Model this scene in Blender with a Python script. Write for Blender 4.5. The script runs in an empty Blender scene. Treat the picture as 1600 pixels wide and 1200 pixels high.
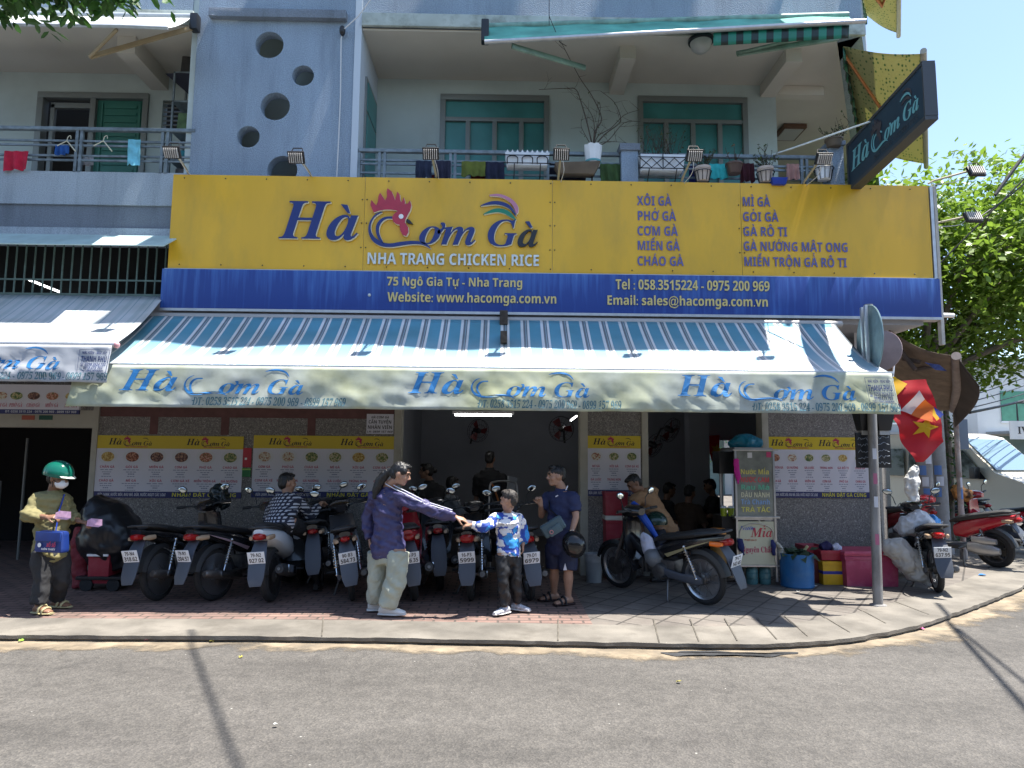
import bpy, bmesh, math, random, unicodedata
from mathutils import Vector as V, Matrix, noise, Quaternion
from mathutils.geometry import tessellate_polygon
random.seed(7)
S = bpy.context.scene
C = S.collection
R = math.radians

# ---------------------------------------------------------------- camera
FPX, PITCH, ROLL, YAW, EYE = 1063.0, R(6.0), 0.0085, R(1.0), 1.75
def _yaw(x, y, z):
    return V((x*math.cos(YAW)+y*math.sin(YAW), -x*math.sin(YAW)+y*math.cos(YAW), z))
_c, _s = math.cos(ROLL), math.sin(ROLL)
CR = _yaw(_c, -_s*math.sin(PITCH), _s*math.cos(PITCH))
CU = _yaw(-_s, -_c*math.sin(PITCH), _c*math.cos(PITCH))
CF = _yaw(0, math.cos(PITCH), math.sin(PITCH))
cam = bpy.data.cameras.new('camera'); cam.sensor_width = 36; cam.lens = FPX/1600*36
cam.clip_start = 0.05; cam.clip_end = 2000
cam_o = bpy.data.objects.new('camera', cam); C.objects.link(cam_o)
M = Matrix((CR, CU, -CF)).transposed().to_4x4(); M.translation = V((0, 0, EYE))
cam_o.matrix_world = M; S.camera = cam_o
def ray(u, v): return CR*((u-800)/FPX) + CU*((600-v)/FPX) + CF
def A(u, v, Y):
    d = ray(u, v); return d*(Y/d.y) + V((0, 0, EYE))
def AZ(u, v, z):
    d = ray(u, v); return d*((z-EYE)/d.z) + V((0, 0, EYE))
PAVE = 0.13; ROADZ = 0.075
def G(u, v, z=PAVE): return AZ(u, v, z)
def rect(u0, v0, u1, v1, Y):
    a, b = A(u0, v0, Y), A(u1, v1, Y); c, d = A(u0, v1, Y), A(u1, v0, Y)
    return ((a.x+c.x)/2, (c.z+b.z)/2, (b.x+d.x)/2, (a.z+d.z)/2)   # x0,z0,x1,z1

# ---------------------------------------------------------------- light
SUN = V((0.30, -0.014, 0.95)).normalized()
w = bpy.data.worlds.new('World'); S.world = w; w.use_nodes = True
nt = w.node_tree; bg = nt.nodes['Background']; sk = nt.nodes.new('ShaderNodeTexSky')
sk.sky_type = 'NISHITA'; sk.sun_disc = False
sk.sun_elevation = math.asin(SUN.z); sk.sun_rotation = math.atan2(SUN.x, SUN.y)
sk.altitude = 0; sk.air_density = 1.0; sk.dust_density = .7; sk.ozone_density = 1.0
nt.links.new(sk.outputs[0], bg.inputs[0]); bg.inputs[1].default_value = 0.12
sl = bpy.data.lights.new('sun', 'SUN'); sl.energy = 5.0; sl.angle = R(0.5); sl.color = (1, .955, .88)
so = bpy.data.objects.new('sun', sl); so.rotation_euler = SUN.to_track_quat('Z', 'Y').to_euler(); so.location = (0, 0, 30); C.objects.link(so)
S.view_settings.view_transform = 'Standard'; S.view_settings.look = 'None'; S.view_settings.gamma = 1
S.view_settings.exposure = 1.4
S.cycles.max_bounces = 7; S.cycles.diffuse_bounces = 4; S.cycles.transparent_max_bounces = 8
S.cycles.sample_clamp_indirect = 6

# ---------------------------------------------------------------- materials
def mat(name, col, rough=.6, metal=0, var=0., vs=4., bump=0., bs=60., spec=.5, emit=0., trans=0., dirt=None, ds=2., damt=.5, stretch=None, bd=.01):
    m = bpy.data.materials.get(name)
    if m: return m
    m = bpy.data.materials.new(name); m.use_nodes = True
    n, l = m.node_tree.nodes, m.node_tree.links; b = n['Principled BSDF']
    c4 = (*col, 1); b.inputs['Base Color'].default_value = c4
    b.inputs['Roughness'].default_value = rough; b.inputs['Metallic'].default_value = metal
    b.inputs['Specular IOR Level'].default_value = spec
    if emit: b.inputs['Emission Color'].default_value = c4; b.inputs['Emission Strength'].default_value = emit
    tc = n.new('ShaderNodeTexCoord'); vec = tc.outputs['Object']
    if stretch:
        mp = n.new('ShaderNodeMapping'); mp.inputs['Scale'].default_value = stretch; l.new(vec, mp.inputs[0]); svec = mp.outputs[0]
    else: svec = vec
    out = None
    if var:
        t = n.new('ShaderNodeTexNoise'); t.inputs['Scale'].default_value = vs; t.inputs['Detail'].default_value = 7; l.new(svec, t.inputs['Vector'])
        r = n.new('ShaderNodeValToRGB'); r.color_ramp.elements[0].position = .3; r.color_ramp.elements[1].position = .7
        r.color_ramp.elements[0].color = (*[max(0, k*(1-var)) for k in col], 1); r.color_ramp.elements[1].color = (*[min(1, k*(1+var)) for k in col], 1)
        l.new(t.outputs['Fac'], r.inputs[0]); out = r.outputs[0]
    if dirt:
        t = n.new('ShaderNodeTexNoise'); t.inputs['Scale'].default_value = ds; t.inputs['Detail'].default_value = 9; t.inputs['Roughness'].default_value = .65; l.new(svec, t.inputs['Vector'])
        r = n.new('ShaderNodeValToRGB'); r.color_ramp.elements[0].position = .48; r.color_ramp.elements[1].position = .72
        r.color_ramp.elements[1].color = (damt, damt, damt, 1); l.new(t.outputs['Fac'], r.inputs[0])
        mx = n.new('ShaderNodeMixRGB'); mx.inputs[1].default_value = c4; mx.inputs[2].default_value = (*dirt, 1)
        if out: l.new(out, mx.inputs[1])
        l.new(r.outputs[0], mx.inputs[0]); out = mx.outputs[0]
    if out: l.new(out, b.inputs['Base Color'])
    if bump:
        t = n.new('ShaderNodeTexNoise'); t.inputs['Scale'].default_value = bs; t.inputs['Detail'].default_value = 5; l.new(vec, t.inputs['Vector'])
        bp = n.new('ShaderNodeBump'); bp.inputs['Strength'].default_value = bump; bp.inputs['Distance'].default_value = bd
        l.new(t.outputs['Fac'], bp.inputs['Height']); l.new(bp.outputs[0], b.inputs['Normal'])
    if trans:
        tr = n.new('ShaderNodeBsdfTranslucent'); tr.inputs[0].default_value = c4
        if out: l.new(out, tr.inputs[0])
        ms = n.new('ShaderNodeMixShader'); ms.inputs[0].default_value = trans
        l.new(b.outputs[0], ms.inputs[1]); l.new(tr.outputs[0], ms.inputs[2]); l.new(ms.outputs[0], n['Material Output'].inputs[0])
    return m
def nodes(m): return m.node_tree.nodes, m.node_tree.links, m.node_tree.nodes['Principled BSDF']
def ramp(n, stops, const=False):
    r = n.new('ShaderNodeValToRGB')
    if const: r.color_ramp.interpolation = 'CONSTANT'
    e = r.color_ramp.elements
    while len(e) < len(stops): e.new(.5)
    for k, (p, c) in enumerate(stops): e[k].position = p; e[k].color = (*c, 1)
    return r

# ---------------------------------------------------------------- mesh builder
class MB:
    def __init__(s): s.v = []; s.f = []; s.m = []
    def add(s, vs, fs, m=0):
        o = len(s.v); s.v += [tuple(p) for p in vs]; s.f += [tuple(i+o for i in f) for f in fs]; s.m += [m]*len(fs); return s
    def box(s, x0, y0, z0, x1, y1, z1, m=0):
        return s.add([(x0,y0,z0),(x1,y0,z0),(x1,y1,z0),(x0,y1,z0),(x0,y0,z1),(x1,y0,z1),(x1,y1,z1),(x0,y1,z1)],
                     [(0,3,2,1),(4,5,6,7),(0,1,5,4),(1,2,6,5),(2,3,7,6),(3,0,4,7)], m)
    def obox(s, c, sz, rot=None, m=0, taper=1.):
        c = V(c); a, b, d = sz[0]/2, sz[1]/2, sz[2]/2; q = rot.to_matrix() if hasattr(rot, 'to_matrix') else (rot or Matrix.Identity(3)); t = taper
        p = [(-a,-b,-d),(a,-b,-d),(a,b,-d),(-a,b,-d),(-a*t,-b*t,d),(a*t,-b*t,d),(a*t,b*t,d),(-a*t,b*t,d)]
        return s.add([c+q@V(k) for k in p], [(0,3,2,1),(4,5,6,7),(0,1,5,4),(1,2,6,5),(2,3,7,6),(3,0,4,7)], m)
    def loft(s, rings, m=0, caps=True):
        n = len(rings[0]); vs = [p for r in rings for p in r]; fs = []
        for i in range(len(rings)-1):
            for k in range(n):
                a, b = i*n+k, i*n+(k+1) % n; fs.append((a, b, b+n, a+n))
        if caps: fs.append(tuple(range(n-1, -1, -1))); fs.append(tuple((len(rings)-1)*n+k for k in range(n)))
        return s.add(vs, fs, m)
    def tube(s, pts, r, n=8, m=0, caps=True, sq=1.):
        pts = [V(p) for p in pts]; rs = list(r) if hasattr(r, '__len__') else [r]*len(pts); rings = []
        t0 = (pts[1]-pts[0]).normalized(); up = V((0,0,1)) if abs(t0.z) < .9 else V((1,0,0))
        nrm = (up-t0*up.dot(t0)).normalized()
        for i, p in enumerate(pts):
            t = ((pts[min(i+1,len(pts)-1)]-pts[max(i-1,0)])).normalized()
            nrm = (nrm-t*nrm.dot(t)); nrm = nrm.normalized() if nrm.length > 1e-6 else t.orthogonal().normalized()
            b = t.cross(nrm)
            rings.append([p+(nrm*math.cos(6.28319*k/n)+b*math.sin(6.28319*k/n)*sq)*rs[i] for k in range(n)])
        return s.loft(rings, m, caps)
    def cyl(s, a, b, r, n=16, m=0, r2=None): return s.tube([a, b], [r, r if r2 is None else r2], n, m)
    def lathe(s, prof, c, axis=(0,0,1), n=20, m=0):
        c = V(c); ax = V(axis).normalized(); e1 = ax.orthogonal().normalized(); e2 = ax.cross(e1)
        return s.loft([[c+ax*h+(e1*math.cos(6.28319*k/n)+e2*math.sin(6.28319*k/n))*max(r,1e-4) for k in range(n)] for r, h in prof], m)
    def torus(s, c, axis, Rr, r, n=36, k=8, m=0, sq=1.):
        c = V(c); ax = V(axis).normalized(); e1 = ax.orthogonal().normalized(); e2 = ax.cross(e1); vs = []; fs = []
        for i in range(n):
            d = e1*math.cos(6.28319*i/n)+e2*math.sin(6.28319*i/n)
            for j in range(k): vs.append(c+d*(Rr+r*math.cos(6.28319*j/k))+ax*r*sq*math.sin(6.28319*j/k))
        for i in range(n):
            for j in range(k): fs.append((i*k+j, ((i+1)%n)*k+j, ((i+1)%n)*k+(j+1)%k, i*k+(j+1)%k))
        return s.add(vs, fs, m)
    def ell(s, c, r, rot=None, nu=14, nv=10, m=0):
        c = V(c); q = rot.to_matrix() if hasattr(rot, 'to_matrix') else (rot or Matrix.Identity(3)); r = r if hasattr(r, '__len__') else (r,r,r)
        rings = []
        for j in range(nv+1):
            ph = math.pi*(j/nv-.5); k = max(math.cos(ph), .02)
            rings.append([c+q@V((r[0]*k*math.cos(6.28319*i/nu), r[1]*k*math.sin(6.28319*i/nu), r[2]*math.sin(ph))) for i in range(nu)])
        return s.loft(rings, m)
    def grid(s, fn, nu, nv, m=0):
        vs = [fn(i/nu, j/nv) for j in range(nv+1) for i in range(nu+1)]
        return s.add(vs, [(j*(nu+1)+i, j*(nu+1)+i+1, (j+1)*(nu+1)+i+1, (j+1)*(nu+1)+i) for j in range(nv) for i in range(nu)], m)
    def poly(s, loops, f, depth=0., m=0):
        """flat polygon (first loop outer, rest holes) in 2-D; f(x,y,h) -> 3-D"""
        loops = [[V((p[0], p[1], 0)) for p in lp] for lp in loops]
        tri = tessellate_polygon(loops); fl = [p for lp in loops for p in lp]; n = len(fl)
        tri = [t if (fl[t[1]]-fl[t[0]]).cross(fl[t[2]]-fl[t[0]]).z > 0 else (t[0], t[2], t[1]) for t in tri]
        if not depth: return s.add([f(p.x, p.y, 0) for p in fl], tri, m)
        vs = [f(p.x, p.y, depth) for p in fl]+[f(p.x, p.y, 0) for p in fl]
        fs = list(tri)+[(a+n, c+n, b+n) for a, b, c in tri]; o = 0
        for lp in loops:
            for k in range(len(lp)): a, b = o+k, o+(k+1) % len(lp); fs.append((a, b, b+n, a+n))
            o += len(lp)
        return s.add(vs, fs, m)
    def build(s, name, mats, parent=None, local=False, smooth=35, bevel=0., solid=0., seg=2, merge=False, fixn=True):
        me = bpy.data.meshes.new(name); me.from_pydata(s.v, [], s.f)
        mats = mats if isinstance(mats, (list, tuple)) else [mats]
        for k in mats: me.materials.append(k)
        me.polygons.foreach_set('material_index', s.m)
        if bevel or solid or merge or fixn:
            bm = bmesh.new(); bm.from_mesh(me)
            if merge: bmesh.ops.remove_doubles(bm, verts=bm.verts, dist=1e-4)
            if fixn and len(bm.faces) < 60000: bmesh.ops.recalc_face_normals(bm, faces=bm.faces)
            if solid: bmesh.ops.solidify(bm, geom=bm.faces, thickness=solid)
            if bevel:
                es = [e for e in bm.edges if len(e.link_faces) == 2 and e.calc_face_angle(0) > .6]
                bmesh.ops.bevel(bm, geom=es, offset=bevel, segments=seg, profile=.7, affect='EDGES', clamp_overlap=True)
            bm.to_mesh(me); bm.free()
        if smooth:
            me.shade_smooth(); me.set_sharp_from_angle(angle=R(smooth))
        return link(name, me, parent, local)
def link(name, me, parent=None, local=False):
    o = bpy.data.objects.new(name, me); C.objects.link(o)
    if parent:
        o.parent = parent
        if not local: o.matrix_parent_inverse = root_inv(parent)
    return o
def root_inv(o):
    if o.type != 'EMPTY': return Matrix.Identity(4)
    return Matrix.LocRotScale(o.location, o.rotation_euler, o.scale).inverted()
def tag(o, label, cat, group=None, kind=None):
    if label: o['label'] = label
    if cat: o['category'] = cat
    if group: o['group'] = group
    if kind: o['kind'] = kind
    return o
def thing(name, label, cat, loc=(0,0,0), rz=0., group=None, rx=0.):
    o = bpy.data.objects.new(name, None); o.empty_display_size = .1; C.objects.link(o)
    o.location = loc; o.rotation_euler = (rx, 0, rz); return tag(o, label, cat, group)
def struct(o): o['kind'] = 'structure'; return o
def copy_tree(o, parent=None):
    c = o.copy(); C.objects.link(c)
    if parent: c.parent = parent
    for ch in o.children: copy_tree(ch, c)
    return c
def smooth_loop(pts, k=4, closed=True):
    out = []; n = len(pts)
    for i in range(n if closed else n-1):
        p0, p1, p2, p3 = (pts[(i-1) % n] if closed or i else pts[0], pts[i], pts[(i+1) % n], pts[(i+2) % n] if closed or i+2 < n else pts[-1])
        for j in range(k):
            t = j/k
            out.append(tuple(.5*((2*b)+(-a+c)*t+(2*a-5*b+4*c-d)*t*t+(-a+3*b-3*c+d)*t**3) for a, b, c, d in zip(p0, p1, p2, p3)))
    if not closed: out.append(tuple(pts[-1]))
    return out

# ---------------------------------------------------------------- lettering
_gc = {}
_tc = bpy.data.curves.new('glyph', 'FONT'); _tc.resolution_u = 3; _to = bpy.data.objects.new('glyph', _tc); C.objects.link(_to)
def _map(ch, st):
    o = ord(ch); up = 'A' <= ch <= 'Z'; lo = 'a' <= ch <= 'z'; dg = '0' <= ch <= '9'
    base = {'sb': (0x1D5D4, 0x1D5EE, 0x1D7EC), 'bi': (0x1D468, 0x1D482, 0x1D7CE), 'si': (0x1D63C, 0x1D656, 0x1D7EC), 'b': (0x1D400, 0x1D41A, 0x1D7CE), 'ss': (0x1D5A0, 0x1D5BA, 0x1D7E2)}[st]
    if up: return chr(base[0]+o-65), 0
    if lo: return chr(base[1]+o-97), 0
    if dg: return chr(base[2]+o-48), (.22 if st in ('bi', 'si') else 0)
    return ch, (.22 if st in ('bi', 'si') else 0)
def _raw(s):
    _tc.body = s; bpy.context.view_layer.update()
    me = _to.evaluated_get(bpy.context.evaluated_depsgraph_get()).to_mesh()
    vs = [(p.co.x, p.co.y) for p in me.vertices]; fs = [tuple(p.vertices) for p in me.polygons]
    _to.evaluated_get(bpy.context.evaluated_depsgraph_get()).to_mesh_clear()
    return vs, fs
def glyph(ch, st):
    if (ch, st) in _gc: return _gc[(ch, st)]
    if ch == ' ': r = ([], [], .27)
    else:
        g, sh = _map(ch, st); vs, fs = _raw(g)
        if not vs: r = ([], [], .3)
        else:
            hx = _raw('|'+g+'|')[0]; h0 = _raw('||')[0]
            adv = (max(p[0] for p in hx)-min(p[0] for p in hx))-(max(p[0] for p in h0)-min(p[0] for p in h0))
            r = ([(x+sh*y, y) for x, y in vs], fs, adv)
    _gc[(ch, st)] = r; return r
_MK = {'\u0300': 'grave', '\u0301': 'acute', '\u0302': 'circ', '\u0303': 'tilde', '\u0306': 'breve', '\u0309': 'hook', '\u031b': 'horn', '\u0323': 'dot'}
def _mark(k, cx, top, wd, sh):
    h = .17; t = .1
    if k == 'grave': ps = [[(-.13, h), (-.02, h), (.08, 0), (0, 0)]]
    elif k == 'acute': ps = [[(.02, h), (.13, h), (0, 0), (-.08, 0)]]
    elif k == 'circ': ps = [[(-.17, 0), (-.05, h), (.05, h), (.17, 0), (.08, 0), (0, .09), (-.08, 0)]]
    elif k == 'tilde': ps = [[(-.16, .02), (-.1, .13), (0, .08), (.1, .04), (.16, .13), (.1, .03), (0, .0), (-.1, .05)]]
    elif k == 'breve': ps = [[(-.15, h), (-.1, .03), (.1, .03), (.15, h), (.08, h), (.05, .1), (-.05, .1), (-.08, h)]]
    elif k == 'hook': ps = [[(-.07, .17), (.03, .22), (.09, .15), (.03, .07), (.02, 0), (-.04, 0), (-.04, .09), (.02, .14), (-.05, .13)]]
    elif k == 'dot': ps = [[(.065*math.cos(i*.785), .065*math.sin(i*.785)) for i in range(8)]]
    out = []
    y0 = -.16 if k == 'dot' else top+.05
    for p in ps: out.append([(cx+x+sh*(y0+y), y0+y) for x, y in p])
    return out
def text2d(s, st='sb', track=0.):
    """-> verts, faces, width (em units)"""
    vs, fs = [], []; x = 0.; sl_ = .22 if st in ('bi', 'si') else 0
    for ch in s:
        if ch in 'Đđ': base, marks = ('D' if ch == 'Đ' else 'd'), ['bar']
        else:
            d = unicodedata.normalize('NFD', ch); base, marks = d[0], [_MK.get(k) for k in d[1:]]
            if base == 'i' and marks: base = 'ı' if False else 'i'
        gv, gf, adv = glyph(base, st); o = len(vs)
        vs += [(px+x, py) for px, py in gv]; fs += [tuple(i+o for i in f) for f in gf]
        if gv and marks:
            xs = [p[0] for p in gv]; x0, x1 = min(xs), max(xs); top = max(p[1] for p in gv); lift = 0
            def addp(poly):
                o = len(vs); tri = tessellate_polygon([[V((*p, 0)) for p in poly]]); vs.extend(poly); fs.extend(tuple(i+o for i in t) for t in tri)
            for mk in marks:
                if mk == 'bar': addp([(x+x0-.06, .33 if base == 'D' else .56), (x+x0+.22, .33 if base == 'D' else .56), (x+x0+.22, .41 if base == 'D' else .63), (x+x0-.06, .41 if base == 'D' else .63)])
                elif mk == 'horn':
                    hx, hy = x+x1-.03, top-.06
                    addp([(hx-.06, hy-.02), (hx+.02, hy+.02), (hx+.03, hy+.14), (hx+.13, hy+.14), (hx+.11, hy+.01), (hx, hy-.1)])
                elif mk:
                    for p in _mark(mk, x+(x0+x1)/2-sl_*top*.9+(.12 if lift and mk != 'dot' else 0), top+lift, x1-x0, sl_): addp(p)
                    if mk in ('circ', 'breve'): lift = .1
        x += adv+track
    return vs, fs, x
def put_text(mb, s, f, x, y, h, st='sb', m=0, width=None, align='l', depth=0., track=0.):
    """text into mb: f(x,y,d) maps the plane to 3-D; h = cap height"""
    vs, fs, wd = text2d(s, st, track)
    if not vs: return
    k = h/.70; kx = k if width is None else width/wd
    if align == 'c': x -= wd*kx/2
    elif align == 'r': x -= wd*kx
    P = [(x+px*kx, y+py*k) for px, py in vs]; _emit(mb, P, fs, f, depth, m)
def _emit(mb, P, fs, f, depth, m):
    fs = [t for t in fs if len(set(t)) > 2]
    def ar(t): return sum(P[t[i]][0]*P[t[(i+1) % len(t)]][1]-P[t[(i+1) % len(t)]][0]*P[t[i]][1] for i in range(len(t)))
    fs = [t if ar(t) > 0 else tuple(reversed(t)) for t in fs]
    if not depth: mb.add([f(px, py, 0) for px, py in P], fs, m); return
    n = len(P); cnt = {}
    for t in fs:
        for i in range(len(t)):
            e = (t[i], t[(i+1) % len(t)]); cnt[frozenset(e)] = cnt.get(frozenset(e), []) + [e]
    side = [(a, b, b+n, a+n) for k, es in cnt.items() if len(es) == 1 for a, b in es]
    mb.add([f(px, py, depth) for px, py in P]+[f(px, py, 0) for px, py in P], fs+[(b, a, d, c) for a, b, c, d in side], m)
def fit_glyph(mb, ch, st, box, f, depth=0., m=0):
    vs, fs, _ = glyph(ch, st); xs = [p[0] for p in vs]; ys = [p[1] for p in vs]
    x0, x1, y0, y1 = min(xs), max(xs), min(ys), max(ys); a, b, c, d = box
    _emit(mb, [(a+(px-x0)/(x1-x0)*(c-a), b+(py-y0)/(y1-y0)*(d-b)) for px, py in vs], fs, f, depth, m)
# ---------------------------------------------------------------- ground
def asphalt():
    m = mat('asphalt', (.135, .126, .116), .85); n, l, b = nodes(m)
    tc = n.new('ShaderNodeTexCoord'); o = tc.outputs['Object']
    def nz(sc, det, ro=.6):
        t = n.new('ShaderNodeTexNoise'); t.inputs['Scale'].default_value = sc; t.inputs['Detail'].default_value = det; t.inputs['Roughness'].default_value = ro; l.new(o, t.inputs['Vector']); return t.outputs['Fac']
    big = ramp(n, [(.3, (.057, .0525, .0475)), (.5, (.083, .0765, .069)), (.75, (.106, .098, .089))]); bs = n.new('ShaderNodeTexNoise'); bs.inputs['Scale'].default_value = .8; bs.inputs['Detail'].default_value = 9; bs.inputs['Roughness'].default_value = .68; bm_ = n.new('ShaderNodeMapping'); bm_.inputs['Scale'].default_value = (.35, 1.3, 1); l.new(o, bm_.inputs[0]); l.new(bm_.outputs[0], bs.inputs['Vector']); l.new(bs.outputs['Fac'], big.inputs[0])
    mid = ramp(n, [(.35, (.7, .7, .7)), (.65, (1.25, 1.25, 1.25))]); l.new(nz(9, 5, .7), mid.inputs[0])
    mx = n.new('ShaderNodeMixRGB'); mx.blend_type = 'MULTIPLY'; mx.inputs[0].default_value = .55; l.new(big.outputs[0], mx.inputs[1]); l.new(mid.outputs[0], mx.inputs[2])
    vo = n.new('ShaderNodeTexVoronoi'); vo.inputs['Scale'].default_value = 85; l.new(o, vo.inputs['Vector'])
    sp = ramp(n, [(0, (.6, .6, .6)), (.5, (1, 1, 1)), (1, (1.6, 1.57, 1.5))]); l.new(vo.outputs['Color'], sp.inputs[0])
    m2 = n.new('ShaderNodeMixRGB'); m2.blend_type = 'MULTIPLY'; m2.inputs[0].default_value = .75; l.new(mx.outputs[0], m2.inputs[1]); l.new(sp.outputs[0], m2.inputs[2])
    vs = n.new('ShaderNodeTexVoronoi'); vs.inputs['Scale'].default_value = 7; l.new(o, vs.inputs['Vector'])        # pale flecks of stone and litter dust
    fl = ramp(n, [(.03, (1, 1, 1)), (.06, (0, 0, 0))]); l.new(vs.outputs['Distance'], fl.inputs[0])
    gate = ramp(n, [(.56, (0, 0, 0)), (.6, (1, 1, 1))]); l.new(nz(3.1, 2), gate.inputs[0])
    mm = n.new('ShaderNodeMath'); mm.operation = 'MULTIPLY'; l.new(fl.outputs[0], mm.inputs[0]); l.new(gate.outputs[0], mm.inputs[1])
    m3 = n.new('ShaderNodeMixRGB'); m3.inputs[2].default_value = (.34, .33, .3, 1); l.new(mm.outputs[0], m3.inputs[0]); l.new(m2.outputs[0], m3.inputs[1])
    cr = n.new('ShaderNodeTexVoronoi'); cr.feature = 'DISTANCE_TO_EDGE'; cr.inputs['Scale'].default_value = .42; cr.inputs['Randomness'].default_value = 1       # long cracks
    wn = n.new('ShaderNodeTexNoise'); wn.inputs['Scale'].default_value = 2.5; wn.inputs['Detail'].default_value = 6; l.new(o, wn.inputs['Vector'])
    wa = n.new('ShaderNodeVectorMath'); wa.operation = 'MULTIPLY_ADD'; wa.inputs[1].default_value = (.5, .5, .5); l.new(wn.outputs['Color'], wa.inputs[0]); l.new(o, wa.inputs[2]); l.new(wa.outputs[0], cr.inputs['Vector'])
    ce = ramp(n, [(.0, (.3, .3, .3)), (.007, (0, 0, 0))]); l.new(cr.outputs['Distance'], ce.inputs[0])
    m4 = n.new('ShaderNodeMixRGB'); m4.inputs[2].default_value = (.035, .033, .03, 1); l.new(ce.outputs[0], m4.inputs[0]); l.new(m3.outputs[0], m4.inputs[1])
    l.new(m4.outputs[0], b.inputs['Base Color'])
    bp = n.new('ShaderNodeBump'); bp.inputs['Strength'].default_value = .55; bp.inputs['Distance'].default_value = .008; l.new(vo.outputs['Distance'], bp.inputs['Height']); l.new(bp.outputs[0], b.inputs['Normal'])
    return m
def paving():
    m = mat('pavement_tiles', (.3, .2, .18), .8); n, l, b = nodes(m)
    tc = n.new('ShaderNodeTexCoord'); o = tc.outputs['Object']
    def brick(rot, sc, w, h, c1, c2, mo, off=.5):
        mp = n.new('ShaderNodeMapping'); mp.inputs['Rotation'].default_value = (0, 0, rot); l.new(o, mp.inputs[0])
        t = n.new('ShaderNodeTexBrick'); t.inputs['Scale'].default_value = sc; t.inputs['Brick Width'].default_value = w; t.inputs['Row Height'].default_value = h; t.offset = off
        t.inputs['Mortar Size'].default_value = .012; t.inputs['Mortar Smooth'].default_value = .2; t.inputs['Color1'].default_value = (*c1, 1); t.inputs['Color2'].default_value = (*c2, 1); t.inputs['Mortar'].default_value = (*mo, 1); l.new(mp.outputs[0], t.inputs['Vector']); return t
    pk = brick(.0, 1, .21, .105, (.225, .14, .115), (.18, .12, .10), (.085, .065, .055))
    gy = brick(.62, 1, .3, .3, (.165, .145, .125), (.13, .115, .10), (.06, .053, .046), 0)
    sx = n.new('ShaderNodeSeparateXYZ'); l.new(o, sx.inputs[0])
    st = n.new('ShaderNodeMath'); st.operation = 'GREATER_THAN'; st.inputs[1].default_value = .92; l.new(sx.outputs[0], st.inputs[0])
    mx = n.new('ShaderNodeMixRGB'); l.new(st.outputs[0], mx.inputs[0]); l.new(pk.outputs['Color'], mx.inputs[1]); l.new(gy.outputs['Color'], mx.inputs[2])
    t = n.new('ShaderNodeTexNoise'); t.inputs['Scale'].default_value = 2.2; t.inputs['Detail'].default_value = 9; t.inputs['Roughness'].default_value = .7; l.new(o, t.inputs['Vector'])
    r = ramp(n, [(.3, (.55, .53, .52)), (.55, (1, 1, 1)), (.75, (1.3, 1.25, 1.2))]); l.new(t.outputs['Fac'], r.inputs[0])
    m2 = n.new('ShaderNodeMixRGB'); m2.blend_type = 'MULTIPLY'; m2.inputs[0].default_value = .9; l.new(mx.outputs[0], m2.inputs[1]); l.new(r.outputs[0], m2.inputs[2]); l.new(m2.outputs[0], b.inputs['Base Color'])
    ad = n.new('ShaderNodeMixRGB'); l.new(st.outputs[0], ad.inputs[0]); l.new(pk.outputs['Fac'], ad.inputs[1]); l.new(gy.outputs['Fac'], ad.inputs[2])
    bp = n.new('ShaderNodeBump'); bp.inputs['Strength'].default_value = .6; bp.inputs['Distance'].default_value = .01; bp.invert = True; l.new(ad.outputs[0], bp.inputs['Height']); l.new(bp.outputs[0], b.inputs['Normal'])
    return m
M_ASPH = asphalt(); M_PAVE = paving()
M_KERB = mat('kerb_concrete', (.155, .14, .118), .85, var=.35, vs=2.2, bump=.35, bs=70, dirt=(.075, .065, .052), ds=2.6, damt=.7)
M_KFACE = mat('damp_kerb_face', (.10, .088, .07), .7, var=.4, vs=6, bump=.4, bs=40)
M_DUST = mat('sandy_gutter_dust', (.22, .175, .12), .95, var=.35, vs=5, bump=.4, bs=50, dirt=(.08, .072, .06), ds=3.4, damt=.8)
KL = smooth_loop([(-40, 6.36), (-30, 6.35), (-22, 6.34), (-16, 6.33), (-11, 6.32), (-8, 6.31), (-6, 6.3), (-4.5, 6.295), (-3.2, 6.29), (-2.1, 6.28), (-.9, 6.24), (.3, 6.17), (1.4, 6.11), (2.3, 6.1), (3.1, 6.27), (4.0, 6.72), (4.96, 7.42), (5.9, 8.16), (6.9, 9.0), (8.6, 10.8), (11.5, 15.2), (20, 29.2), (34, 52)], 6, False)
def offs(d):
    out = []
    for i, p in enumerate(KL):
        a, b = KL[max(i-1, 0)], KL[min(i+1, len(KL)-1)]; t = V((b[0]-a[0], b[1]-a[1])).normalized(); out.append((p[0]-t.y*d, p[1]+t.x*d))
    return out
g = MB(); g.grid(lambda u, v: (-160+u*400, -60+v*300, ROADZ), 40, 30); struct(g.build('road', M_ASPH))
g = MB(); K0 = offs(0); K1 = offs(.62); Kr = offs(.022)
def nzw(p, k=1.3): return noise.noise(V((p[0]*k, p[1]*k, 3.1)))
Kd = offs(-.1)
Kd = [(p[0]+(q[0]-p[0])*(.9+1.9*max(-.3, nzw(p))+.5*nzw(p, 5)), p[1]+(q[1]-p[1])*(.9+1.9*max(-.3, nzw(p))+.5*nzw(p, 5))) for p, q in zip(K0, Kd)]
n_ = len(KL)
def fine(L, k=14):
    return smooth_loop(L, k, False)
d0, d1 = fine(Kr, 10), fine(K0, 10)
dd = fine(offs(-.14), 10)
do = []
for p, q in zip(d1, dd):
    k = 1.05+1.3*nzw(p, .9)+.55*nzw(p, 4)+.25*nzw(p, 13); k = max(.25, k)
    if 1.5 < p[0] < 3.2: k *= .35
    do.append((p[0]+(q[0]-p[0])*k, p[1]+(q[1]-p[1])*k))
NV_ = 6
do = [(p[0]+(q[0]-p[0])*4.2, p[1]+(q[1]-p[1])*4.2) for p, q in zip(d1, dd)]
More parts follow.
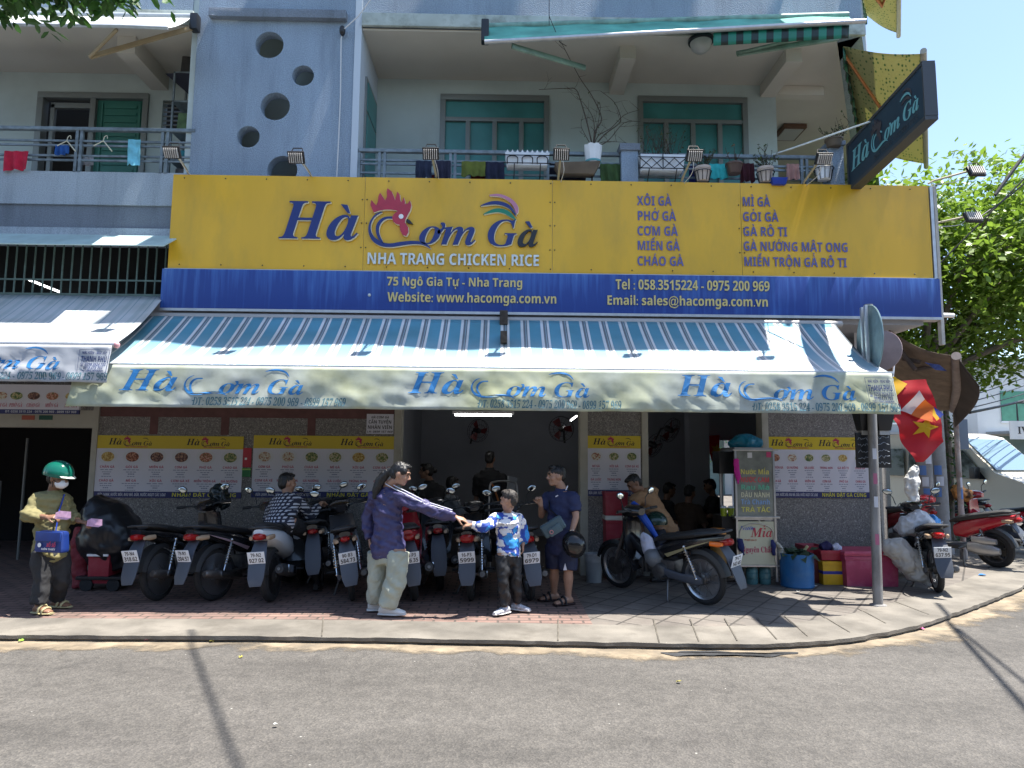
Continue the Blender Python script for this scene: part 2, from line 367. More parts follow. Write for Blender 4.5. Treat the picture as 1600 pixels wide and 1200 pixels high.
g.add([(p[0]+(q[0]-p[0])*j/NV_, p[1]+(q[1]-p[1])*j/NV_, ROADZ+.004) for j in range(NV_+1) for p, q in zip(d0, do)], [(j*len(d0)+i, j*len(d0)+i+1, (j+1)*len(d0)+i+1, (j+1)*len(d0)+i) for j in range(NV_) for i in range(len(d0)-1)])
gd = struct(g.build('gutter_dust', M_DUST)); uvl = gd.data.uv_layers.new(name='UVMap')
for lp in gd.data.loops: uvl.data[lp.index].uv = ((lp.vertex_index % len(d0))/len(d0), (lp.vertex_index//len(d0))/NV_)
def fade(m, sc, a, b_, k):
    n, l, b = nodes(m); tc = n.new('ShaderNodeTexCoord'); s_ = n.new('ShaderNodeSeparateXYZ'); l.new(tc.outputs['UV'], s_.inputs[0])
    t = n.new('ShaderNodeTexNoise'); t.inputs['Scale'].default_value = sc; t.inputs['Detail'].default_value = 10; t.inputs['Roughness'].default_value = .68; l.new(tc.outputs['Object'], t.inputs['Vector'])
    q = n.new('ShaderNodeMath'); q.operation = 'MULTIPLY_ADD'; q.inputs[1].default_value = -k; l.new(s_.outputs[1], q.inputs[0]); l.new(t.outputs['Fac'], q.inputs[2])
    r = ramp(n, [(a, (0, 0, 0)), (b_, (1, 1, 1))]); l.new(q.outputs[0], r.inputs[0]); tp = n.new('ShaderNodeBsdfTransparent'); ms = n.new('ShaderNodeMixShader'); l.new(r.outputs[0], ms.inputs[0]); l.new(tp.outputs[0], ms.inputs[1]); l.new(b.outputs[0], ms.inputs[2]); l.new(ms.outputs[0], n['Material Output'].inputs[0])
fade(M_DUST, 1.5, .20, .34, .62)
g = MB()   # black oily patch in the gutter
pt = smooth_loop([(1.4, 6.02), (1.75, 6.05), (2.3, 6.02), (2.6, 6.05), (2.5, 5.95), (2.3, 5.9), (1.9, 5.91), (1.5, 5.93)], 10)
g.poly([pt], lambda x, y, h: (x+.09*nzw((x, y), 4), y+.07*nzw((x, y), 5), ROADZ+.009)); struct(g.build('oil_stain', mat('oily_tar', (.04, .041, .043), .5, var=.5, vs=8, bump=.5, bs=30)))
# kerb slabs: a thin overhanging top over a recessed damp face
g = MB(); i = 0; seg = 2
idx = list(range(0, n_-1))
jl = 0.; 
Kf0, Kf1 = fine(K0, 8), fine(K1, 8)
Kf0 = [(p[0]+.012*nzw(p, 9), p[1]+.014*nzw(p, 7)+.01*max(0, nzw(p, 3)-.25)*4) for p in Kf0]
for i in range(len(Kf0)-1):
    a0, b0, a1, b1 = Kf0[i], Kf0[i+1], Kf1[i], Kf1[i+1]
    g.add([(*a0, .102), (*b0, .102), (*b1, .102), (*a1, .102), (*a0, .134+.006*nzw(a0, 5)), (*b0, .134+.006*nzw(b0, 5)), (*b1, .136), (*a1, .136)], [(0,3,2,1),(4,5,6,7),(0,1,5,4)])
struct(g.build('kerb', M_KERB, merge=True))
g = MB()   # open joints between the kerb slabs
for px0, px1 in ((1255, 1266), (1352, 1388)):
    pass
jo = MB()
for (u0, v0, u1, v1) in ((1021, 967, 1030, 1004), (1078, 967, 1092, 1002), (1132, 966, 1152, 1001), (1182, 964, 1214, 999), (1225, 962, 1262, 994), (1278, 958, 1328, 988), (1340, 950, 1384, 974), (1398, 940, 1452, 960), (872, 968, 872, 1001), (505, 965, 503, 994)):
    a, b = G(u0, v0, .136), G(u1, v1, .136); t = (b-a).normalized(); nn = V((-t.y, t.x, 0))*.006
    jo.add([(a-nn)+V((0,0,.004)), (a+nn)+V((0,0,.004)), (b+nn)+V((0,0,.004)), (b-nn)+V((0,0,.004))], [(0,1,2,3)])
struct(jo.build('kerb_joints', M_KFACE))
g = MB()
for i in range(n_-1): g.add([(*Kr[i], 0), (*Kr[i+1], 0), (*Kr[i+1], .1), (*Kr[i], .1)], [(0,1,2,3)])
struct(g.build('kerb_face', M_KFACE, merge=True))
g = MB(); poly = [(p[0], p[1]) for p in K1] + [(34, 120), (-40, 120)]
g.poly([poly], lambda x, y, h: (x, y, .13)); struct(g.build('pavement', M_PAVE))

# ---------------------------------------------------------------- building
def stucco(name, col, s=1.):
    m = mat(name, col, .8); n, l, b = nodes(m)
    tc = n.new('ShaderNodeTexCoord'); o = tc.outputs['Object']
    t = n.new('ShaderNodeTexNoise'); t.inputs['Scale'].default_value = 70; t.inputs['Detail'].default_value = 3; l.new(o, t.inputs['Vector'])
    bp = n.new('ShaderNodeBump'); bp.inputs['Strength'].default_value = .75*s; bp.inputs['Distance'].default_value = .02; l.new(t.outputs['Fac'], bp.inputs['Height']); l.new(bp.outputs[0], b.inputs['Normal'])
    t2 = n.new('ShaderNodeTexNoise'); t2.inputs['Scale'].default_value = 1.4; t2.inputs['Detail'].default_value = 9; mp = n.new('ShaderNodeMapping'); mp.inputs['Scale'].default_value = (1, 1, .35); l.new(o, mp.inputs[0]); l.new(mp.outputs[0], t2.inputs['Vector'])
    r = ramp(n, [(.3, tuple(k*.78 for k in col)), (.6, col), (.8, tuple(min(1, k*1.12) for k in col))]); l.new(t2.outputs['Fac'], r.inputs[0])
    r2 = ramp(n, [(.35, (.78, .78, .8)), (.65, (1.15, 1.15, 1.15))]); l.new(t.outputs['Fac'], r2.inputs[0])
    mx = n.new('ShaderNodeMixRGB'); mx.blend_type = 'MULTIPLY'; mx.inputs[0].default_value = .8; l.new(r.outputs[0], mx.inputs[1]); l.new(r2.outputs[0], mx.inputs[2]); st = n.new('ShaderNodeTexNoise'); st.inputs['Scale'].default_value = 1.6; st.inputs['Detail'].default_value = 10; st.inputs['Roughness'].default_value = .7; ms = n.new('ShaderNodeMapping'); ms.inputs['Scale'].default_value = (3.5, 3.5, .3); l.new(o, ms.inputs[0]); l.new(ms.outputs[0], st.inputs['Vector'])
    r3 = ramp(n, [(.5, (1, 1, 1)), (.68, (.62, .63, .64)), (.8, (.5, .5, .5))]); l.new(st.outputs['Fac'], r3.inputs[0]); m3 = n.new('ShaderNodeMixRGB'); m3.blend_type = 'MULTIPLY'; m3.inputs[0].default_value = .5; l.new(mx.outputs[0], m3.inputs[1]); l.new(r3.outputs[0], m3.inputs[2]); l.new(m3.outputs[0], b.inputs['Base Color'])
    return m
def pebble():
    m = mat('pebble_dash', (.2, .18, .17), .6); n, l, b = nodes(m)
    tc = n.new('ShaderNodeTexCoord'); v = n.new('ShaderNodeTexVoronoi'); v.inputs['Scale'].default_value = 75; l.new(tc.outputs['Object'], v.inputs['Vector'])
    r = ramp(n, [(.0, (.09, .085, .08)), (.45, (.18, .165, .15)), (.8, (.27, .25, .225)), (1, (.5, .48, .45))]); l.new(v.outputs['Color'], r.inputs[0]); l.new(r.outputs[0], b.inputs['Base Color'])
    bp = n.new('ShaderNodeBump'); bp.inputs['Strength'].default_value = .5; bp.inputs['Distance'].default_value = .008; bp.invert = True; l.new(v.outputs['Distance'], bp.inputs['Height']); l.new(bp.outputs[0], b.inputs['Normal'])
    return m
M_STB = stucco('blue_grey_stucco', (.29, .37, .46)); M_STL = stucco('pale_blue_stucco', (.40, .47, .53), .5); M_STD = stucco('slate_stucco', (.2, .235, .28), .6)
M_WALLG = mat('sage_grey_plaster', (.43, .50, .49), .85, var=.08, vs=1.5, dirt=(.3, .33, .31), ds=.9, damt=.4)
M_CEIL = mat('cream_plaster', (.52, .49, .43), .9, var=.07, vs=1.2)
M_BEIGE = mat('beige_paint', (.42, .4, .33), .7, var=.08, vs=4, dirt=(.25, .22, .17), ds=5, damt=.3)
M_WHITE = mat('white_paint', (.72, .74, .76), .6, var=.06, vs=5)
M_PEB = pebble(); M_RBAND = mat('red_brown_band', (.13, .055, .05), .7, var=.2, vs=8)
M_LIP = mat('weathered_lip', (.42, .47, .44), .85, var=.15, vs=3, dirt=(.12, .13, .1), ds=3.5, damt=.75)
M_FRAME = mat('grey_aluminium', (.20, .215, .205), .5, .3)
M_TEAL = mat('teal_frosted_glass', (.045, .2, .195), .4, var=.2, vs=2.2); M_TEALD = mat('dark_teal_shutter', (.025, .15, .115), .5, var=.15, vs=3)
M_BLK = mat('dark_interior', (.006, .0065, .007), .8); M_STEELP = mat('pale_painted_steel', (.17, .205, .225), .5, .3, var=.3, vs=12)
M_GREYW = mat('grey_room_wall', (.36, .38, .42), .8, var=.08, vs=1.5)
M_RFLOOR = mat('room_floor_tiles', (.12, .1, .09), .4, var=.2, vs=4)
YF, YB, YW = 8.6, 9.8, 9.5
ZC = 7.46
B = thing('apartment_building', 'blue-grey corner apartment block above the chicken rice shop', 'building', (0, 9, 0))
# pier with five round openings
g = MB(); holes = []
for u, v, r in ((421, 70, 21.5), (473.5, 118, 16.5), (430, 166, 22), (388, 213.5, 17), (441, 266, 22.5)):
    c = A(u, v, YF); rr = r/FPX*9.25; holes.append([(c.x+rr*math.cos(-6.28319*k/40), c.z+rr*math.sin(-6.28319*k/40)) for k in range(40)])
g.poly([[(-4.08, 4.3), (-1.99, 4.3), (-1.99, 13.2), (-4.08, 13.2)]]+holes, lambda x, y, h: (x, YF-h+.16, y), .16)
pier = g.build('pier', [M_STB], B, bevel=0)
x0, z0, x1, z1 = rect(330, 20, 543, 33, YF)
MB().box(x0, YF-.09, z0, x1, YF-.002, z1).build('ledge', M_STD, pier, bevel=.008)
MB().box(-4.05, 9.15, 4.4, -2.02, 9.25, 13).build('shaft_wall', M_WALLG, B)
MB().box(-1.988, YF-.015, 4.3, -1.90, YB, 13.2).build('side_wall', mat('pale_edge_paint', (.5, .56, .62), .8), B)
MB().box(-4.16, YF+.02, 4.6, -4.082, YB, 13.2).build('side_wall', M_WALLG, B)
# slab bands of the right-hand flat
def slab(x0, x1, zb, h, m_up, name='balcony_slab'):
    f = MB().box(x0, YF, zb, x1, YB, zb+h).build(name, [m_up], B)
    MB().box(x0+.002, YF-.05, zb-.02, x1+.03, YF-.002, zb+.16).build('slab_lip', M_LIP, f, bevel=.01); return f
slab(-1.898, 4.86, ZC, .95, M_STB); slab(-12, -4.162, ZC-.02, .95, M_STB)
f = MB().box(-12, YF, 4.93, -4.082, YB, 5.37).build('balcony_slab', M_STL, B)
MB().box(-12, YF+.03, 4.62, -4.084, YF+.4, 4.928).build('beam', M_STD, B); MB().box(-12, YF-.01, 4.50, -4.083, YF+.45, 4.618).build('beam', M_STL, B)
MB().box(-1.898, YF, 4.3, 4.86, YB, 4.92).build('balcony_slab', M_STL, B)
# ceilings (underside of the slab above) with beams
MB().box(-12, YF+.02, ZC-.05, -4.163, YB, ZC-.022).build('ceiling', M_CEIL, B)
MB().poly([[(-1.897, YF+.02), (4.52, YF+.02), (7.3, 13.4), (-1.897, 13.4)]], lambda x, y, h: (x, y, ZC-.05+h), .028).build('ceiling', M_CEIL, B)
for u, v, u2 in ((962, 90, 985), (1212, 100, 1245)):
    a = A(u, v, 9.2); x_ = a.x
    MB().box(x_, YF+.25, ZC-.24, x_+.22, YB-.002, ZC-.052).build('beam', M_CEIL, B)
a = A(205, 80, 9.2); MB().box(a.x, YF+.25, ZC-.3, a.x+.25, YB-.002, ZC-.052).build('beam', M_CEIL, B)
def wall_with_holes(name, x0, z0, x1, z1, Y, hs, m, th=.14):
    g = MB(); g.poly([[(x0, z0), (x1, z0), (x1, z1), (x0, z1)]]+[[(a, b), (a, d), (c, d), (c, b)] for a, b, c, d in hs], lambda x, y, h: (x, Y+th-h, y), th); return g.build(name, m, B, smooth=0)
W1 = rect(689, 152, 856, 300, YB); W2 = rect(999, 155, 1167, 300, YB)
XE = A(1213, 180, YB).x
wall_with_holes('upper_wall', -1.9, 4.9, XE, ZC-.05, YB, [W1, W2], M_WALLG)
MB().box(XE-.14, YB+.14, 4.9, XE, 14, ZC-.05).build('upper_wall', M_WALLG, B)
MB().box(XE, 13.4, 4.9, 7.2, 13.5, ZC-.05).build('upper_wall', M_CEIL, B)
MB().box(XE, YB+.1, 4.7, 4.9, 13.4, 4.92).build('balcony_slab', M_CEIL, B)
MB().box(XE, YB-.02, ZC-.2, 4.9, YB+.12, ZC-.055).build('beam', M_CEIL, B)
def window(r, Y, cols, transom, leaf=M_TEAL, wd=.06):
    x0, z0, x1, z1 = r; g = MB(); d0, d1 = Y-.03, Y+.06
    g.box(x0-.02, d0, z1-wd, x1+.02, d1, z1+.03); g.box(x0-.02, d0, z0, x0+wd, d1, z1-wd); g.box(x1-wd, d0, z0, x1+.02, d1, z1-wd)
    zt = z1-transom
    g.box(x0+wd, d0+.01, zt-.03, x1-wd, d1, zt+.03)
    for k in range(1, cols):
        xm = x0+(x1-x0)*k/cols; g.box(xm-.035, d0+.01, z0, xm+.035, d1, zt-.03)
    wo = g.build('window', M_FRAME, B, bevel=.006)
    MB().box(x0+wd, Y+.03, zt+.03, x1-wd, Y+.045, z1-wd).build('pane', leaf, wo)
    for k in range(cols):
        MB().box(x0+(x1-x0)*k/cols+.035, Y+.03, z0, x0+(x1-x0)*(k+1)/cols-.035, Y+.045, zt-.03).build('pane', leaf, wo)
    return wo
window(W1, YB, 4, .36); window(W2, YB, 4, .36)
# teal door in the balcony's left side wall
dw = MB().box(-1.9, 8.9, 4.92, -1.872, 9.66, 6.92).build('side_door', M_FRAME, B)
MB().box(-1.873, 8.95, 6.45, -1.862, 9.6, 6.86).build('pane', M_TEAL, dw); MB().box(-1.873, 8.95, 4.95, -1.862, 9.6, 6.4).build('pane', M_TEAL, dw)
# left flat: back wall, sliding door, louvre window
D1 = rect(58, 150, 226, 300, YB); L1 = rect(253, 157, 300, 205, YB)
wall_with_holes('upper_wall', -12, 4.9, -4.16, ZC-.05, YB, [D1, L1], M_WALLG)
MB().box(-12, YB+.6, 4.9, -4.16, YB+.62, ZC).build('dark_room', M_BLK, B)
x0, z0, x1, z1 = D1; xm = (x0+x1)/2
g = MB(); g.box(x0-.03, YB-.04, z1-.05, x1+.03, YB+.1, z1+.04); g.box(x0-.03, YB-.04, z0, x0+.06, YB+.1, z1-.05); g.box(x1-.05, YB-.04, z0, x1+.03, YB+.1, z1-.05); g.box(xm-.04, YB-.03, z0, xm+.04, YB+.1, z1-.05); g.box(x0+.14, YB+.02, z0, x0+.2, YB+.08, z1-.12); g.box(x0+.14, YB+.02, z1-.18, xm-.04, YB+.08, z1-.1)
dr = g.build('sliding_door', M_FRAME, B, bevel=.006)
g = MB().box(xm+.04, YB+.03, z0, x1-.05, YB+.05, z1-.05)
for k in range(16):
    zz = z0+.1+k*.11
    if zz < z1-.15: g.box(xm+.16, YB+.015, zz, x1-.16, YB+.032, zz+.05)
for xx in (xm+.1, x1-.13): g.box(xx, YB+.012, z0, xx+.03, YB+.031, z1-.1)
g.build('shutter', M_TEALD, dr)
x0, z0, x1, z1 = L1; g = MB()
for k in range(7): g.obox(((x0+x1)/2, YB+.05, z0+.05+k*(z1-z0)/7), (x1-x0-.02, .09, .012), Quaternion((1,0,0), R(35)))
g.build('louvre_window', M_FRAME, B)
# upper storeys that the photograph cuts off
MB().box(-12, YF+.05, ZC+.95, -4.165, YB, ZC+1.0).build('parapet_cap', M_LIP, B)
MB().box(-12, YB, ZC+.9, 5, YB+.2, 13.2).build('upper_wall', M_WALLG, B)
# ---- street level: washed-pebble walls between beige pillars
def gwall(u0, u1, zt=4.3, m=M_PEB, name='shop_wall', y=YW):
    a, b = A(u0, 645, y).x, A(u1, 645, y).x
    return MB().box(a, y, PAVE-.02, b, y+.18, zt).build(name, m, B)
gwall(156, 617); gwall(918, 1002); gwall(1199, 1369)
for u0, u1 in ((147, 156), (617, 628), (906, 918), (1002, 1012), (1189, 1199)): 
    a, b = A(u0, 650, YW).x, A(u1, 650, YW).x
    MB().box(a, YW-.025, PAVE, b, YW+.2, 3.3).build('pillar', M_BEIGE, B, bevel=.008)
for u in (241, 352, 487):
    a = A(u, 660, YW).x; MB().box(a-.055, YW-.006, 2.0, a+.055, YW-.0005, 4.2).build('wall_band', M_RBAND, B)
MB().box(A(157, 650, YW).x, YW-.0065, 2.24, A(616, 650, YW).x, YW-.0008, 2.4).build('wall_band', M_RBAND, B)
MB().box(A(156, 645, YW).x, YW-.007, 2.5, A(1369, 645, YW).x, YW+.3, 4.3).build('shop_lintel', M_GREYW, B)
# left doorway (dark) with beige lintel
MB().box(-12, YW-.02, 2.08, A(147, 650, YW).x, YW+.2, 2.32).build('door_lintel', M_BEIGE, B)
MB().box(-12, YW, 2.32, A(147, 650, YW).x, YW+.18, 4.3).build('shop_wall', M_PEB, B)
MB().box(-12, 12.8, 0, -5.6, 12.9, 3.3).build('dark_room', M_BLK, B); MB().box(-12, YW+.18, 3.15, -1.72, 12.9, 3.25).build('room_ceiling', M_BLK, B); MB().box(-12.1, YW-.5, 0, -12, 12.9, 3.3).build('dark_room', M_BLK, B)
MB().box(A(147, 650, YW).x-.02, YW+.2, .1, A(147, 650, YW).x+.1, 12.9, 3.2).build('room_wall', M_GREYW, B)
for u, h in ((37, 1.95), (0, 1.3)):
    a = A(u, 760, 10.6).x; MB().cyl((a, 10.6, PAVE), (a, 10.6, h), .02).build('door_rail', M_FRAME, B)
# eating room behind the openings
zr = 3.15
OPN = rect(1098, 688, 1146, 815, 14.0)
g = MB(); g.poly([[(-1.6, .1), (7.6, .1), (7.6, zr), (-1.6, zr)], [(OPN[0], OPN[1]), (OPN[0], OPN[3]), (OPN[2], OPN[3]), (OPN[2], OPN[1])]], lambda x, y, h: (x, 14.1-h, y), .1)
g.build('room_wall', M_GREYW, B, smooth=0)
MB().box(-1.7, YW+.2, .1, -1.6, 14.1, zr).build('room_wall', M_GREYW, B)
RP = [(-1.7, YW+.18), (5.0, YW+.18), (7.55, 14.05), (-1.7, 14.05)]
MB().poly([RP], lambda x, y, h: (x, y, zr+h), .06).build('room_ceiling', M_GREYW, B, smooth=0)
MB().poly([[(-5.6, YW+.18)]+RP[1:3]+[(-5.6, 14.05)]], lambda x, y, h: (x, y, .131+h), .006).build('room_floor', M_RFLOOR, B, smooth=0)
a = A(1075, 700, 12).x; MB().box(a, 11.9, .13, a+.35, 12.2, zr).build('room_pillar', M_GREYW, B)
# side facade on the other street
SD = V((.52, .854, 0)); SN = V((.854, -.52, 0))
P0 = V((A(1369, 650, YW).x, YW, 0))
def side_pt(t, o, z): p = P0+SD*t+SN*o; return V((p.x, p.y, z))
g = MB().loft([[side_pt(0, -.2, .1), side_pt(0, 0, .1), side_pt(0, 0, 4.6), side_pt(0, -.2, 4.6)], [side_pt(5.3, -.2, .1), side_pt(5.3, 0, .1), side_pt(5.3, 0, 4.6), side_pt(5.3, -.2, 4.6)]]).build('side_street_wall', M_PEB, B)
MB().loft([[side_pt(-.6, -.2, 2.9), side_pt(-.6, -.12, 2.9), side_pt(-.6, -.12, 4.4), side_pt(-.6, -.2, 4.4)], [side_pt(1.2, -.2, 2.9), side_pt(1.2, -.12, 2.9), side_pt(1.2, -.12, 4.4), side_pt(1.2, -.2, 4.4)]]).build('side_street_wall', M_WHITE, B)
Q0 = V((4.86, YF, 0))
def side_q(t, o, z): p = Q0+SD*t+SN*o; return V((p.x, p.y, z))
MB().loft([[side_q(.02, -.8, ZC), side_q(.02, 0, ZC), side_q(.02, 0, ZC+.95), side_q(.02, -.8, ZC+.95)], [side_q(6, -.8, ZC), side_q(6, 0, ZC), side_q(6, 0, ZC+.95), side_q(6, -.8, ZC+.95)]]).build('side_street_slab', M_STB, B)
MB().loft([[side_q(.5, -1.6, ZC+.95), side_q(.5, -.5, ZC+.95), side_q(.5, -.5, 13.2), side_q(.5, -1.6, 13.2)], [side_q(6, -1.6, ZC+.95), side_q(6, -.5, ZC+.95), side_q(6, -.5, 13.2), side_q(6, -1.6, 13.2)]]).build('side_street_wall', M_STB, B)

# unseen shophouses, added behind the viewer to keep low sky off the shopfront
OB = thing('sky_blocker_row', 'unseen row of shophouses added behind the viewer to block low sky', 'building', (0, -13, 0))
g = MB()
for k in range(9): g.box(-40+k*9, -20, 0, -31.3+k*9, -13-.2*(k % 3), 6.8+.9*((k*7) % 4))
g.build('wall', mat('sky_blocker_facade', (.26, .25, .23), .9, var=.3, vs=.6), OB)
# ---------------------------------------------------------------- shop emblem (drawn in a 1530 x 545 frame, y down)
COMB = [(598,233),(578,190),(583,160),(600,180),(612,192),(620,170),(622,140),(631,117),(648,142),(662,162),(671,140),(668,108),(673,90),(697,110),(713,146),(717,162),(722,140),(728,109),(742,126),(746,156),(752,172),(760,160),(765,141),(773,165),(773,182),(790,178),(801,160),(810,187),(805,216),(790,246),(778,272),(776,290),(795,316),(797,346),(785,368),(765,362),(750,335),(745,301),(729,300),(710,285),(703,262),(712,242),(735,222),(700,215),(660,215),(630,222)]
CO = smooth_loop([(645,229),(612,240),(587,268),(572,305),(571,345),(586,385),(614,413),(655,430),(705,432),(760,423),(820,414),(880,417),(925,438),(890,405),(830,394),(760,400),(700,411),(660,407),(627,391),(600,368),(585,335),(585,300),(600,265),(624,243)], 3)
CI = smooth_loop([(705,254),(660,258),(630,278),(613,312),(615,352),(631,387),(660,414),(645,384),(632,350),(632,315),(647,286),(673,268),(707,266)], 3)
BEAK = [(775,262),(800,270),(822,297),(790,290)]
F1 = smooth_loop([(1255,118),(1300,112),(1350,125),(1395,155),(1416,190),(1414,220),(1405,226),(1398,205),(1380,172),(1350,146),(1310,128),(1258,124)], 3)
F2 = smooth_loop([(1200,184),(1250,160),(1300,154),(1350,167),(1385,195),(1406,238),(1395,230),(1370,202),(1335,184),(1290,175),(1240,179)], 3)
F3 = smooth_loop([(1218,233),(1260,208),(1300,197),(1345,204),(1380,228),(1406,264),(1380,252),(1340,229),(1300,220),(1255,226)], 3)
EYE_ = [(754+14*math.cos(k*.5236), 255+14*math.sin(k*.5236)) for k in range(12)]
GLY = [('H', (68, 172, 352, 390)), ('a', (335, 248, 512, 397)), ('o', (858, 308, 978, 414)), ('m', (982, 308, 1176, 416)), ('G', (1245, 262, 1408, 420)), ('a', (1414, 318, 1529, 420))]
GRV = [(410, 186), (448, 190), (466, 240), (450, 237)]; GRV2 = [(1457, 272), (1480, 270), (1499, 305), (1486, 309)]
HORN = smooth_loop([(962,332),(985,318),(984,300),(976,290),(990,284),(1003,292),(1002,312),(985,340),(965,352)], 3)
def emblem(f, k, ox, oy, depth=0., simple=False, sx=1.):
    """-> dict colour -> MB; f maps plane coords, k = metres per unit, (ox, oy) = position of drawing point (800, 300)"""
    D = {c: MB() for c in ('ink', 'red', 'white', 'black', 'pink', 'green', 'comb')}
    T = lambda p: (ox+(p[0]-800)*k*sx, oy-(p[1]-300)*k)
    P = lambda c, ps, d=depth: D[c].poly([[T(p) for p in ps]], f, d)
    for i, (ch, (a, b, c, d)) in enumerate(GLY):
        dd = D['black' if i == 5 and not simple else 'ink']
        q0, q1 = T((a, d)), T((c, b)); fit_glyph(dd, ch, 'bi', (*q0, *q1), f, depth, 0)
    P('ink', GRV); P('ink', GRV2); P('ink', HORN); P('ink', CO); P('ink', CI)
    if simple == 'arc':
        P('ink', F2)
    else:
        P('comb', COMB, depth*1.3+.0005); D['white'].poly([[T(p) for p in EYE_]], f, depth*1.3+.004); P('black', BEAK, depth*.8)
        P('pink', F1); P('ink', F2); P('green', F3)
    return D
def sticks(f, off): return lambda x, y, h: f(x, y, h+off)

M_YEL = mat('yellow_sign_panel', (.72, .415, .02), .38, var=.1, vs=1.6, stretch=(1, 1, .35), dirt=(.36, .24, .04), ds=2.2, damt=.4)
def bluepanel():
    m = mat('faded_blue_panel', (.015, .05, .21), .4); n, l, b = nodes(m); tc = n.new('ShaderNodeTexCoord')
    mp = n.new('ShaderNodeMapping'); mp.inputs['Scale'].default_value = (14, 1, .8); l.new(tc.outputs['Object'], mp.inputs[0])
    t = n.new('ShaderNodeTexNoise'); t.inputs['Scale'].default_value = 1.6; t.inputs['Detail'].default_value = 8; l.new(mp.outputs[0], t.inputs['Vector'])
    t2 = n.new('ShaderNodeTexNoise'); t2.inputs['Scale'].default_value = 1.1; t2.inputs['Detail'].default_value = 3; l.new(tc.outputs['Object'], t2.inputs['Vector'])
    sz = n.new('ShaderNodeSeparateXYZ'); l.new(tc.outputs['Object'], sz.inputs[0])
    mr = n.new('ShaderNodeMapRange'); mr.inputs[1].default_value = 3.65; mr.inputs[2].default_value = 4.15; mr.inputs[3].default_value = -.16; mr.inputs[4].default_value = .12; l.new(sz.outputs[2], mr.inputs[0])
    a = n.new('ShaderNodeMath'); a.operation = 'ADD'; l.new(t.outputs['Fac'], a.inputs[0]); l.new(mr.outputs[0], a.inputs[1])
    a2 = n.new('ShaderNodeMath'); a2.operation = 'MULTIPLY_ADD'; a2.inputs[1].default_value = .5; l.new(t2.outputs['Fac'], a2.inputs[0]); l.new(a.outputs[0], a2.inputs[2])
    r = ramp(n, [(.62, (.011, .045, .24)), (.9, (.035, .105, .36)), (1.0, (.07, .16, .42))]); l.new(a2.outputs[0], r.inputs[0]); l.new(r.outputs[0], b.inputs['Base Color']); return m
M_BLU = bluepanel()
M_INK = mat('navy_acrylic', (.006, .02, .15), .3); M_RED = mat('red_acrylic', (.42, .02, .05), .35, var=.1, vs=9); M_PINK = mat('dusty_pink_acrylic', (.5, .2, .3), .4); M_GRN = mat('green_acrylic', (.005, .2, .11), .35)
M_WHT = mat('white_acrylic', (.8, .8, .8), .4); M_KOH = mat('bare_black_backing', (.012, .013, .016), .4); M_EDGE = mat('cream_letter_edge', (.75, .68, .45), .5)
M_LILAC = mat('faded_violet_letters', (.11, .11, .30), .5); M_GOLD = mat('pale_gold_letters', (.62, .5, .19), .45); M_SILV = mat('chrome_white_letters', (.62, .65, .62), .35, .25, var=.15, vs=25)
M_ALU = mat('brushed_aluminium', (.5, .5, .5), .4, .7, var=.1, vs=12)
YS = 8.45
SG = thing('shop_sign', 'wide yellow and blue chicken rice signboard across the shopfront', 'signboard', (.7, YS, 3.6))
sx0, sz0, sx1, sz1 = rect(274, 277, 1448, 283, YS)[0], A(860, 489, YS).z, A(1448, 291, YS).x, A(860, 281.5, YS).z
zm = A(860, 427, YS).z; sx0 = A(266, 350, YS).x
xs = [sx0, A(569, 350, YS).x, A(863, 350, YS).x, A(1158, 350, YS).x, sx1+.02]
for i in range(4):
    def pf(u, v, a=xs[i]+.002, b=xs[i+1]-.002, i=i):
        x, z = a+(b-a)*u, zm+(sz1-zm)*v; e = math.sin(math.pi*u)*math.sin(math.pi*v)
        return (x, YS-.006*e+.004*noise.noise(V((x*.9, z*.8, i)))-.004*(i == 1 and v > .5), z)
    MB().grid(pf, 24, 10).build('yellow_panel', M_YEL, SG, smooth=60, fixn=False)
MB().box(sx0-.05, YS-.03, sz0, sx1+.08, YS+.1, zm-.012).build('blue_panel', M_BLU, SG, bevel=.004)
g = MB()
for x in [sx0+.15+k*.52 for k in range(20)]+[q+s for q in xs[1:4] for s in (-.03, .03)]:
    for z in ((sz1-.05, zm+.05) if x not in [q+s for q in xs[1:4] for s in (-.03, .03)] else (zm+.3, zm+.62, sz1-.3)): g.ell((x, YS-.012, z), (.009, .006, .009), None, 8, 6)
g.build('fixing_screws', M_KOH, SG)
g = MB()
for z in (zm-.006,): g.box(sx0-.03, YS-.012, z-.012, sx1+.05, YS+.02, z+.006)
g.box(sx0, YS+.03, sz0+.02, sx1+.02, YS+.12, sz1-.004); g.box(sx1+.03, YS-.01, zm, sx1+.07, YS+.12, sz1-.01); g.box(sx0-.045, YS-.04, sz0-.035, sx1+.08, YS+.12, sz0-.002)
g.build('sign_frame', M_ALU, SG)
fS = lambda x, y, h: (x, YS-.0105-h, y)
fB = lambda x, y, h: (x, YS-.0315-h, y)
def S2(u, v): p = A(u, v, YS); return p.x, p.z
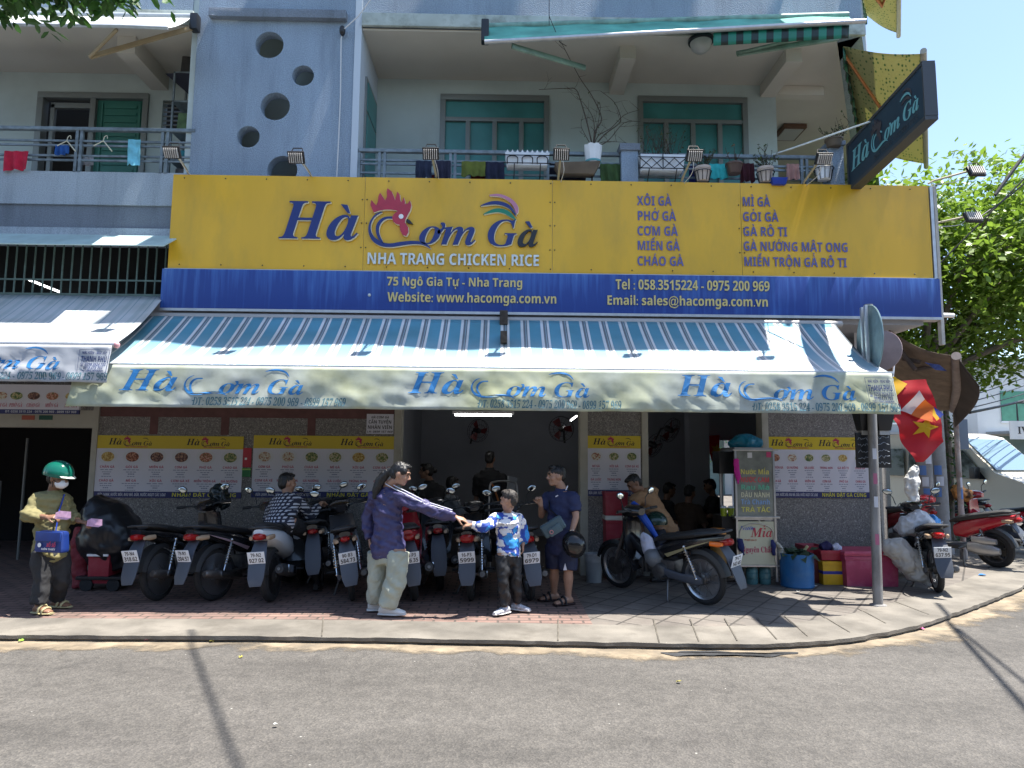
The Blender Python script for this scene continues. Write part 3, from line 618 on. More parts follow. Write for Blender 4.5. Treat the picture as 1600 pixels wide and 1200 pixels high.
# emblem letters stand 3 cm proud
cu, cv = 420+800/3.636, 270+300/3.636; ox, oy = S2(cu, cv); kk = (S2(cu+100, cv)[0]-ox)/363.6
E1 = emblem(fS, kk, ox, oy, .03)
for c, m, nm in (('ink', M_INK, 'blue_letters'), ('comb', M_RED, 'rooster_comb'), ('black', M_KOH, 'black_letter'), ('pink', M_PINK, 'tail_feather'), ('green', M_GRN, 'tail_feather'), ('white', M_WHT, 'rooster_eye')):
    E1[c].build(nm, m, SG, smooth=0)
E2 = emblem(sticks(fS, -.001), kk*1.0, ox+.008, oy-.008, .026)     # pale acrylic rim behind each letter
for c in ('ink', 'comb', 'green', 'pink'): E2[c].build('letter_rim', M_EDGE, SG, smooth=0)
g = MB(); a = S2(573, 413); b = S2(843, 413); put_text(g, 'NHA TRANG CHICKEN RICE', fS, a[0], a[1], S2(600, 394)[1]-S2(600, 411)[1], 'sb', width=b[0]-a[0], depth=.02); g.build('white_letters', M_SILV, SG, smooth=0)
def line(g, s, u0, u1, vb, vt, st='sb', depth=.012, f=fS, tr=0.):
    a, b = S2(u0, vb), S2(u1, vb); put_text(g, s, f, a[0], a[1], S2(u0, vt)[1]-a[1], st, width=b[0]-a[0], depth=depth, track=tr)
for s, u0, u1, vb in [(t, 995, u, v) for t, u, v in (('XÔI GÀ', 1049, 321), ('PHỞ GÀ', 1056, 344.5), ('CƠM GÀ', 1059, 368), ('MIẾN GÀ', 1062, 391), ('CHÁO GÀ', 1068, 415))] + [(t, 1159+(v-322)*.025, u, v) for t, u, v in (('MÌ GÀ', 1203, 322.5), ('GỎI GÀ', 1216, 346), ('GÀ RÔ TI', 1230, 369), ('GÀ NƯỚNG MẬT ONG', 1325, 392), ('MIẾN TRỘN GÀ RÔ TI', 1323, 416))]:
    g = MB(); line(g, s, u0, u1, vb, vb-14, depth=.003); g.build('dish_name', M_LILAC, SG, smooth=0)
for s, u0, u1, vb, vt in (('75 Ngô Gia Tự - Nha Trang', 605, 817, 447, 434), ('Website: www.hacomga.com.vn', 606, 870, 472, 458), ('Tel : 058.3515224 - 0975 200 969', 961, 1201, 453, 438), ('Email: sales@hacomga.com.vn', 947, 1199, 477, 463)):
    g = MB(); line(g, s, u0, u1, vb, vt, f=fB); g.build('address_line', M_GOLD, SG, smooth=0)
MB().ell((*S2(578, 462)[:1], YS-.035, S2(578, 462)[1]), .02).build('rivet', M_SILV, SG)

# ---- dark blade sign on the corner
X0 = 4.46
BS = thing('projecting_sign', 'dark navy blade sign jutting out from the building corner', 'signboard', (X0, 7.6, 5.4))
ya, yb = 8.52, 6.62; zb, zt = 5.22, 5.82
XI = X0
pA, pB = A(1327, 290, ya), A(1327, 227, ya); pC, pD = A(1447, 190, yb), A(1447, 100, yb)
zb, zt = (pA.z+pC.z)/2, (pB.z+pD.z)/2; xa, xb = pA.x, pC.x
dv = V((xb-xa, yb-ya, 0)); L_ = dv.length; dv.normalize(); nv = V((dv.y, -dv.x, 0))      # outward normal of the street-left face
if nv.x > 0: nv = -nv
def bs(t, z, h): p = V((xa, ya, 0))+dv*t+nv*h; return V((p.x, p.y, z))
def slabp(t0, t1, z0, z1, h0, h1): return MB().loft([[bs(t0, z0, h0), bs(t0, z0, h1), bs(t0, z1, h1), bs(t0, z1, h0)], [bs(t1, z0, h0), bs(t1, z0, h1), bs(t1, z1, h1), bs(t1, z1, h0)]])
bd = slabp(0, L_, zb, zt, -.11, 0).build('sign_box', mat('navy_sign_face', (.022, .045, .068), .5, var=.15, vs=3), BS, bevel=.006)
g = slabp(-.01, L_+.01, zb-.03, zb+.015, -.118, .012); 
for a_ in (slabp(-.01, L_+.01, zt-.015, zt+.02, -.118, .012), slabp(L_-.012, L_+.014, zb+.015, zt-.015, -.118, .012), slabp(-.014, .012, zb+.015, zt-.015, -.118, .012)): g.add(a_.v, a_.f)
g.build('sign_frame', mat('dark_sign_frame', (.07, .075, .08), .5, .3), BS)
MB().add(*[(x.v, x.f) for x in [slabp(-.25, .02, zb+.2, zb+.26, -.14, -.08)]][0]).add(*[(x.v, x.f) for x in [slabp(-.25, .02, zt-.2, zt-.14, -.14, -.08)]][0]).build('bracket', M_FRAME, BS)
M_TEALL = mat('pale_teal_letters', (.16, .40, .43), .5); M_DIM = mat('faded_dark_letters', (.05, .06, .07), .6)
k2 = (L_*.90)/1480; E3 = emblem(lambda x, y, h: bs(x, y, h+.004), k2, L_*.5+.0, zb+(zt-zb)*.5, .006)
for c in ('ink', 'black'): E3[c].build('teal_letters', M_TEALL, BS, smooth=0)
for c in ('comb', 'pink', 'green'): E3[c].build('faded_emblem', mat('faded_red_film', (.06, .05, .055), .6), BS, smooth=0)
g = MB(); put_text(g, 'NHA TRANG CHICKEN RICE', lambda x, y, h: bs(x, y, h+.004), L_*.38, zb+.06, .06, 'ss', width=L_*.55, depth=.003); g.build('faded_lettering', M_DIM, BS, smooth=0)
st = bs(.75, zt, -.1); e_ = A(1190, 248, 8.7)
MB().tube([st, e_], .012, 6).build('stay_rod', M_SILV, BS)

# ---------------------------------------------------------------- awnings
def stripes(name, base, cols, per, trans=.12, axis=0, gloss=.4, sun_glare=0):
    """woven stripes running down the cloth, from a repeating colour ramp over x"""
    m = mat(name, base, gloss, spec=.7); n, l, b = nodes(m); tc = n.new('ShaderNodeTexCoord'); sx = n.new('ShaderNodeSeparateXYZ'); l.new(tc.outputs['UV'], sx.inputs[0])
    d = n.new('ShaderNodeMath'); d.operation = 'MULTIPLY'; d.inputs[1].default_value = 1/per; l.new(sx.outputs[axis], d.inputs[0])
    fr = n.new('ShaderNodeMath'); fr.operation = 'FRACT'; l.new(d.outputs[0], fr.inputs[0]); r = ramp(n, cols, True); l.new(fr.outputs[0], r.inputs[0])
    t = n.new('ShaderNodeTexNoise'); t.inputs['Scale'].default_value = 2.2; t.inputs['Detail'].default_value = 8; l.new(tc.outputs['Object'], t.inputs['Vector'])
    rr = ramp(n, [(.35, (1.0, 1.0, 1.0)), (.7, (.78, .78, .74))]); l.new(t.outputs['Fac'], rr.inputs[0])
    mx = n.new('ShaderNodeMixRGB'); mx.blend_type = 'MULTIPLY'; mx.inputs[0].default_value = 1; l.new(r.outputs[0], mx.inputs[1]); l.new(rr.outputs[0], mx.inputs[2])
    if sun_glare:  # glare of sunlit cloth painted in: stripes whiten towards the front edge
        mb_ = n.new('ShaderNodeMapRange'); mb_.inputs[1].default_value = sun_glare; mb_.inputs[2].default_value = .05; mb_.inputs[3].default_value = 0; mb_.inputs[4].default_value = .5; l.new(sx.outputs[1], mb_.inputs[0]); bl = n.new('ShaderNodeMixRGB'); bl.inputs[2].default_value = (.72, .74, .75, 1); l.new(mb_.outputs[0], bl.inputs[0]); l.new(mx.outputs[0], bl.inputs[1]); mx = bl
    l.new(mx.outputs[0], b.inputs['Base Color'])
    tr = n.new('ShaderNodeBsdfTranslucent'); l.new(mx.outputs[0], tr.inputs[0]); ms = n.new('ShaderNodeMixShader'); ms.inputs[0].default_value = trans
    l.new(b.outputs[0], ms.inputs[1]); l.new(tr.outputs[0], ms.inputs[2]); l.new(ms.outputs[0], n['Material Output'].inputs[0]); return m
def cloth(name, fn, nu, nv, m, parent, uv=None, solid=.004):
    me_o = MB().grid(fn, nu, nv).build(name, m, parent, smooth=80, solid=0, fixn=False); me = me_o.data
    uvl = me.uv_layers.new(name='UVMap'); W = uv or (1, 1)
    for lp in me.loops:
        k = lp.vertex_index; i, j = k % (nu+1), k//(nu+1); uvl.data[lp.index].uv = (i/nu*W[0], j/nv*W[1])
    md = me_o.modifiers.new('thickness', 'SOLIDIFY'); md.thickness = solid; md.offset = 0
    return me_o
WB = (.60, .62, .63); 
CA = [(0, (.05, .24, .36)), (.42, (.62, .64, .66)), (.5, (.10, .14, .17)), (.545, (.3, .4, .48)), (.56, (.10, .14, .17)), (.60, (.62, .64, .66)), (.63, (.2, .24, .27)), (.78, (.55, .58, .6)), (.86, (.05, .24, .36))]
M_AWN = stripes('blue_striped_awning_cloth', (.6, .65, .7), [(0, (.10, .33, .45)), (.36, (.78, .79, .8)), (.50, (.16, .19, .22)), (.60, (.36, .52, .6)), (.63, (.16, .19, .22)), (.69, (.8, .8, .8)), (.80, (.10, .33, .45))], .245, sun_glare=1.0)
YA, ZA = 7.25, 2.68; YR, ZR = 8.4, A(800, 500, 8.4).z
AX0, AX1 = -4.5, A(1390, 583, YA).x
AW = thing('awning', 'blue and white striped roller awning with long pale valance over the shopfront', 'awning', (0, YR, ZR))
def awf(u, v):
    x = AX0+(AX1-AX0)*u; sag = .07*math.sin(math.pi*v)*(1+.3*noise.noise(V((x*.8, v*2, 0))))
    return (x+.10*(1-v)*(u-.5)*-1*0, YA+(YR-YA)*v, ZA+(ZR-ZA)*v-sag+.012*math.sin(x*4.2)*math.sin(math.pi*v))
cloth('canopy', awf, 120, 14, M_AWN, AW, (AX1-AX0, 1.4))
MB().cyl((AX0, YR+.04, ZR+.0), (AX1+.1, YR+.04, ZR+.0), .05, 16).build('roller_tube', mat('dull_grey_tube', (.4, .38, .36), .5, .3), AW)
MB().box(AX0-.02, YA-.03, ZA-.035, AX1+.03, YA+.03, ZA+.008).build('front_bar', M_ALU, AW, bevel=.008)
def valm():
    m = mat('weathered_valance_cloth', (.5, .53, .44), .8, trans=.28); n, l, b = nodes(m); tc = n.new('ShaderNodeTexCoord')
    t = n.new('ShaderNodeTexNoise'); t.inputs['Scale'].default_value = 1.1; t.inputs['Detail'].default_value = 6; l.new(tc.outputs['Object'], t.inputs['Vector'])
    r = ramp(n, [(.35, (.5, .54, .52)), (.5, (.56, .6, .5)), (.68, (.58, .6, .36))]); l.new(t.outputs['Fac'], r.inputs[0])
    t2 = n.new('ShaderNodeTexNoise'); t2.inputs['Scale'].default_value = 6; t2.inputs['Detail'].default_value = 8; l.new(tc.outputs['Object'], t2.inputs['Vector'])
    r2 = ramp(n, [(.4, (1, 1, 1)), (.75, (.72, .72, .66))]); l.new(t2.outputs['Fac'], r2.inputs[0])
    mx = n.new('ShaderNodeMixRGB'); mx.blend_type = 'MULTIPLY'; mx.inputs[0].default_value = 1; l.new(r.outputs[0], mx.inputs[1]); l.new(r2.outputs[0], mx.inputs[2]); l.new(mx.outputs[0], b.inputs['Base Color'])
    for x in n:
        if x.type == 'BSDF_TRANSLUCENT': l.new(mx.outputs[0], x.inputs[0])
    return m
M_VAL = valm(); M_VALG = mat('grey_valance_cloth', (.5, .52, .55), .8, var=.1, vs=3, trans=.25); M_VBLUE = mat('blue_valance_print', (.02, .17, .42), .7, var=.25, vs=4); M_VTXT = mat('slate_blue_print', (.06, .16, .2), .8)
VZ0 = A(800, 642, YA).z-.002
def crinkle(x, s, seed, amp):
    q = amp*(.55*noise.noise(V((x*2.3+s*1.4, s*1.1, seed)))+.45*abs(noise.noise(V((x*4.6-s*2.0, s*2.2, seed+5))))+.16*noise.noise(V((x*11, s*5, seed))))
    return q*(.25+s)
def val_pt(x, s, x0, x1, zt, zb, Y, seed, amp, flare=0.):
    s = min(max(s, -.02), 1.05); X = x+flare*s*(1 if x > (x0+x1)/2 else -1)*abs(2*(x-x0)/(x1-x0)-1)
    return V((X, Y-.012-crinkle(x, s, seed, amp)-.05*s, zt+(zb-zt)*s+.006*noise.noise(V((x*3, 0, seed)))*s))
def valance(parent, x0, x1, zt, zb, Y, m, seed, amp, logos, phones, label, seen=None, flare=0.):
    vp = lambda x, s: val_pt(x, s, x0, x1, zt, zb, Y, seed, amp, flare)
    vo = cloth('valance', lambda u, v: vp(x0+(x1-x0)*u, v), int((x1-x0)*22), 12, m, parent, (x1-x0, 1))
    def f(x, y, h):
        p = vp(x, (zt-y)/(zt-zb)); return (p.x, p.y-.006-h, p.z)
    k = (zt-zb)
    for cx in logos:
        E = emblem(f, k*1.27/545*1.0, cx, zt-k*.40, 0, 'arc', 1.25)
        gg = MB(); gg.add(E['ink'].v, E['ink'].f); gg.build('shop_name', M_VBLUE, vo, smooth=0)
    for cx, w_ in phones:
        gg = MB(); put_text(gg, 'ĐT: 0258 3515 224 - 0975 200 969 - 0899 157 969', f, cx, zb+k*.06, k*.19, 'bi', width=w_); gg.build('phone_lettering', M_VTXT, vo, smooth=0)
    if label:
        a, b_ = label; gg = MB(); t_, w_ = zt-k*.12, b_-a
        for q0, q1, q2, q3 in ((a, t_-.004, b_, t_), (a, t_-k*.62, b_, t_-k*.62+.004), (a, t_-k*.62, a+.004, t_), (b_-.004, t_-k*.62, b_, t_)):
            gg.add([f(q0, q1, .001), f(q2, q1, .001), f(q2, q3, .001), f(q0, q3, .001)], [(0,1,2,3)])
        put_text(gg, 'THANH PHÚ', f, a+.02, t_-k*.33, k*.15, 'sb', width=w_-.04)
        put_text(gg, 'MÁI HIÊN - MÁI XẾP', f, a+.03, t_-k*.12, k*.07, 'sb', width=w_-.06)
        put_text(gg, '☎ 0258.3524.733', f, a+.02, t_-k*.44, k*.08, 'sb', width=w_-.04); put_text(gg, '0918.473.703', f, a+.06, t_-k*.535, k*.08, 'sb', width=w_-.1); put_text(gg, 'THI CÔNG NHANH', f, a+.03, t_-k*.60, k*.05, 'sb', width=w_-.06)
        gg.build('maker_mark', mat('navy_print', (.02, .045, .16), .7), vo, smooth=0)
    return vo
VA = lambda u: A(u, 610, YA).x
valance(AW, AX0+.02, AX1+.0, ZA-.01, VZ0, YA-.02, M_VAL, 2.0, .06, [VA(338), VA(780), VA(1192)], [(VA(312), VA(545)-VA(312)), (VA(748), VA(966)-VA(748)), (VA(1168), VA(1393)-VA(1168))], (VA(1347), VA(1390)), flare=.05)
# folding arms under the cloth
def arm(g, p, e, q, r=.022): g.tube([p, e], r, 8); g.tube([e, q], r*.85, 8); g.ell(e, r*1.5); g.ell(p, r*1.7)
for xa_ in (AX0+.5, .3, AX1-.45):
    g = MB(); arm(g, (xa_, YR, ZR-.14), (xa_+.3, YR-.62, ZR-.72), (xa_+.1, YA+.05, ZA-.05)); g.build('folding_arm', M_ALU, AW)
x_ = A(787, 520, 8.1).x; g = MB().box(x_-.05, YR-.12, ZR-.08, x_+.05, YR+.1, ZR+.1); g.box(x_-.04, 7.85, A(787, 520, 8.1).z-.16, x_+.04, YR-.05, A(787, 520, 8.1).z-.02); g.build('gearbox', mat('rusty_bracket', (.06, .045, .035), .7, .3, var=.4, vs=20), AW, bevel=.01)
# bare soffit strip above the roller
MB().box(sx0+.05, YR+.12, ZR+.02, sx1-.1, YW+.1, sz0-.03).build('soffit_box', M_GREYW, B)

# left neighbour awning with grey valance
M_AWN2 = stripes('white_striped_awning_cloth', (.6, .65, .7), [(0, (.5, .56, .58)), (.3, (.62, .64, .66)), (.5, (.3, .42, .46)), (.56, (.62, .64, .66))], .2)
LA = thing('awning', 'white awning with crinkled grey valance over the dark left doorway', 'awning', (-6, 8.5, 3.6))
LX1, LZ, LY = A(178, 541, 7.2).x, A(90, 538, 7.2).z, 7.2; LZR = A(120, 462, 8.5).z; lx1b = A(256, 466, 8.5).x
cloth('canopy', lambda u, v: (-9+(LX1+(lx1b-LX1)*v+9)*u, LY+1.3*v, LZ+(LZR-LZ)*v-.06*math.sin(math.pi*v)), 60, 12, M_AWN2, LA, (5, 1.5))
MB().cyl((-9, LY, LZ), (LX1+.02, LY, LZ), .026, 12).build('front_bar', M_ALU, LA); MB().ell((LX1+.03, LY, LZ), (.03, .035, .035)).build('end_cap', mat('pink_plastic_cap', (.6, .3, .32), .5), LA)
LZ0 = A(90, 598, LY).z
LV = lambda u: A(u, 570, LY).x
valance(LA, -9, LX1-.005, LZ-.01, LZ0, LY-.02, M_VALG, 9.0, .09, [LV(-28)], [(LV(-62), LV(176)-LV(-62))], (LV(127), LV(174)), flare=.0)
g = MB(); arm(g, (LX1-.35, 8.4, LZR-.2), (LX1-.25, 7.85, LZ-.1), (LX1-.4, LY+.02, LZ-.03)); g.build('folding_arm', mat('rust_brown_arm', (.15, .08, .055), .6, .2, var=.3, vs=9), LA)
# narrow sloping sunshade and barred opening above it
x0, z0, x1, z1 = rect(-300, 375, 266, 387, 8.3)
SS = MB().grid(lambda u, v: (-9+(x1+9)*u, 8.15+.42*v, z0+(z1-z0+.16)*v), 30, 4).build('sunshade', mat('pale_green_sheet', (.42, .55, .54), .5, var=.12, vs=3, dirt=(.2, .26, .25), ds=2, damt=.5), None, solid=.012)
tag(SS, 'narrow pale green metal sunshade above the barred opening', 'sunshade')
x0, z0, x1, z1 = rect(-300, 388, 264, 460, 8.6)
WG = thing('window_grille', 'dark green barred grille of a long opening above the left awning', 'grille', (-6, 8.6, z0)); M_GRB = mat('green_grey_bars', (.10, .15, .13), .5, .2, var=.2, vs=9)
g = MB()
x = x1-.04
while x > -8.5: g.cyl((x, 8.58, z0), (x, 8.58, z1+.1), .012, 6); x -= .118
g.build('bars', M_GRB, WG)
g = MB().box(-9, 8.56, z0-.04, x1, 8.6, z0+.02).box(-9, 8.57, z0+(z1-z0)*.31, x1, 8.59, z0+(z1-z0)*.31+.02); g.build('grille_frame', M_GRB, WG)
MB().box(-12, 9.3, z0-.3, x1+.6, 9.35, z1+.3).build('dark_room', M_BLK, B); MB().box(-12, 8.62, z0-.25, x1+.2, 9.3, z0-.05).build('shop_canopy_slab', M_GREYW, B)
a, b = A(45, 437, 8.9), A(93, 456, 8.9); tag(MB().tube([a, b], .014, 8).build('tube_light', mat('lit_tube', (1, 1, 1), .5, emit=2.0)), 'slanting lit white tube lamp behind the barred opening', 'lamp')

# upper balcony awnings
M_GAW = stripes('green_striped_awning_cloth', (.3, .6, .5), [(0, (.02, .3, .21)), (.5, (.012, .035, .03)), (.98, (.02, .3, .21))], .2, .35, 0)
M_GAT = mat('sea_green_cloth', (.16, .5, .42), .8, var=.25, vs=3, trans=.3)
UA = thing('awning', 'sea-green balcony awning tilted up to the right above the two windows', 'awning', (2.1, 8.55, 7.4))
pa, pb = A(757, 66, 7.8), A(1352, 33, 7.8); ra, rb = A(757, 42, 8.56), A(1325, 24, 8.56)
ra.z = min(ra.z, 7.62)
cloth('canopy', lambda u, v: (pa.lerp(pb, u)).lerp(ra.lerp(rb, u), v)+V((0, 0, -.05*math.sin(math.pi*v)+.012*math.sin(u*30)*v)), 60, 8, M_GAT, UA, (4.8, 1))
MB().tube([pa, pb], .028, 10).build('front_bar', M_ALU, UA); MB().tube([ra, rb], .045, 12).build('roller_tube', mat('mossy_tube', (.2, .34, .29), .6, var=.4, vs=6), UA)
cloth('valance', lambda u, v: pa.lerp(pb, .6+.36*u)+V((0, .03+.02*v, -.02-.16*v)), 30, 3, M_GAW, UA, (1.8, .2))
M_GARM = mat('green_grey_arm', (.16, .24, .19), .5, .3, var=.3, vs=6)
MB().tube([A(800, 72, 7.85), A(914, 106, 8.25)], .04, 8, sq=.6).build('folding_arm', M_GARM, UA)
MB().tube([A(1152, 84, 8.2), A(1308, 60, 8.5)], .04, 8, sq=.6).build('folding_arm', M_GARM, UA); MB().tube([A(1310, 46, 8.5), A(1155, 82, 8.1)], .02, 8).build('folding_arm', M_GARM, UA)
MB().obox(A(758, 50, 8.3), (.1, .12, .3)).build('end_bracket', M_KOH, UA, bevel=.02)
# the awning of the storey above, out of the picture; its shadow lies on the shop awning
UA2 = thing('awning', 'sea-green awning of the storey above the balcony', 'awning', (2, 8.55, 10.5))
cloth('canopy', lambda u, v: V((-2.6+7.2*u, 7.72+.85*v+.05*math.sin(u*19), 9.9+.6*v)), 60, 4, M_GAT, UA2, (6, 1))
ULA = thing('awning', 'white upper-left awning on folded wooden-brown arms', 'awning', (-6, 8.55, 7.4))
qa, qb = A(-160, 36, 7.8), A(262, 44, 7.8); wa, wb = A(-160, 20, 8.56), A(300, 27, 8.56)
cloth('canopy', lambda u, v: qa.lerp(qb, u).lerp(wa.lerp(wb, u), v)+V((0, 0, -.03*math.sin(math.pi*v))), 30, 6, mat('white_awning_cloth', (.68, .7, .7), .8, trans=.25, var=.05, vs=3), ULA)
MB().tube([qa, A(190, 41, 7.8), qb], .022, 8).build('front_bar', M_ALU, ULA); MB().tube([wa, wb], .045, 12).build('roller_tube', mat('pale_tube', (.42, .45, .47), .5, .2), ULA)
M_BARM = mat('brown_arm_paint', (.26, .19, .10), .55, .1, var=.15, vs=6)
MB().tube([A(305, 42, 8.5), A(140, 89, 8.05)], .035, 8, sq=.6).build('folding_arm', M_BARM, ULA); MB().tube([A(140, 89, 8.05), A(183, 46, 7.83)], .028, 8, sq=.6).build('folding_arm', M_BARM, ULA)
MB().obox(A(305, 36, 8.5), (.1, .12, .22)).build('end_bracket', M_KOH, ULA, bevel=.02)
# side-street awnings with a leaf print
def leafprint():
    m = mat('tan_leaf_print_cloth', (.42, .41, .21), .8, trans=.4); n, l, b = nodes(m); tc = n.new('ShaderNodeTexCoord')
    mp = n.new('ShaderNodeMapping'); mp.inputs['Scale'].default_value = (13, 22, 1); l.new(tc.outputs['UV'], mp.inputs[0])
    v = n.new('ShaderNodeTexVoronoi'); v.inputs['Scale'].default_value = 1.; v.inputs['Randomness'].default_value = .45; l.new(mp.outputs[0], v.inputs['Vector'])
    r = ramp(n, [(.2, (.10, .19, .08)), (.34, (.42, .41, .21))]); l.new(v.outputs['Distance'], r.inputs[0]); l.new(r.outputs[0], b.inputs['Base Color'])
    for x in n:
        if x.type == 'BSDF_TRANSLUCENT': l.new(r.outputs[0], x.inputs[0])
    return m
M_LEAFP = leafprint(); M_ORARM = mat('orange_wood_arm', (.42, .16, .05), .55, var=.15, vs=8); M_GSC = stripes('green_scallop', (.1, .3, .2), [(0, (.02, .16, .1)), (.5, (.012, .03, .025))], .16, .2, 0)
def side_awning(lab, n0, f0, n1, f1, bar):
    t = thing('awning', lab, 'awning', n0)
    cloth('canopy', lambda u, v: n0.lerp(f0, u).lerp(n1.lerp(f1, u), v)+V((0, 0, -.05*math.sin(math.pi*v))), 24, 10, M_LEAFP, t, (f0-n0).length and (2.2, 1))
    MB().tube([n1+(n1-f1)*.02, f1+(f1-n1)*.04], bar, 10).build('front_bar', M_BEIGE, t)
    m1 = n1.lerp(f1, .93); e = n0.lerp(f0, .55).lerp(n1.lerp(f1, .55), .62)+V((0, 0, -.12))
    g = MB().tube([n0.lerp(f0, .06), n0.lerp(f0, .62).lerp(n1.lerp(f1, .62), .55)-V((0,0,.1))], .04, 8, sq=.5).tube([n0.lerp(f0, .62).lerp(n1.lerp(f1, .62), .55)-V((0,0,.1)), n1.lerp(f1, .2)], .03, 8, sq=.5); g.build('folding_arm', M_ORARM, t)
    cloth('valance', lambda u, v: n0.lerp(f0, u)+V((.03*math.sin(u*60), 0, -.02-.16*v)), 60, 2, M_GSC, t, ((f0-n0).length, .16)); return t
n0 = A(1317, 72, 8.6); f0 = AZ(1347, 228, n0.z); n1 = A(1443, 84, 8.3); f1 = AZ(1447, 256, n1.z)
side_awning('tan leaf-print side awning with orange arms behind the blade sign', n0, f0, n1, f1, .04)
n0 = A(1330, -60, 8.6); f0 = AZ(1352, 22, n0.z); n1 = A(1405, -90, 8.3); f1 = AZ(1404, 52, n1.z)
side_awning('grey-green leaf-print awning at the top right roof edge', n0, f0, n1, f1, .035)
# ---------------------------------------------------------------- balcony railings
def railing(lab, xs, zt, zb, bars, posts, Y):
    t = thing('balcony_railing', lab, 'railing', ((xs[0]+xs[1])/2, Y, zb))
    MB().box(xs[0], Y-.03, zt-.045, xs[1], Y+.03, zt).build('handrail', M_STEELP, t, bevel=.008)
    for z in bars: MB().box(xs[0], Y-.012, z-.012, xs[1], Y+.012, z+.012).build('bar', M_STEELP, t)
    for x in posts: MB().box(x-.018, Y-.02, zb, x+.018, Y+.02, zt-.045).build('post', M_STEELP, t)
rz = lambda v, u=700, Y=8.62: A(u, v, Y).z
rx = lambda u, v=260, Y=8.62: A(u, v, Y).x
railing('grey steel balcony railing in front of the two teal windows', (-1.89, rx(1292)), rz(235), 4.9, [rz(252), rz(258), rz(272)], [rx(u) for u in (561, 593, 601, 704, 711, 856, 1066, 1252, 1260)], 8.62)
railing('grey steel railing of the left balcony with laundry', (-9, rx(303)), rz(200, 150), 5.36, [rz(v, 150) for v in (221, 228, 244, 251)], [rx(u) for u in (-40, -32, 118, 125, 252, 260)], 8.62)
x0, z0, x1, z1 = rect(970, 238, 996, 290, 8.55); P_ = MB().box(x0, 8.5, 4.9, x1, 8.68, z1).build('railing_pillar', M_STB, B, bevel=.006); MB().box(x0-.025, 8.47, z1, x1+.025, 8.71, z1+.09).build('cap', M_STD, P_, bevel=.006)
x0, z0, x1, z1 = rect(1294, 230, 1316, 290, 8.55); P_ = MB().box(x0, 8.5, 4.9, x1, 8.72, z1).build('railing_pillar', M_STB, B, bevel=.006); MB().box(x0-.02, 8.47, z1, x1+.02, 8.75, z1+.06).build('cap', M_STD, P_, bevel=.006)
# ---------------------------------------------------------------- floodlights on the sign's top edge
M_LBLK = mat('black_lamp_housing', (.02, .02, .022), .4, .3); M_FIN = mat('cast_aluminium_fins', (.62, .6, .58), .45, .4); M_LARM = mat('pale_lamp_arm', (.42, .38, .27), .5, .2); M_GLASSL = mat('lamp_glass', (.3, .3, .28), .1); M_WIRE = mat('white_cable', (.6, .6, .6), .5); M_BWIRE = mat('black_cable', (.012, .012, .013), .5)
def flood(lab, ub, vb, ul, vl, Yl=7.62, Yb=YS+.05, s=1., grp='floodlights along the sign top', tilt=35):
    b_, l_ = A(ub, vb, Yb), A(ul, vl, Yl); t = thing('floodlight', lab, 'floodlight', b_, group=grp)
    MB().tube([b_, b_.lerp(l_, .12)+V((0, 0, .02)), l_+V((0, .03, .04))], .014, 8).build('arm', M_LARM, t)
    q = Quaternion((1, 0, 0), R(tilt))
    h = MB().obox(l_, (.19*s, .035, .14*s), q).build('housing', M_LBLK, t, bevel=.008)
    g = MB()
    for k in range(7): g.obox(l_+q@V(((k-3)*.024*s, -.03, .0)), (.007, .03, .11*s), q)
    g.build('cooling_fins', M_FIN, h); MB().obox(l_+q@V((0, .02, 0)), (.16*s, .006, .11*s), q).build('lens', M_GLASSL, h)
    g = MB(); g.tube([l_+V((-.07*s, .02, .07)), l_+V((-.05*s, .04, .13)), l_+V((.05*s, .04, .13)), l_+V((.07*s, .02, .07))], .007, 6); g.build('yoke', M_LBLK, h)
    g = MB(); g.tube(smooth_loop([tuple(l_+V((0, .05, .08))), tuple(l_.lerp(b_, .4)+V((.05, 0, -.05))), tuple(b_+V((.04, 0, -.02))), tuple(b_+V((.16, .03, -.03)))], 5, False), .005, 5); g.build('cable', M_WIRE, t)
flood('floodlight at the left end of the yellow sign', 294, 271, 269, 238)
flood('floodlight in front of the lowest round wall opening', 486, 275, 463, 246)
flood('floodlight beside the navy trousers on the railing', 682, 279, 673, 240)
flood('floodlight between the white flower box and the wrapped pot', 872, 284, 877, 241)
flood('floodlight above the ornate white planter right of the railing pillar', 1064, 286, 1085, 243)
flood('floodlight nearest the dark blade sign', 1254, 289, 1287, 248)
flood('black side floodlight before the tree, upper of two', 1450, 287, 1525, 268, 8.3, 8.5, 1.1, 'side floodlights over the tree', -25)
flood('black side floodlight before the tree, lower of two', 1456, 352, 1520, 340, 8.3, 8.5, 1.1, 'side floodlights over the tree', -25)
# ---------------------------------------------------------------- laundry
def garment(name, lab, u0, v0, u1, v1, col, Y=8.575, cat='laundry', rag=.03, folds=5, hook=False, grp='laundry on the balconies'):
    x0, z0, x1, z1 = rect(u0, v0, u1, v1, Y); sd = random.random()*20
    m = mat('cloth_'+'_'.join(lab.split()[:4]), col, .9, var=.25, vs=9, trans=.1)
    def f(u, v):
        e = rag*noise.noise(V((u*3+sd, v*2, 0)))
        return (x0+(x1-x0)*(u+e*.5+.12*(v-.5)*noise.noise(V((sd, v*2, 1)))), Y+.025*math.sin(u*folds*3.1+sd+v)*(.3+.7*(1-v))-.03*math.sin(math.pi*v)*0, z0+(z1-z0)*v+(rag*(1-v)*noise.noise(V((u*4, sd, 2))) if v < .9 else 0))
    o = MB().grid(f, 18, 10).build(name, m, None, smooth=80, solid=.006, fixn=False); tag(o, lab, cat, grp); return o
NV = (.02, .028, .06)
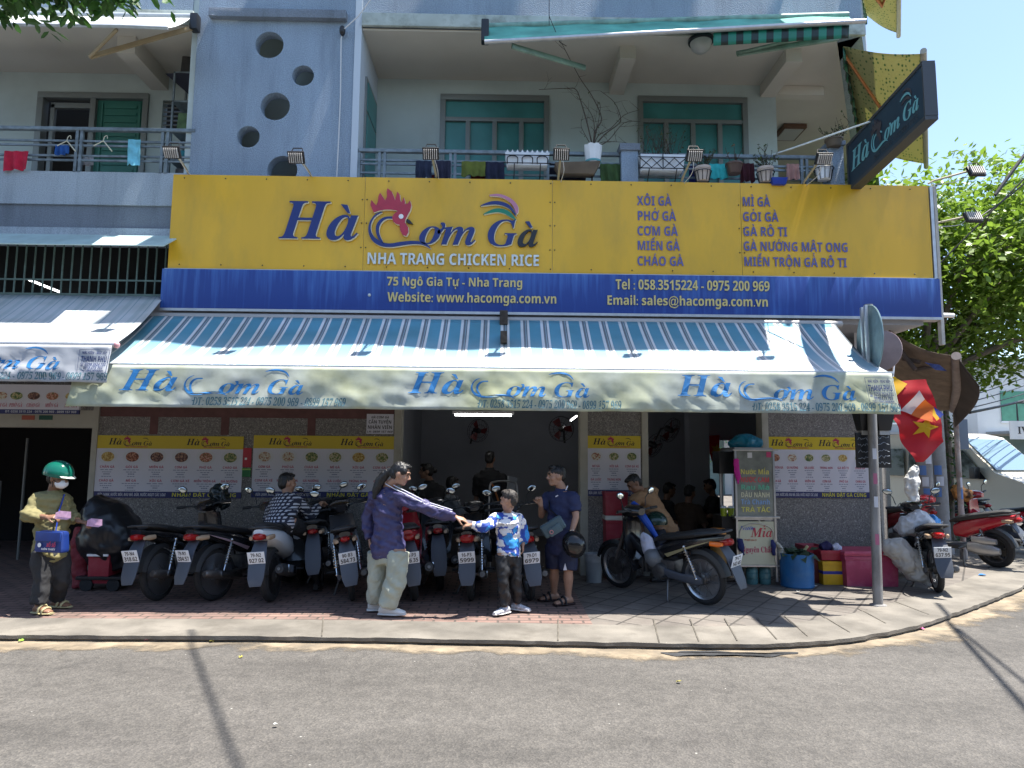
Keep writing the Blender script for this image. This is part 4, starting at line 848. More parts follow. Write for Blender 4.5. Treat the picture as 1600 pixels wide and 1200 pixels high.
garment('trousers', 'navy trousers on the railing, left leg by the third floodlight', 649, 251, 674, 279, NV); garment('trousers', 'navy shorts hanging right of the third floodlight', 679, 251, 704, 280, (.022, .024, .05))
garment('towel', 'olive green towel on the railing below the left window', 721, 252, 758, 275, (.14, .17, .03)); garment('trousers', 'dark navy cloth beside the olive green towel', 758, 253, 788, 280, (.018, .022, .05))
garment('towel', 'dark green cloth hung under the wrapped pot', 938, 256, 970, 286, (.05, .1, .03)); garment('shirt', 'dark cloth hanging behind the brown trough', 858, 256, 915, 285, (.02, .02, .035), 8.72)
garment('shirt', 'royal blue cloth left of the turquoise cloth', 1077, 256, 1106, 285, (.03, .03, .16), 8.7); garment('towel', 'turquoise cloth between two clay-coloured pots', 1109, 256, 1138, 279, (.05, .5, .52)); garment('shirt', 'maroon cloth right of the succulent bowl', 1157, 255, 1178, 284, (.06, .012, .02))
garment('shirt', 'faded pink cloth near the right railing posts', 1229, 256, 1249, 281, (.45, .25, .22)); garment('towel', 'red rag low on the railing under navy trousers', 673, 272, 700, 282, (.2, .01, .03), 8.72); garment('towel', 'brick red rag under the olive towel', 735, 274, 762, 284, (.14, .02, .02), 8.72)
garment('dress', 'bright red garment on the left balcony railing', 5, 236, 43, 266, (.5, .015, .05), 8.56); garment('shirt', 'small blue garment on a hanger on the left balcony', 87, 227, 107, 241, (.02, .1, .35), 8.56)
garment('towel', 'light blue towel hanging in front of the green shutter', 199, 218, 218, 258, (.2, .58, .72), 8.56, folds=2); garment('shirt', 'pale bundled cloth behind the left railing posts', 126, 243, 145, 257, (.45, .45, .47), 8.7)
def hanger(lab, u, v):
    c = A(u, v, 8.56); g = MB(); g.tube([c+V((-.12, 0, .0)), c+V((0, 0, .07)), c+V((.12, 0, -.07))], .008, 6); g.tube(smooth_loop([(c.x, c.y, c.z+.07), (c.x+.01, c.y, c.z+.12), (c.x+.04, c.y, c.z+.14), (c.x+.05, c.y, c.z+.1)], 4, False), .005, 5)
    tag(g.build('clothes_hanger', mat('cream_plastic', (.6, .58, .45), .5)), lab, 'hanger', 'laundry on the balconies')
hanger('empty cream clothes hanger left of the light blue towel', 161, 228); hanger('cream clothes hanger holding the small blue garment', 104, 228)
# ---------------------------------------------------------------- pots and planters
M_PLW = mat('white_plastic_planter', (.72, .75, .78), .5, var=.08, vs=6, dirt=(.4, .38, .33), ds=5, damt=.4); M_SOIL = mat('potting_soil', (.03, .022, .015), .95, bump=.4, bs=40); M_WIREB = mat('black_iron_wire', (.015, .016, .018), .5, .4)
M_CLAY = mat('cream_clay_pot', (.5, .42, .36), .7, var=.15, vs=8); M_TWIG = mat('dry_twig', (.06, .045, .035), .85, var=.3, vs=20); M_LEAFD = mat('dull_leaf', (.06, .1, .03), .6, var=.3, vs=9); M_RUSTT = mat('brown_trough', (.12, .09, .06), .7, var=.25, vs=5)
def twigs(g, p, d, L, r, depth, rnd, leaves=None, bend=.25):
    pts = [p]; q = d.normalized()
    for i in range(4): q = (q+V((rnd.uniform(-1, 1), rnd.uniform(-.6, .6), rnd.uniform(-.6, 1)))*bend).normalized(); pts.append(pts[-1]+q*L/4)
    g.tube(pts, [r*(1-.14*i) for i in range(5)], 5)
    if depth:
        for i in range(3): twigs(g, pts[rnd.randint(1, 4)], (q+V((rnd.uniform(-1.2, 1.2), rnd.uniform(-.7, .7), rnd.uniform(-.4, 1)))).normalized(), L*rnd.uniform(.4, .75), r*.6, depth-1, rnd, leaves, bend)
    if leaves is not None:
        for k in range(3):
            c = pts[-1].lerp(pts[1], rnd.random()); leaf(leaves, c, rnd, leaves_size[0])
leaves_size = [.03]
def leaf(g, c, rnd, s, flat=.5):
    a = V((rnd.uniform(-1, 1), rnd.uniform(-1, 1), rnd.uniform(-.8, .5))).normalized(); n_ = V((rnd.uniform(-flat, flat), rnd.uniform(-flat, flat), 1)).normalized(); b_ = a.cross(n_).normalized()*s*.36
    g.add([c, c+a*s*.45+b_, c+a*s+V((0, 0, -s*.15)), c+a*s*.45-b_], [(0, 1, 2, 3)])
def boxplanter(lab, u0, v0, u1, v1, arcs):
    Y = 8.52; x0, z0, x1, z1 = rect(u0, v0, u1, v1, Y); t = thing('flower_box', lab, 'planter', ((x0+x1)/2, Y, z0))
    g = MB().loft([[(x0+.03, Y-.08, z0), (x1-.03, Y-.08, z0), (x1-.03, Y+.1, z0), (x0+.03, Y+.1, z0)], [(x0, Y-.1, z1), (x1, Y-.1, z1), (x1, Y+.12, z1), (x0, Y+.12, z1)]])
    n = 9
    if arcs:
        for k in range(n): xa = x0+(x1-x0)*(k+.5)/n; g.add([(xa-.022, Y-.102, z1-.01), (xa+.022, Y-.102, z1-.01), (xa, Y-.102, z1+.035)], [(0, 1, 2)])
    g.build('trough', M_PLW, t, bevel=.006); MB().box(x0+.02, Y-.08, z1-.004, x1-.02, Y+.1, z1+.006).build('soil', M_SOIL, t)
    g = MB(); r = .007
    for z in (z0+.01, z1-.05): g.tube([(x0-.02, Y-.12, z), (x1+.02, Y-.12, z)], r, 5)
    if arcs:
        for k in range(3):
            xa = x0+(x1-x0)*(k+.5)/3; w_ = (x1-x0)/9
            g.tube(smooth_loop([(xa-w_, Y-.12, z0), (xa-w_, Y-.12, z0+(z1-z0)*.5), (xa, Y-.12, z1-.06), (xa+w_, Y-.12, z0+(z1-z0)*.5), (xa+w_, Y-.12, z0)], 4, False), r, 5)
    else:
        for k in range(2):
            xa = x0+(x1-x0)*k/2; xb_ = x0+(x1-x0)*(k+1)/2; xm_ = (xa+xb_)/2
            g.tube([(xa, Y-.12, z0), (xm_, Y-.12, z1-.06), (xb_, Y-.12, z0)], r, 5); g.tube([(xa, Y-.12, z1-.06), (xm_, Y-.12, z0+.02), (xb_, Y-.12, z1-.06)], r, 5); g.tube([(xa, Y-.12, z0), (xa, Y-.12, z1)], r, 5)
    for xx in (x0+.12, x1-.12): g.tube([(xx, Y-.12, z0), (xx, Y-.02, z0-.12), (xx, 8.6, z0-.12)], r, 5)
    g.build('wire_holder', M_WIREB, t); return t, (x0, x1, z1, Y)
boxplanter('white flower box with arched black wire holder, left of the wrapped pot', 789, 243, 858, 262, True)
t, (x0, x1, z1, Y) = boxplanter('white flower box with crossed black wire holder, right of the railing pillar', 997, 246, 1068, 270, False)
rnd = random.Random(4); g = MB(); gl = MB()
for k in range(26): twigs(g, V((rnd.uniform(x0+.05, x1-.05), Y, z1)), V((rnd.uniform(-.6, .6), 0, 1)), rnd.uniform(.2, .4), .004, 1, rnd, gl if k % 3 == 0 else None)
g.build('dry_stems', M_TWIG, t); gl.build('leaves', M_LEAFD, t)
x0, z0, x1, z1 = rect(866, 260, 937, 275, 8.5); t = thing('flower_trough', 'long brown trough tilted under the wrapped white pot', 'planter', ((x0+x1)/2, 8.5, z0))
MB().loft([[(x0+.06, 8.42, z0), (x1-.08, 8.42, z0), (x1-.08, 8.56, z0), (x0+.06, 8.56, z0)], [(x0, 8.38, z1), (x1, 8.38, z1+.03), (x1, 8.6, z1+.03), (x0, 8.6, z1)]]).build('trough', M_RUSTT, t, bevel=.006); MB().box(x0+.03, 8.4, z1-.02, x1-.03, 8.58, z1+.004).build('soil', M_SOIL, t)
g = MB()
for xx in (x0+.12, x1-.1): g.tube([(xx, 8.5, z0), (xx, 8.55, z0-.2), (xx, 8.6, z0-.22)], .01, 6)
g.build('stand', M_WIREB, t)
# wrapped pot with the bare branching shrub
x0, z0, x1, z1 = rect(913, 229, 940, 259, 8.5); cx = (x0+x1)/2; w_ = (x1-x0)/2
t = thing('potted_plant', 'bare branching shrub in a white wrapped pot on the railing', 'plant', (cx, 8.5, z0))
g = MB(); rings = []
for k, (r, h) in enumerate(((.8, 0), (.86, .3), (.94, .6), (1., .9), (1.02, 1.0), (.92, .97))): rings.append([(cx+w_*r*(1+.05*math.sin(j*2.4+k*.6))*math.cos(6.283*j/24), 8.5+w_*r*(1+.05*math.sin(j*2.4+k*.6))*math.sin(6.283*j/24), z0+(z1-z0)*h+(.012*math.sin(j*2) if k == 4 else 0)) for j in range(24)])
g.loft(rings); g.build('pot', mat('white_wrapping', (.72, .74, .75), .7, var=.06, vs=6, bump=.3, bs=14), t)
MB().cyl((cx, 8.5, z0+.035), (cx, 8.5, z0+.06), w_*.93, 24).build('band', mat('turquoise_band', (.1, .35, .38), .6), t)
rnd = random.Random(11); g = MB(); gl = MB(); top = V((cx, 8.5, z1-.02))
def branch(uvs, r):
    pts = [top]+[A(u, v, 8.45+.05*i) for i, (u, v) in enumerate(uvs)]
    pp = [V(p) for p in smooth_loop([tuple(p) for p in pts], 4, False)]; g.tube(pp, [r*(1-.7*i/len(pp)) for i in range(len(pp))], 6); return pp
for uvs, r in (([(918, 195), (908, 160), (900, 140), (885, 138), (842, 140)], .010), ([(930, 205), (940, 185), (925, 150), (905, 120), (878, 68)], .011), ([(945, 210), (965, 195), (970, 185), (960, 160), (938, 142)], .010), ([(935, 212), (955, 200), (975, 180), (998, 172)], .008), ([(950, 220), (975, 192), (1000, 190)], .008), ([(915, 212), (908, 196), (911, 180)], .006), ([(942, 222), (970, 222), (985, 225)], .006), ([(933, 200), (938, 170), (935, 160), (930, 190)], .006), ([(928, 190), (915, 165), (900, 150)], .007)):
    pp = branch(uvs, r)
    for p in pp[4::3]:
        twigs(g, p, V((rnd.uniform(-1, 1), rnd.uniform(-.4, .4), rnd.uniform(-.2, 1))), rnd.uniform(.08, .22), .003, 1 if rnd.random() < .5 else 0, rnd)
        if rnd.random() < .5: leaf(gl, p, rnd, .035)
g.build('branches', M_TWIG, t); gl.build('leaves', M_LEAFD, t)
def pot(lab, u0, v0, u1, v1, m, kind, wire=True):
    x0, z0, x1, z1 = rect(u0, v0, u1, v1, 8.48); cx, w_, h = (x0+x1)/2, (x1-x0)/2, z1-z0; t = thing('potted_plant', lab, 'plant', (cx, 8.48, z0), group='pots hung on the railing')
    MB().lathe([(w_*.72, 0), (w_*.95, h*.8), (w_*1.04, h*.82), (w_*1.05, h), (w_*.9, h), (w_*.88, h*.9)], (cx, 8.48, z0), n=22).build('pot', m, t)
    if wire:
        g = MB()
        for k in range(10): a = 6.283*k/10; g.tube([(cx+w_*1.1*math.cos(a), 8.48+w_*1.1*math.sin(a), z0+h*.65), (cx+w_*.78*math.cos(a), 8.48+w_*.78*math.sin(a), z0-.01)], .005, 4)
        g.torus((cx, 8.48, z0+h*.65), (0, 0, 1), w_*1.1, .006, 24, 5); g.build('wire_basket', M_WIREB, t)
    rnd = random.Random(hash(lab) % 999); rnd = random.Random(len(lab)); g = MB(); gl = MB(); leaves_size[0] = .035
    for k in range(9 if kind else 5):
        d = V((rnd.uniform(-1, 1), rnd.uniform(-.6, .6), 1.2)); twigs(g, V((cx+rnd.uniform(-.5, .5)*w_, 8.48, z1-.02)), d, rnd.uniform(.12, .3), .006, 1 if kind == 1 else 0, rnd, gl)
    g.build('stems', M_TWIG, t); gl.build('leaves', M_LEAFD if kind == 1 else mat('dry_leaf', (.16, .09, .04), .8, var=.3, vs=9), t)
pot('cream pot with scraggly plant left of the turquoise cloth', 1086, 262, 1110, 283, M_CLAY, 1); pot('wide brown bowl of succulents right of the turquoise cloth', 1134, 256, 1160, 272, mat('brown_glaze', (.09, .05, .035), .4), 0, False)
pot('cream pot right of the maroon cloth', 1184, 263, 1208, 285, M_CLAY, 1); pot('white pot in a wire basket by the blade sign', 1274, 256, 1300, 281, M_PLW, 0); pot('small dark pot of dry plant on the right corner pillar', 1290, 218, 1316, 230, M_RUSTT, 1, False)
x0, z0, x1, z1 = rect(1203, 280, 1228, 290, 8.45); tag(MB().loft([[(x0+.02, 8.4, z0), (x1-.02, 8.4, z0), (x1-.02, 8.52, z0), (x0+.02, 8.52, z0)], [(x0, 8.38, z1), (x1, 8.38, z1), (x1, 8.54, z1), (x0, 8.54, z1)]]).build('plastic_tray', mat('royal_blue_plastic', (.01, .04, .3), .4), bevel=.006), 'royal blue plastic tray at the foot of the railing', 'tray')
# storage rack on the left balcony
x0, z0, x1, z1 = rect(272, 118, 305, 265, 9.1); t = thing('storage_rack', 'cluttered storage rack beside the left balcony pier', 'rack', ((x0+x1)/2, 9.2, 4.9)); g = MB()
for xx in (x0, x1-.02):
    for yy in (9.0, 9.35): g.box(xx, yy, 4.93, xx+.025, yy+.025, z1)
for k in range(5): g.box(x0, 9.0, 5.3+k*.42, x1, 9.37, 5.32+k*.42)
g.build('frame', M_STEELP, t)
for k, (lab, c, h, z) in enumerate((('teal carton on the storage rack', (.03, .25, .3), .14, 5.73), ('green mottled bag on the storage rack', (.08, .14, .06), .26, 6.15), ('dark box on top of the storage rack', (.035, .03, .028), .25, 6.99), ('grey bundle low on the storage rack', (.12, .11, .11), .3, 5.31))):
    MB().obox(((x0+x1)/2+.02, 9.16, z+.012+h/2), (x1-x0-.09, .26, h), Quaternion((0, 0, 1), .05*k), taper=.92).build('carton', mat('carton_%d' % k if False else 'rack_goods_'+lab.split()[0], c, .7, var=.4, vs=9, bump=.3, bs=12), None, bevel=.02)['label'] = lab
for o in list(C.objects):
    if o.name.startswith('carton') and not o.get('category'): tag(o, None, 'box', 'goods on the balcony rack')
p = [A(258, 115, 9.0), A(305, 112, 9.0), A(300, 152, 9.2)]
tag(MB().add([tuple(k) for k in p], [(0, 1, 2)]).build('tarpaulin', mat('navy_tarpaulin', (.012, .016, .035), .7), solid=.01), 'dark navy tarpaulin folded above the storage rack', 'tarpaulin')
# ceiling lamps
a = AZ(1095, 62, ZC-.06); t = thing('ceiling_lamp', 'dome ceiling lamp above the right window', 'lamp', a); MB().lathe([(.17, 0), (.17, -.04), (.14, -.05)], a, n=24).build('base', M_KOH, t); MB().lathe([(.145, -.045), (.13, -.12), (.08, -.17), (.01, -.19)], a, n=24).build('shade', mat('opal_glass', (.4, .4, .38), .3), t)
a = AZ(1233, 204, ZC-.06); t = thing('ceiling_lamp', 'square brown-framed ceiling lamp in the corner recess', 'lamp', a); MB().box(a.x-.2, a.y-.25, a.z-.07, a.x+.2, a.y+.25, a.z).build('frame', mat('brown_wood_frame', (.1, .05, .03), .6), t, bevel=.01); MB().box(a.x-.16, a.y-.2, a.z-.085, a.x+.16, a.y+.2, a.z-.071).build('shade', mat('opal_glass', (.4, .4, .38), .3), t)
# service cable down the pier
t = thing('service_cable', 'thin pale cable running down the blue pier from an insulator', 'cable', A(535, 50, 8.5))
MB().tube([A(u, v, 8.55) for u, v in ((537, 45), (533, 60), (532, 150), (529, 220), (526, 278))], .008, 6).build('cable_run', M_WIRE, t); MB().tube([A(582, -5, 8.4), A(560, 25, 8.45), A(538, 45, 8.5)], .008, 6).build('cable_run', M_WIRE, t); MB().ell(A(535, 48, 8.53), (.04, .05, .07)).build('insulator', M_KOH, t)
tag(MB().tube([A(858, 25, 8.3), A(875, 66, 8.3), A(885, 72, 8.4)], .005, 5).tube([A(858, -10, 8.3), A(858, 40, 8.3)], .005, 5).build('hanging_wire', M_BWIRE), 'thin black wire hanging in front of the balcony awning', 'wire')

# ---------------------------------------------------------------- menu boards
M_MYEL = mat('menu_yellow_vinyl', (.62, .46, .02), .35); M_MWHT = mat('menu_white_vinyl', (.62, .61, .66), .3, var=.03, vs=2); M_MNVY = mat('menu_navy_vinyl', (.02, .025, .12), .35); M_MBLK = mat('menu_black_print', (.015, .012, .012), .5); M_MRED = mat('menu_red_print', (.42, .02, .07), .5); M_MGRY = mat('menu_grey_print', (.22, .24, .32), .6)
M_BOWL = mat('bowl_white_print', (.6, .6, .62), .5)
def foodm(name, a, b_, c):
    m = mat('food_'+name, a, .6); n, l, bb = nodes(m); tc = n.new('ShaderNodeTexCoord'); t = n.new('ShaderNodeTexNoise'); t.inputs['Scale'].default_value = 45; t.inputs['Detail'].default_value = 4; l.new(tc.outputs['Object'], t.inputs['Vector']); r = ramp(n, [(.38, b_), (.5, a), (.62, c)]); l.new(t.outputs['Fac'], r.inputs[0]); l.new(r.outputs[0], bb.inputs['Base Color']); return m
FOOD = [foodm('golden_chicken', (.5, .32, .08), (.3, .16, .03), (.6, .5, .2)), foodm('glazed_chicken', (.28, .08, .03), (.1, .03, .02), (.5, .25, .15)), foodm('noodle_soup', (.35, .3, .12), (.08, .16, .04), (.55, .5, .35)), foodm('rice_plate', (.55, .45, .3), (.3, .08, .05), (.6, .58, .5)), foodm('green_salad', (.2, .25, .08), (.05, .1, .03), (.5, .4, .2)), foodm('dark_stew', (.15, .06, .05), (.05, .025, .02), (.35, .2, .12)), foodm('red_salad', (.4, .1, .06), (.12, .14, .04), (.55, .35, .25))]
DN = ['GÀ LUỘC', 'TRỨNG NON', 'GÀ RÔ TI', 'CHÂN GÀ', 'GỎI GÀ', 'MIẾN GÀ', 'CƠM GÀ', 'PHỞ GÀ', 'CHÁO GÀ', 'MÌ GÀ', 'XÔI GÀ', 'CƠM GÀ XÉ', 'MIẾN TRỘN GÀ', 'GÀ NƯỚNG']
def menu(lab, u0, v0, u1, v1, Y, cols, logos, foods, foot='DỪA LẠNH, NƯỚC MÍA, RAU MÁ, DỪA, NƯỚC NGỌT CÁC LOẠI', order=True, seed=0, rows=2):
    x0, z0, x1, z1 = rect(u0, v0, u1, v1, Y); W, H = x1-x0, z1-z0
    t = thing('menu_board', lab, 'menu board', ((x0+x1)/2, Y, z0)); f = lambda x, y, h: (x0+x*W, Y-.012-.001-h, z0+y*H)
    zh, zf = z0+H*.79, z0+H*.10
    MB().box(x0, Y-.012, zh, x1, Y, z1).build('header', M_MYEL, t); MB().box(x0, Y-.012, zf, x1, Y, zh-.0005).build('sheet', M_MWHT, t); MB().box(x0, Y-.012, z0, x1, Y, zf-.0005).build('footer', M_MNVY, t)
    fm = lambda x, y, h: (x, Y-.0135-h, y)
    for c in logos:
        k = H*.155/330; E = emblem(fm, k, x0+W*c, z0+H*.895, 0, sx=1.02); g = MB(); g.add(E['ink'].v, E['ink'].f, 0); g.add(E['black'].v, E['black'].f, 0); g.add(E['comb'].v, E['comb'].f, 1); g.build('shop_name', [M_MBLK, M_MRED], t, smooth=0)
        g = MB(); put_text(g, 'NHA TRANG CHICKEN RICE', fm, x0+W*c+k*-150, z0+H*.808, H*.022, 'sb', width=k*750); g.build('slogan', M_MRED, t, smooth=0)
    rnd = random.Random(seed); cw = W/cols
    for c in range(cols):
        cx = x0+cw*(c+.5); r = cw*.39; el = lambda q, s: [(cx+q*math.cos(6.283*i/28), z0+H*.66+q*s*math.sin(6.283*i/28)) for i in range(28)]
        tr, tg = MB(), MB(); g = MB(); sq = min(.8, H*.115/r)
        g.poly([el(r, sq)], fm, 0, 0); fd = smooth_loop([(cx+r*.8*(.85+.15*noise.noise(V((i, c, seed))))*math.cos(6.283*i/14), z0+H*.655+r*.8*sq*(.85+.2*noise.noise(V((i, c, seed+3))))*math.sin(6.283*i/14)) for i in range(14)], 2)
        g.poly([fd], sticks(fm, .001), 0, 1); g.build('dish_picture', [M_BOWL, FOOD[foods[c % len(foods)]]], t, smooth=0)
        for row in range(rows):
            yb = z0+H*(.475 if row == 0 else .255); nm = DN[(seed*3+c+row*5) % len(DN)]
            put_text(tr, nm, fm, cx, yb, H*.036, 'sb', width=cw*min(.9, .085*len(nm)), align='c')
            for q, wd in enumerate((.62, .42, .24, .4)):
                y_ = yb-H*(.035+.036*q); w2 = cw*wd*rnd.uniform(.8, 1.2); nw = rnd.randint(3, 6); xx = cx-w2/2
                for k in range(nw): l_ = w2/nw; tg.add([fm(xx, y_, .0), fm(xx+l_*.78, y_, 0), fm(xx+l_*.78, y_+H*(.018 if q == 2 else .012), 0), fm(xx, y_+H*(.018 if q == 2 else .012), 0)], [(0, 1, 2, 3)]); xx += l_
        tr.build('dish_titles', M_MRED, t, smooth=0); tg.build('small_print', M_MGRY, t, smooth=0)
    g = MB(); put_text(g, foot, fm, x0+W*.03, z0+H*.028, H*.045, 'si', width=W*(.46 if order else .9)); g.build('footer_drinks', mat('menu_pale_print', (.55, .56, .6), .5), t, smooth=0)
    if order: g = MB(); put_text(g, 'NHẬN ĐẶT GÀ CÚNG', fm, x0+W*.53, z0+H*.022, H*.06, 'sb', width=W*.44); g.build('footer_order', mat('menu_footer_yellow', (.6, .55, .04), .5), t, smooth=0)
    return t
YM = YW-.002
menu('leftmost wide yellow-topped menu board beside the dark doorway', 149, 681, 379, 778, YM, 6, (.23, .76), [0, 1, 5, 5, 6, 4], seed=1)
menu('wide menu board behind the woman in the checked shirt', 395, 681, 615, 778, YM, 6, (.26, .77), [3, 3, 4, 2, 0, 2], seed=2)
menu('narrow menu board between the two shop openings', 917, 681, 1001, 775, YM, 3, (.5,), [3, 2, 4], order=False, seed=3)
menu('wide menu board behind the juice cart', 1198, 683, 1356, 778, YM, 6, (.25, .72), [1, 3, 4, 2, 0, 4], seed=4)
# header menu over the left doorway
x0, z0, x1, z1 = rect(-180, 612, 125, 646, 9.0); t = thing('menu_board', 'white strip of dish pictures above the dark left doorway', 'menu board', ((x0+x1)/2, 9, z0)); H = z1-z0; fm = lambda x, y, h: (x, 8.987-h, y)
MB().box(x0, 8.99, z0+H*.2, x1, 9.02, z1+.1).build('sheet', M_MWHT, t); MB().box(x0, 8.989, z0, x1, 9.02, z0+H*.2).build('footer', M_MNVY, t)
tr = MB()
for c, (u, nm) in enumerate(((-35, 'CƠM GÀ'), (2, 'CƠM GÀ'), (26, 'PHỞ GÀ'), (53, 'CHÁO GÀ'), (82, 'MIẾN GÀ'), (112, 'MÌ GÀ'))):
    cx = A(u, 630, 9).x; r = .1; g = MB(); g.poly([[(cx+r*math.cos(6.283*i/24), z1-.055+r*.62*math.sin(6.283*i/24)) for i in range(24)]], fm, 0, 0); g.poly([[(cx+r*.8*math.cos(6.283*i/24), z1-.05+r*.5*math.sin(6.283*i/24)) for i in range(24)]], sticks(fm, .001), 0, 1); g.build('dish_picture', [M_BOWL, FOOD[(c+2) % 7]], t, smooth=0)
    put_text(tr, nm, fm, cx, z0+H*.32, H*.17, 'bi', width=.17, align='c')
tr.build('dish_titles', M_MRED, t, smooth=0); g = MB(); put_text(g, 'ĐT: 0258 3515 224 - 0975 200 969 - 0899 157 969', fm, x1-.95, z0+.015, H*.1, 'sb', width=.92); g.build('phone_lettering', mat('menu_pale_print', (.55, .56, .6), .5), t, smooth=0)
for lab, u0, u1, m in (('orange-red sticker on the left door lintel', 34, 54, mat('sticker_red', (.4, .1, .06), .5)), ('dark green sticker on the left door lintel', 61, 82, mat('sticker_green', (.015, .09, .06), .5))):
    x0, z0, x1, z1 = rect(u0, 649, u1, 656, YW-.025); tag(MB().box(x0, YW-.026, z0, x1, YW-.0205, z1).build('sticker', m), lab, 'sticker')
# recruitment notice and the red/green labels
x0, z0, x1, z1 = rect(573, 647, 615, 678, YM); t = thing('notice', 'white staff-wanted notice above the second menu board', 'notice', ((x0+x1)/2, YM, z0)); MB().box(x0, YM-.012, z0, x1, YM, z1).build('sheet', M_MWHT, t); H = z1-z0; fm = lambda x, y, h: (x, YM-.0135-h, y); cx = (x0+x1)/2
for s_, y, h, w_ in (('HÀ CƠM GÀ', .78, .11, .66), ('CẦN TUYỂN', .52, .16, .86), ('NHÂN VIÊN', .25, .17, .92), ('LH: 0899 157 969', .06, .1, .94)):
    g = MB(); put_text(g, s_, fm, cx, z0+H*y, H*h, 'si' if y > .7 or y < .1 else 'sb', width=(x1-x0)*w_, align='c'); g.build('lettering', M_MBLK, t, smooth=0)
x0, z0, x1, z1 = rect(379, 700, 393, 730, YM); t = thing('wall_label', 'red label with a white patch between the two left menu boards', 'label', ((x0+x1)/2, YM, z0)); MB().box(x0, YM-.01, z0, x1, YM, z1).build('sheet', mat('label_red', (.45, .02, .04), .4), t); MB().box(x0+.035, YM-.0125, z0+.1, x0+.065, YM-.0102, z0+.13).build('patch', M_WHT, t)
x0, z0, x1, z1 = rect(378, 731, 392, 745, YM); t = thing('wall_label', 'green label below the red label', 'label', ((x0+x1)/2, YM, z0)); MB().box(x0, YM-.01, z0, x1, YM, z1).build('sheet', mat('label_green', (.01, .16, .04), .4), t); MB().box(x0, YM-.0125, z1-.03, x1, YM-.0102, z1-.01).build('stripe', mat('label_lime', (.3, .5, .1), .4), t)
# ---------------------------------------------------------------- motorbikes (local axes: +x forward, +y left, origin under the rear wheel)
M_TYRE = mat('tyre_rubber', (.018, .018, .019), .8, bump=.3, bs=120); M_RIM = mat('polished_rim', (.55, .56, .58), .3, .9); M_ENG = mat('engine_alloy', (.13, .13, .13), .45, .7, var=.25, vs=20); M_SEAT = mat('seat_vinyl', (.02, .02, .021), .55, var=.15, vs=8)
M_PLAS = mat('matt_black_plastic', (.028, .03, .033), .55); M_GPLAS = mat('grey_black_mudflap', (.06, .068, .085), .5); M_EXH = mat('exhaust_steel', (.16, .155, .15), .4, .8, var=.3, vs=14); M_TAIL = mat('red_tail_lens', (.30, .008, .008), .15); M_IND = mat('clear_amber_lens', (.38, .27, .18), .15); M_ORL = mat('orange_lens', (.75, .16, .02), .2)
M_PLATE = mat('white_number_plate', (.68, .72, .76), .4, var=.05, vs=20); M_PTXT = mat('plate_black', (.015, .016, .02), .5); M_MIR = mat('mirror_glass', (.6, .65, .65), .03, 1.); M_CHR = mat('chrome', (.65, .65, .65), .15, 1.)
PAINT = {}
def paint(n, c, rough=.25):
    m = mat('paint_'+n, c, rough, var=.08, vs=3); nodes(m)[2].inputs['Coat Weight'].default_value = .6; return m
def oval(c, ry, rz, n=14, p=2.6, top=1.):
    out = []
    for k in range(n):
        a = 6.28319*k/n; q = lambda t: math.copysign(abs(t)**(2/p), t)
        out.append((c[0], c[1]+ry*q(math.cos(a))*(top if math.sin(a) > .3 else 1), c[2]+rz*q(math.sin(a))))
    return out
def ribbon(g, c, Rr, a0, a1, w, th=.006, n=16, m=0, side=.03):
    rings = []
    for i in range(n+1):
        a = R(a0+(a1-a0)*i/n); d = V((math.cos(a), 0, math.sin(a))); P = V(c)+d*Rr; y = V((0, 1, 0))
        rings.append([P-y*w/2-d*side, P-y*w*.4, P+y*w*.4, P+y*w/2-d*side, P+y*(w/2-th)-d*side, P+y*w*.38-d*th, P-y*w*.38-d*th, P-y*(w/2-th)-d*side])
    g.loft(rings, m)
def wheel(t, c, Rt, rt, alloy, disc=False):
    c = V(c); g = MB(); ri = Rt-rt*1.75
    g.cyl(c+V((0, -.07, 0)), c+V((0, .07, 0)), .022, 10); g.lathe([(.03, -.055), (.065, -.04), (.07, 0), (.065, .04), (.03, .055)], c, (0, 1, 0), 18)
    if alloy:
        for k in range(5):
            a = 6.283*k/5+.3; d = V((math.cos(a), 0, math.sin(a))); e = V((-d.z, 0, d.x))
            g.tube([c+d*.05, c+d*.11+e*.02, c+d*ri], [.022, .016, .02], 6)
    else:
        for k in range(28):
            a = 6.283*k/28; b_ = a+(.35 if k % 2 else -.35); y = .045 if k % 4 < 2 else -.045
            g.tube([c+V((.055*math.cos(a), y, .055*math.sin(a))), c+V((ri*math.cos(b_), 0, ri*math.sin(b_)))], .0022, 4, caps=False)
    if disc: g.lathe([(.05, .06), (.11, .061), (.11, .065), (.05, .066)], c, (0, 1, 0), 24)
    w_ = g.build('wheel', M_ENG if alloy else M_EXH, t, True)
    MB().torus(c, (0, 1, 0), Rt-rt, rt, 40, 10, sq=.92).build('tyre', M_TYRE, w_, True)
    g = MB(); 
    g.lathe([(ri+.012, -rt*.75), (ri+.016, -rt*.62), (ri-.004, -rt*.35), (ri-.006, rt*.35), (ri+.016, rt*.62), (ri+.012, rt*.75), (ri-.004, rt*.6), (ri-.016, rt*.3), (ri-.016, -rt*.3), (ri-.004, -rt*.6), (ri+.012, -rt*.75)], c, (0, 1, 0), 40); g.build('rim', M_RIM if not alloy else M_ENG, w_, True)
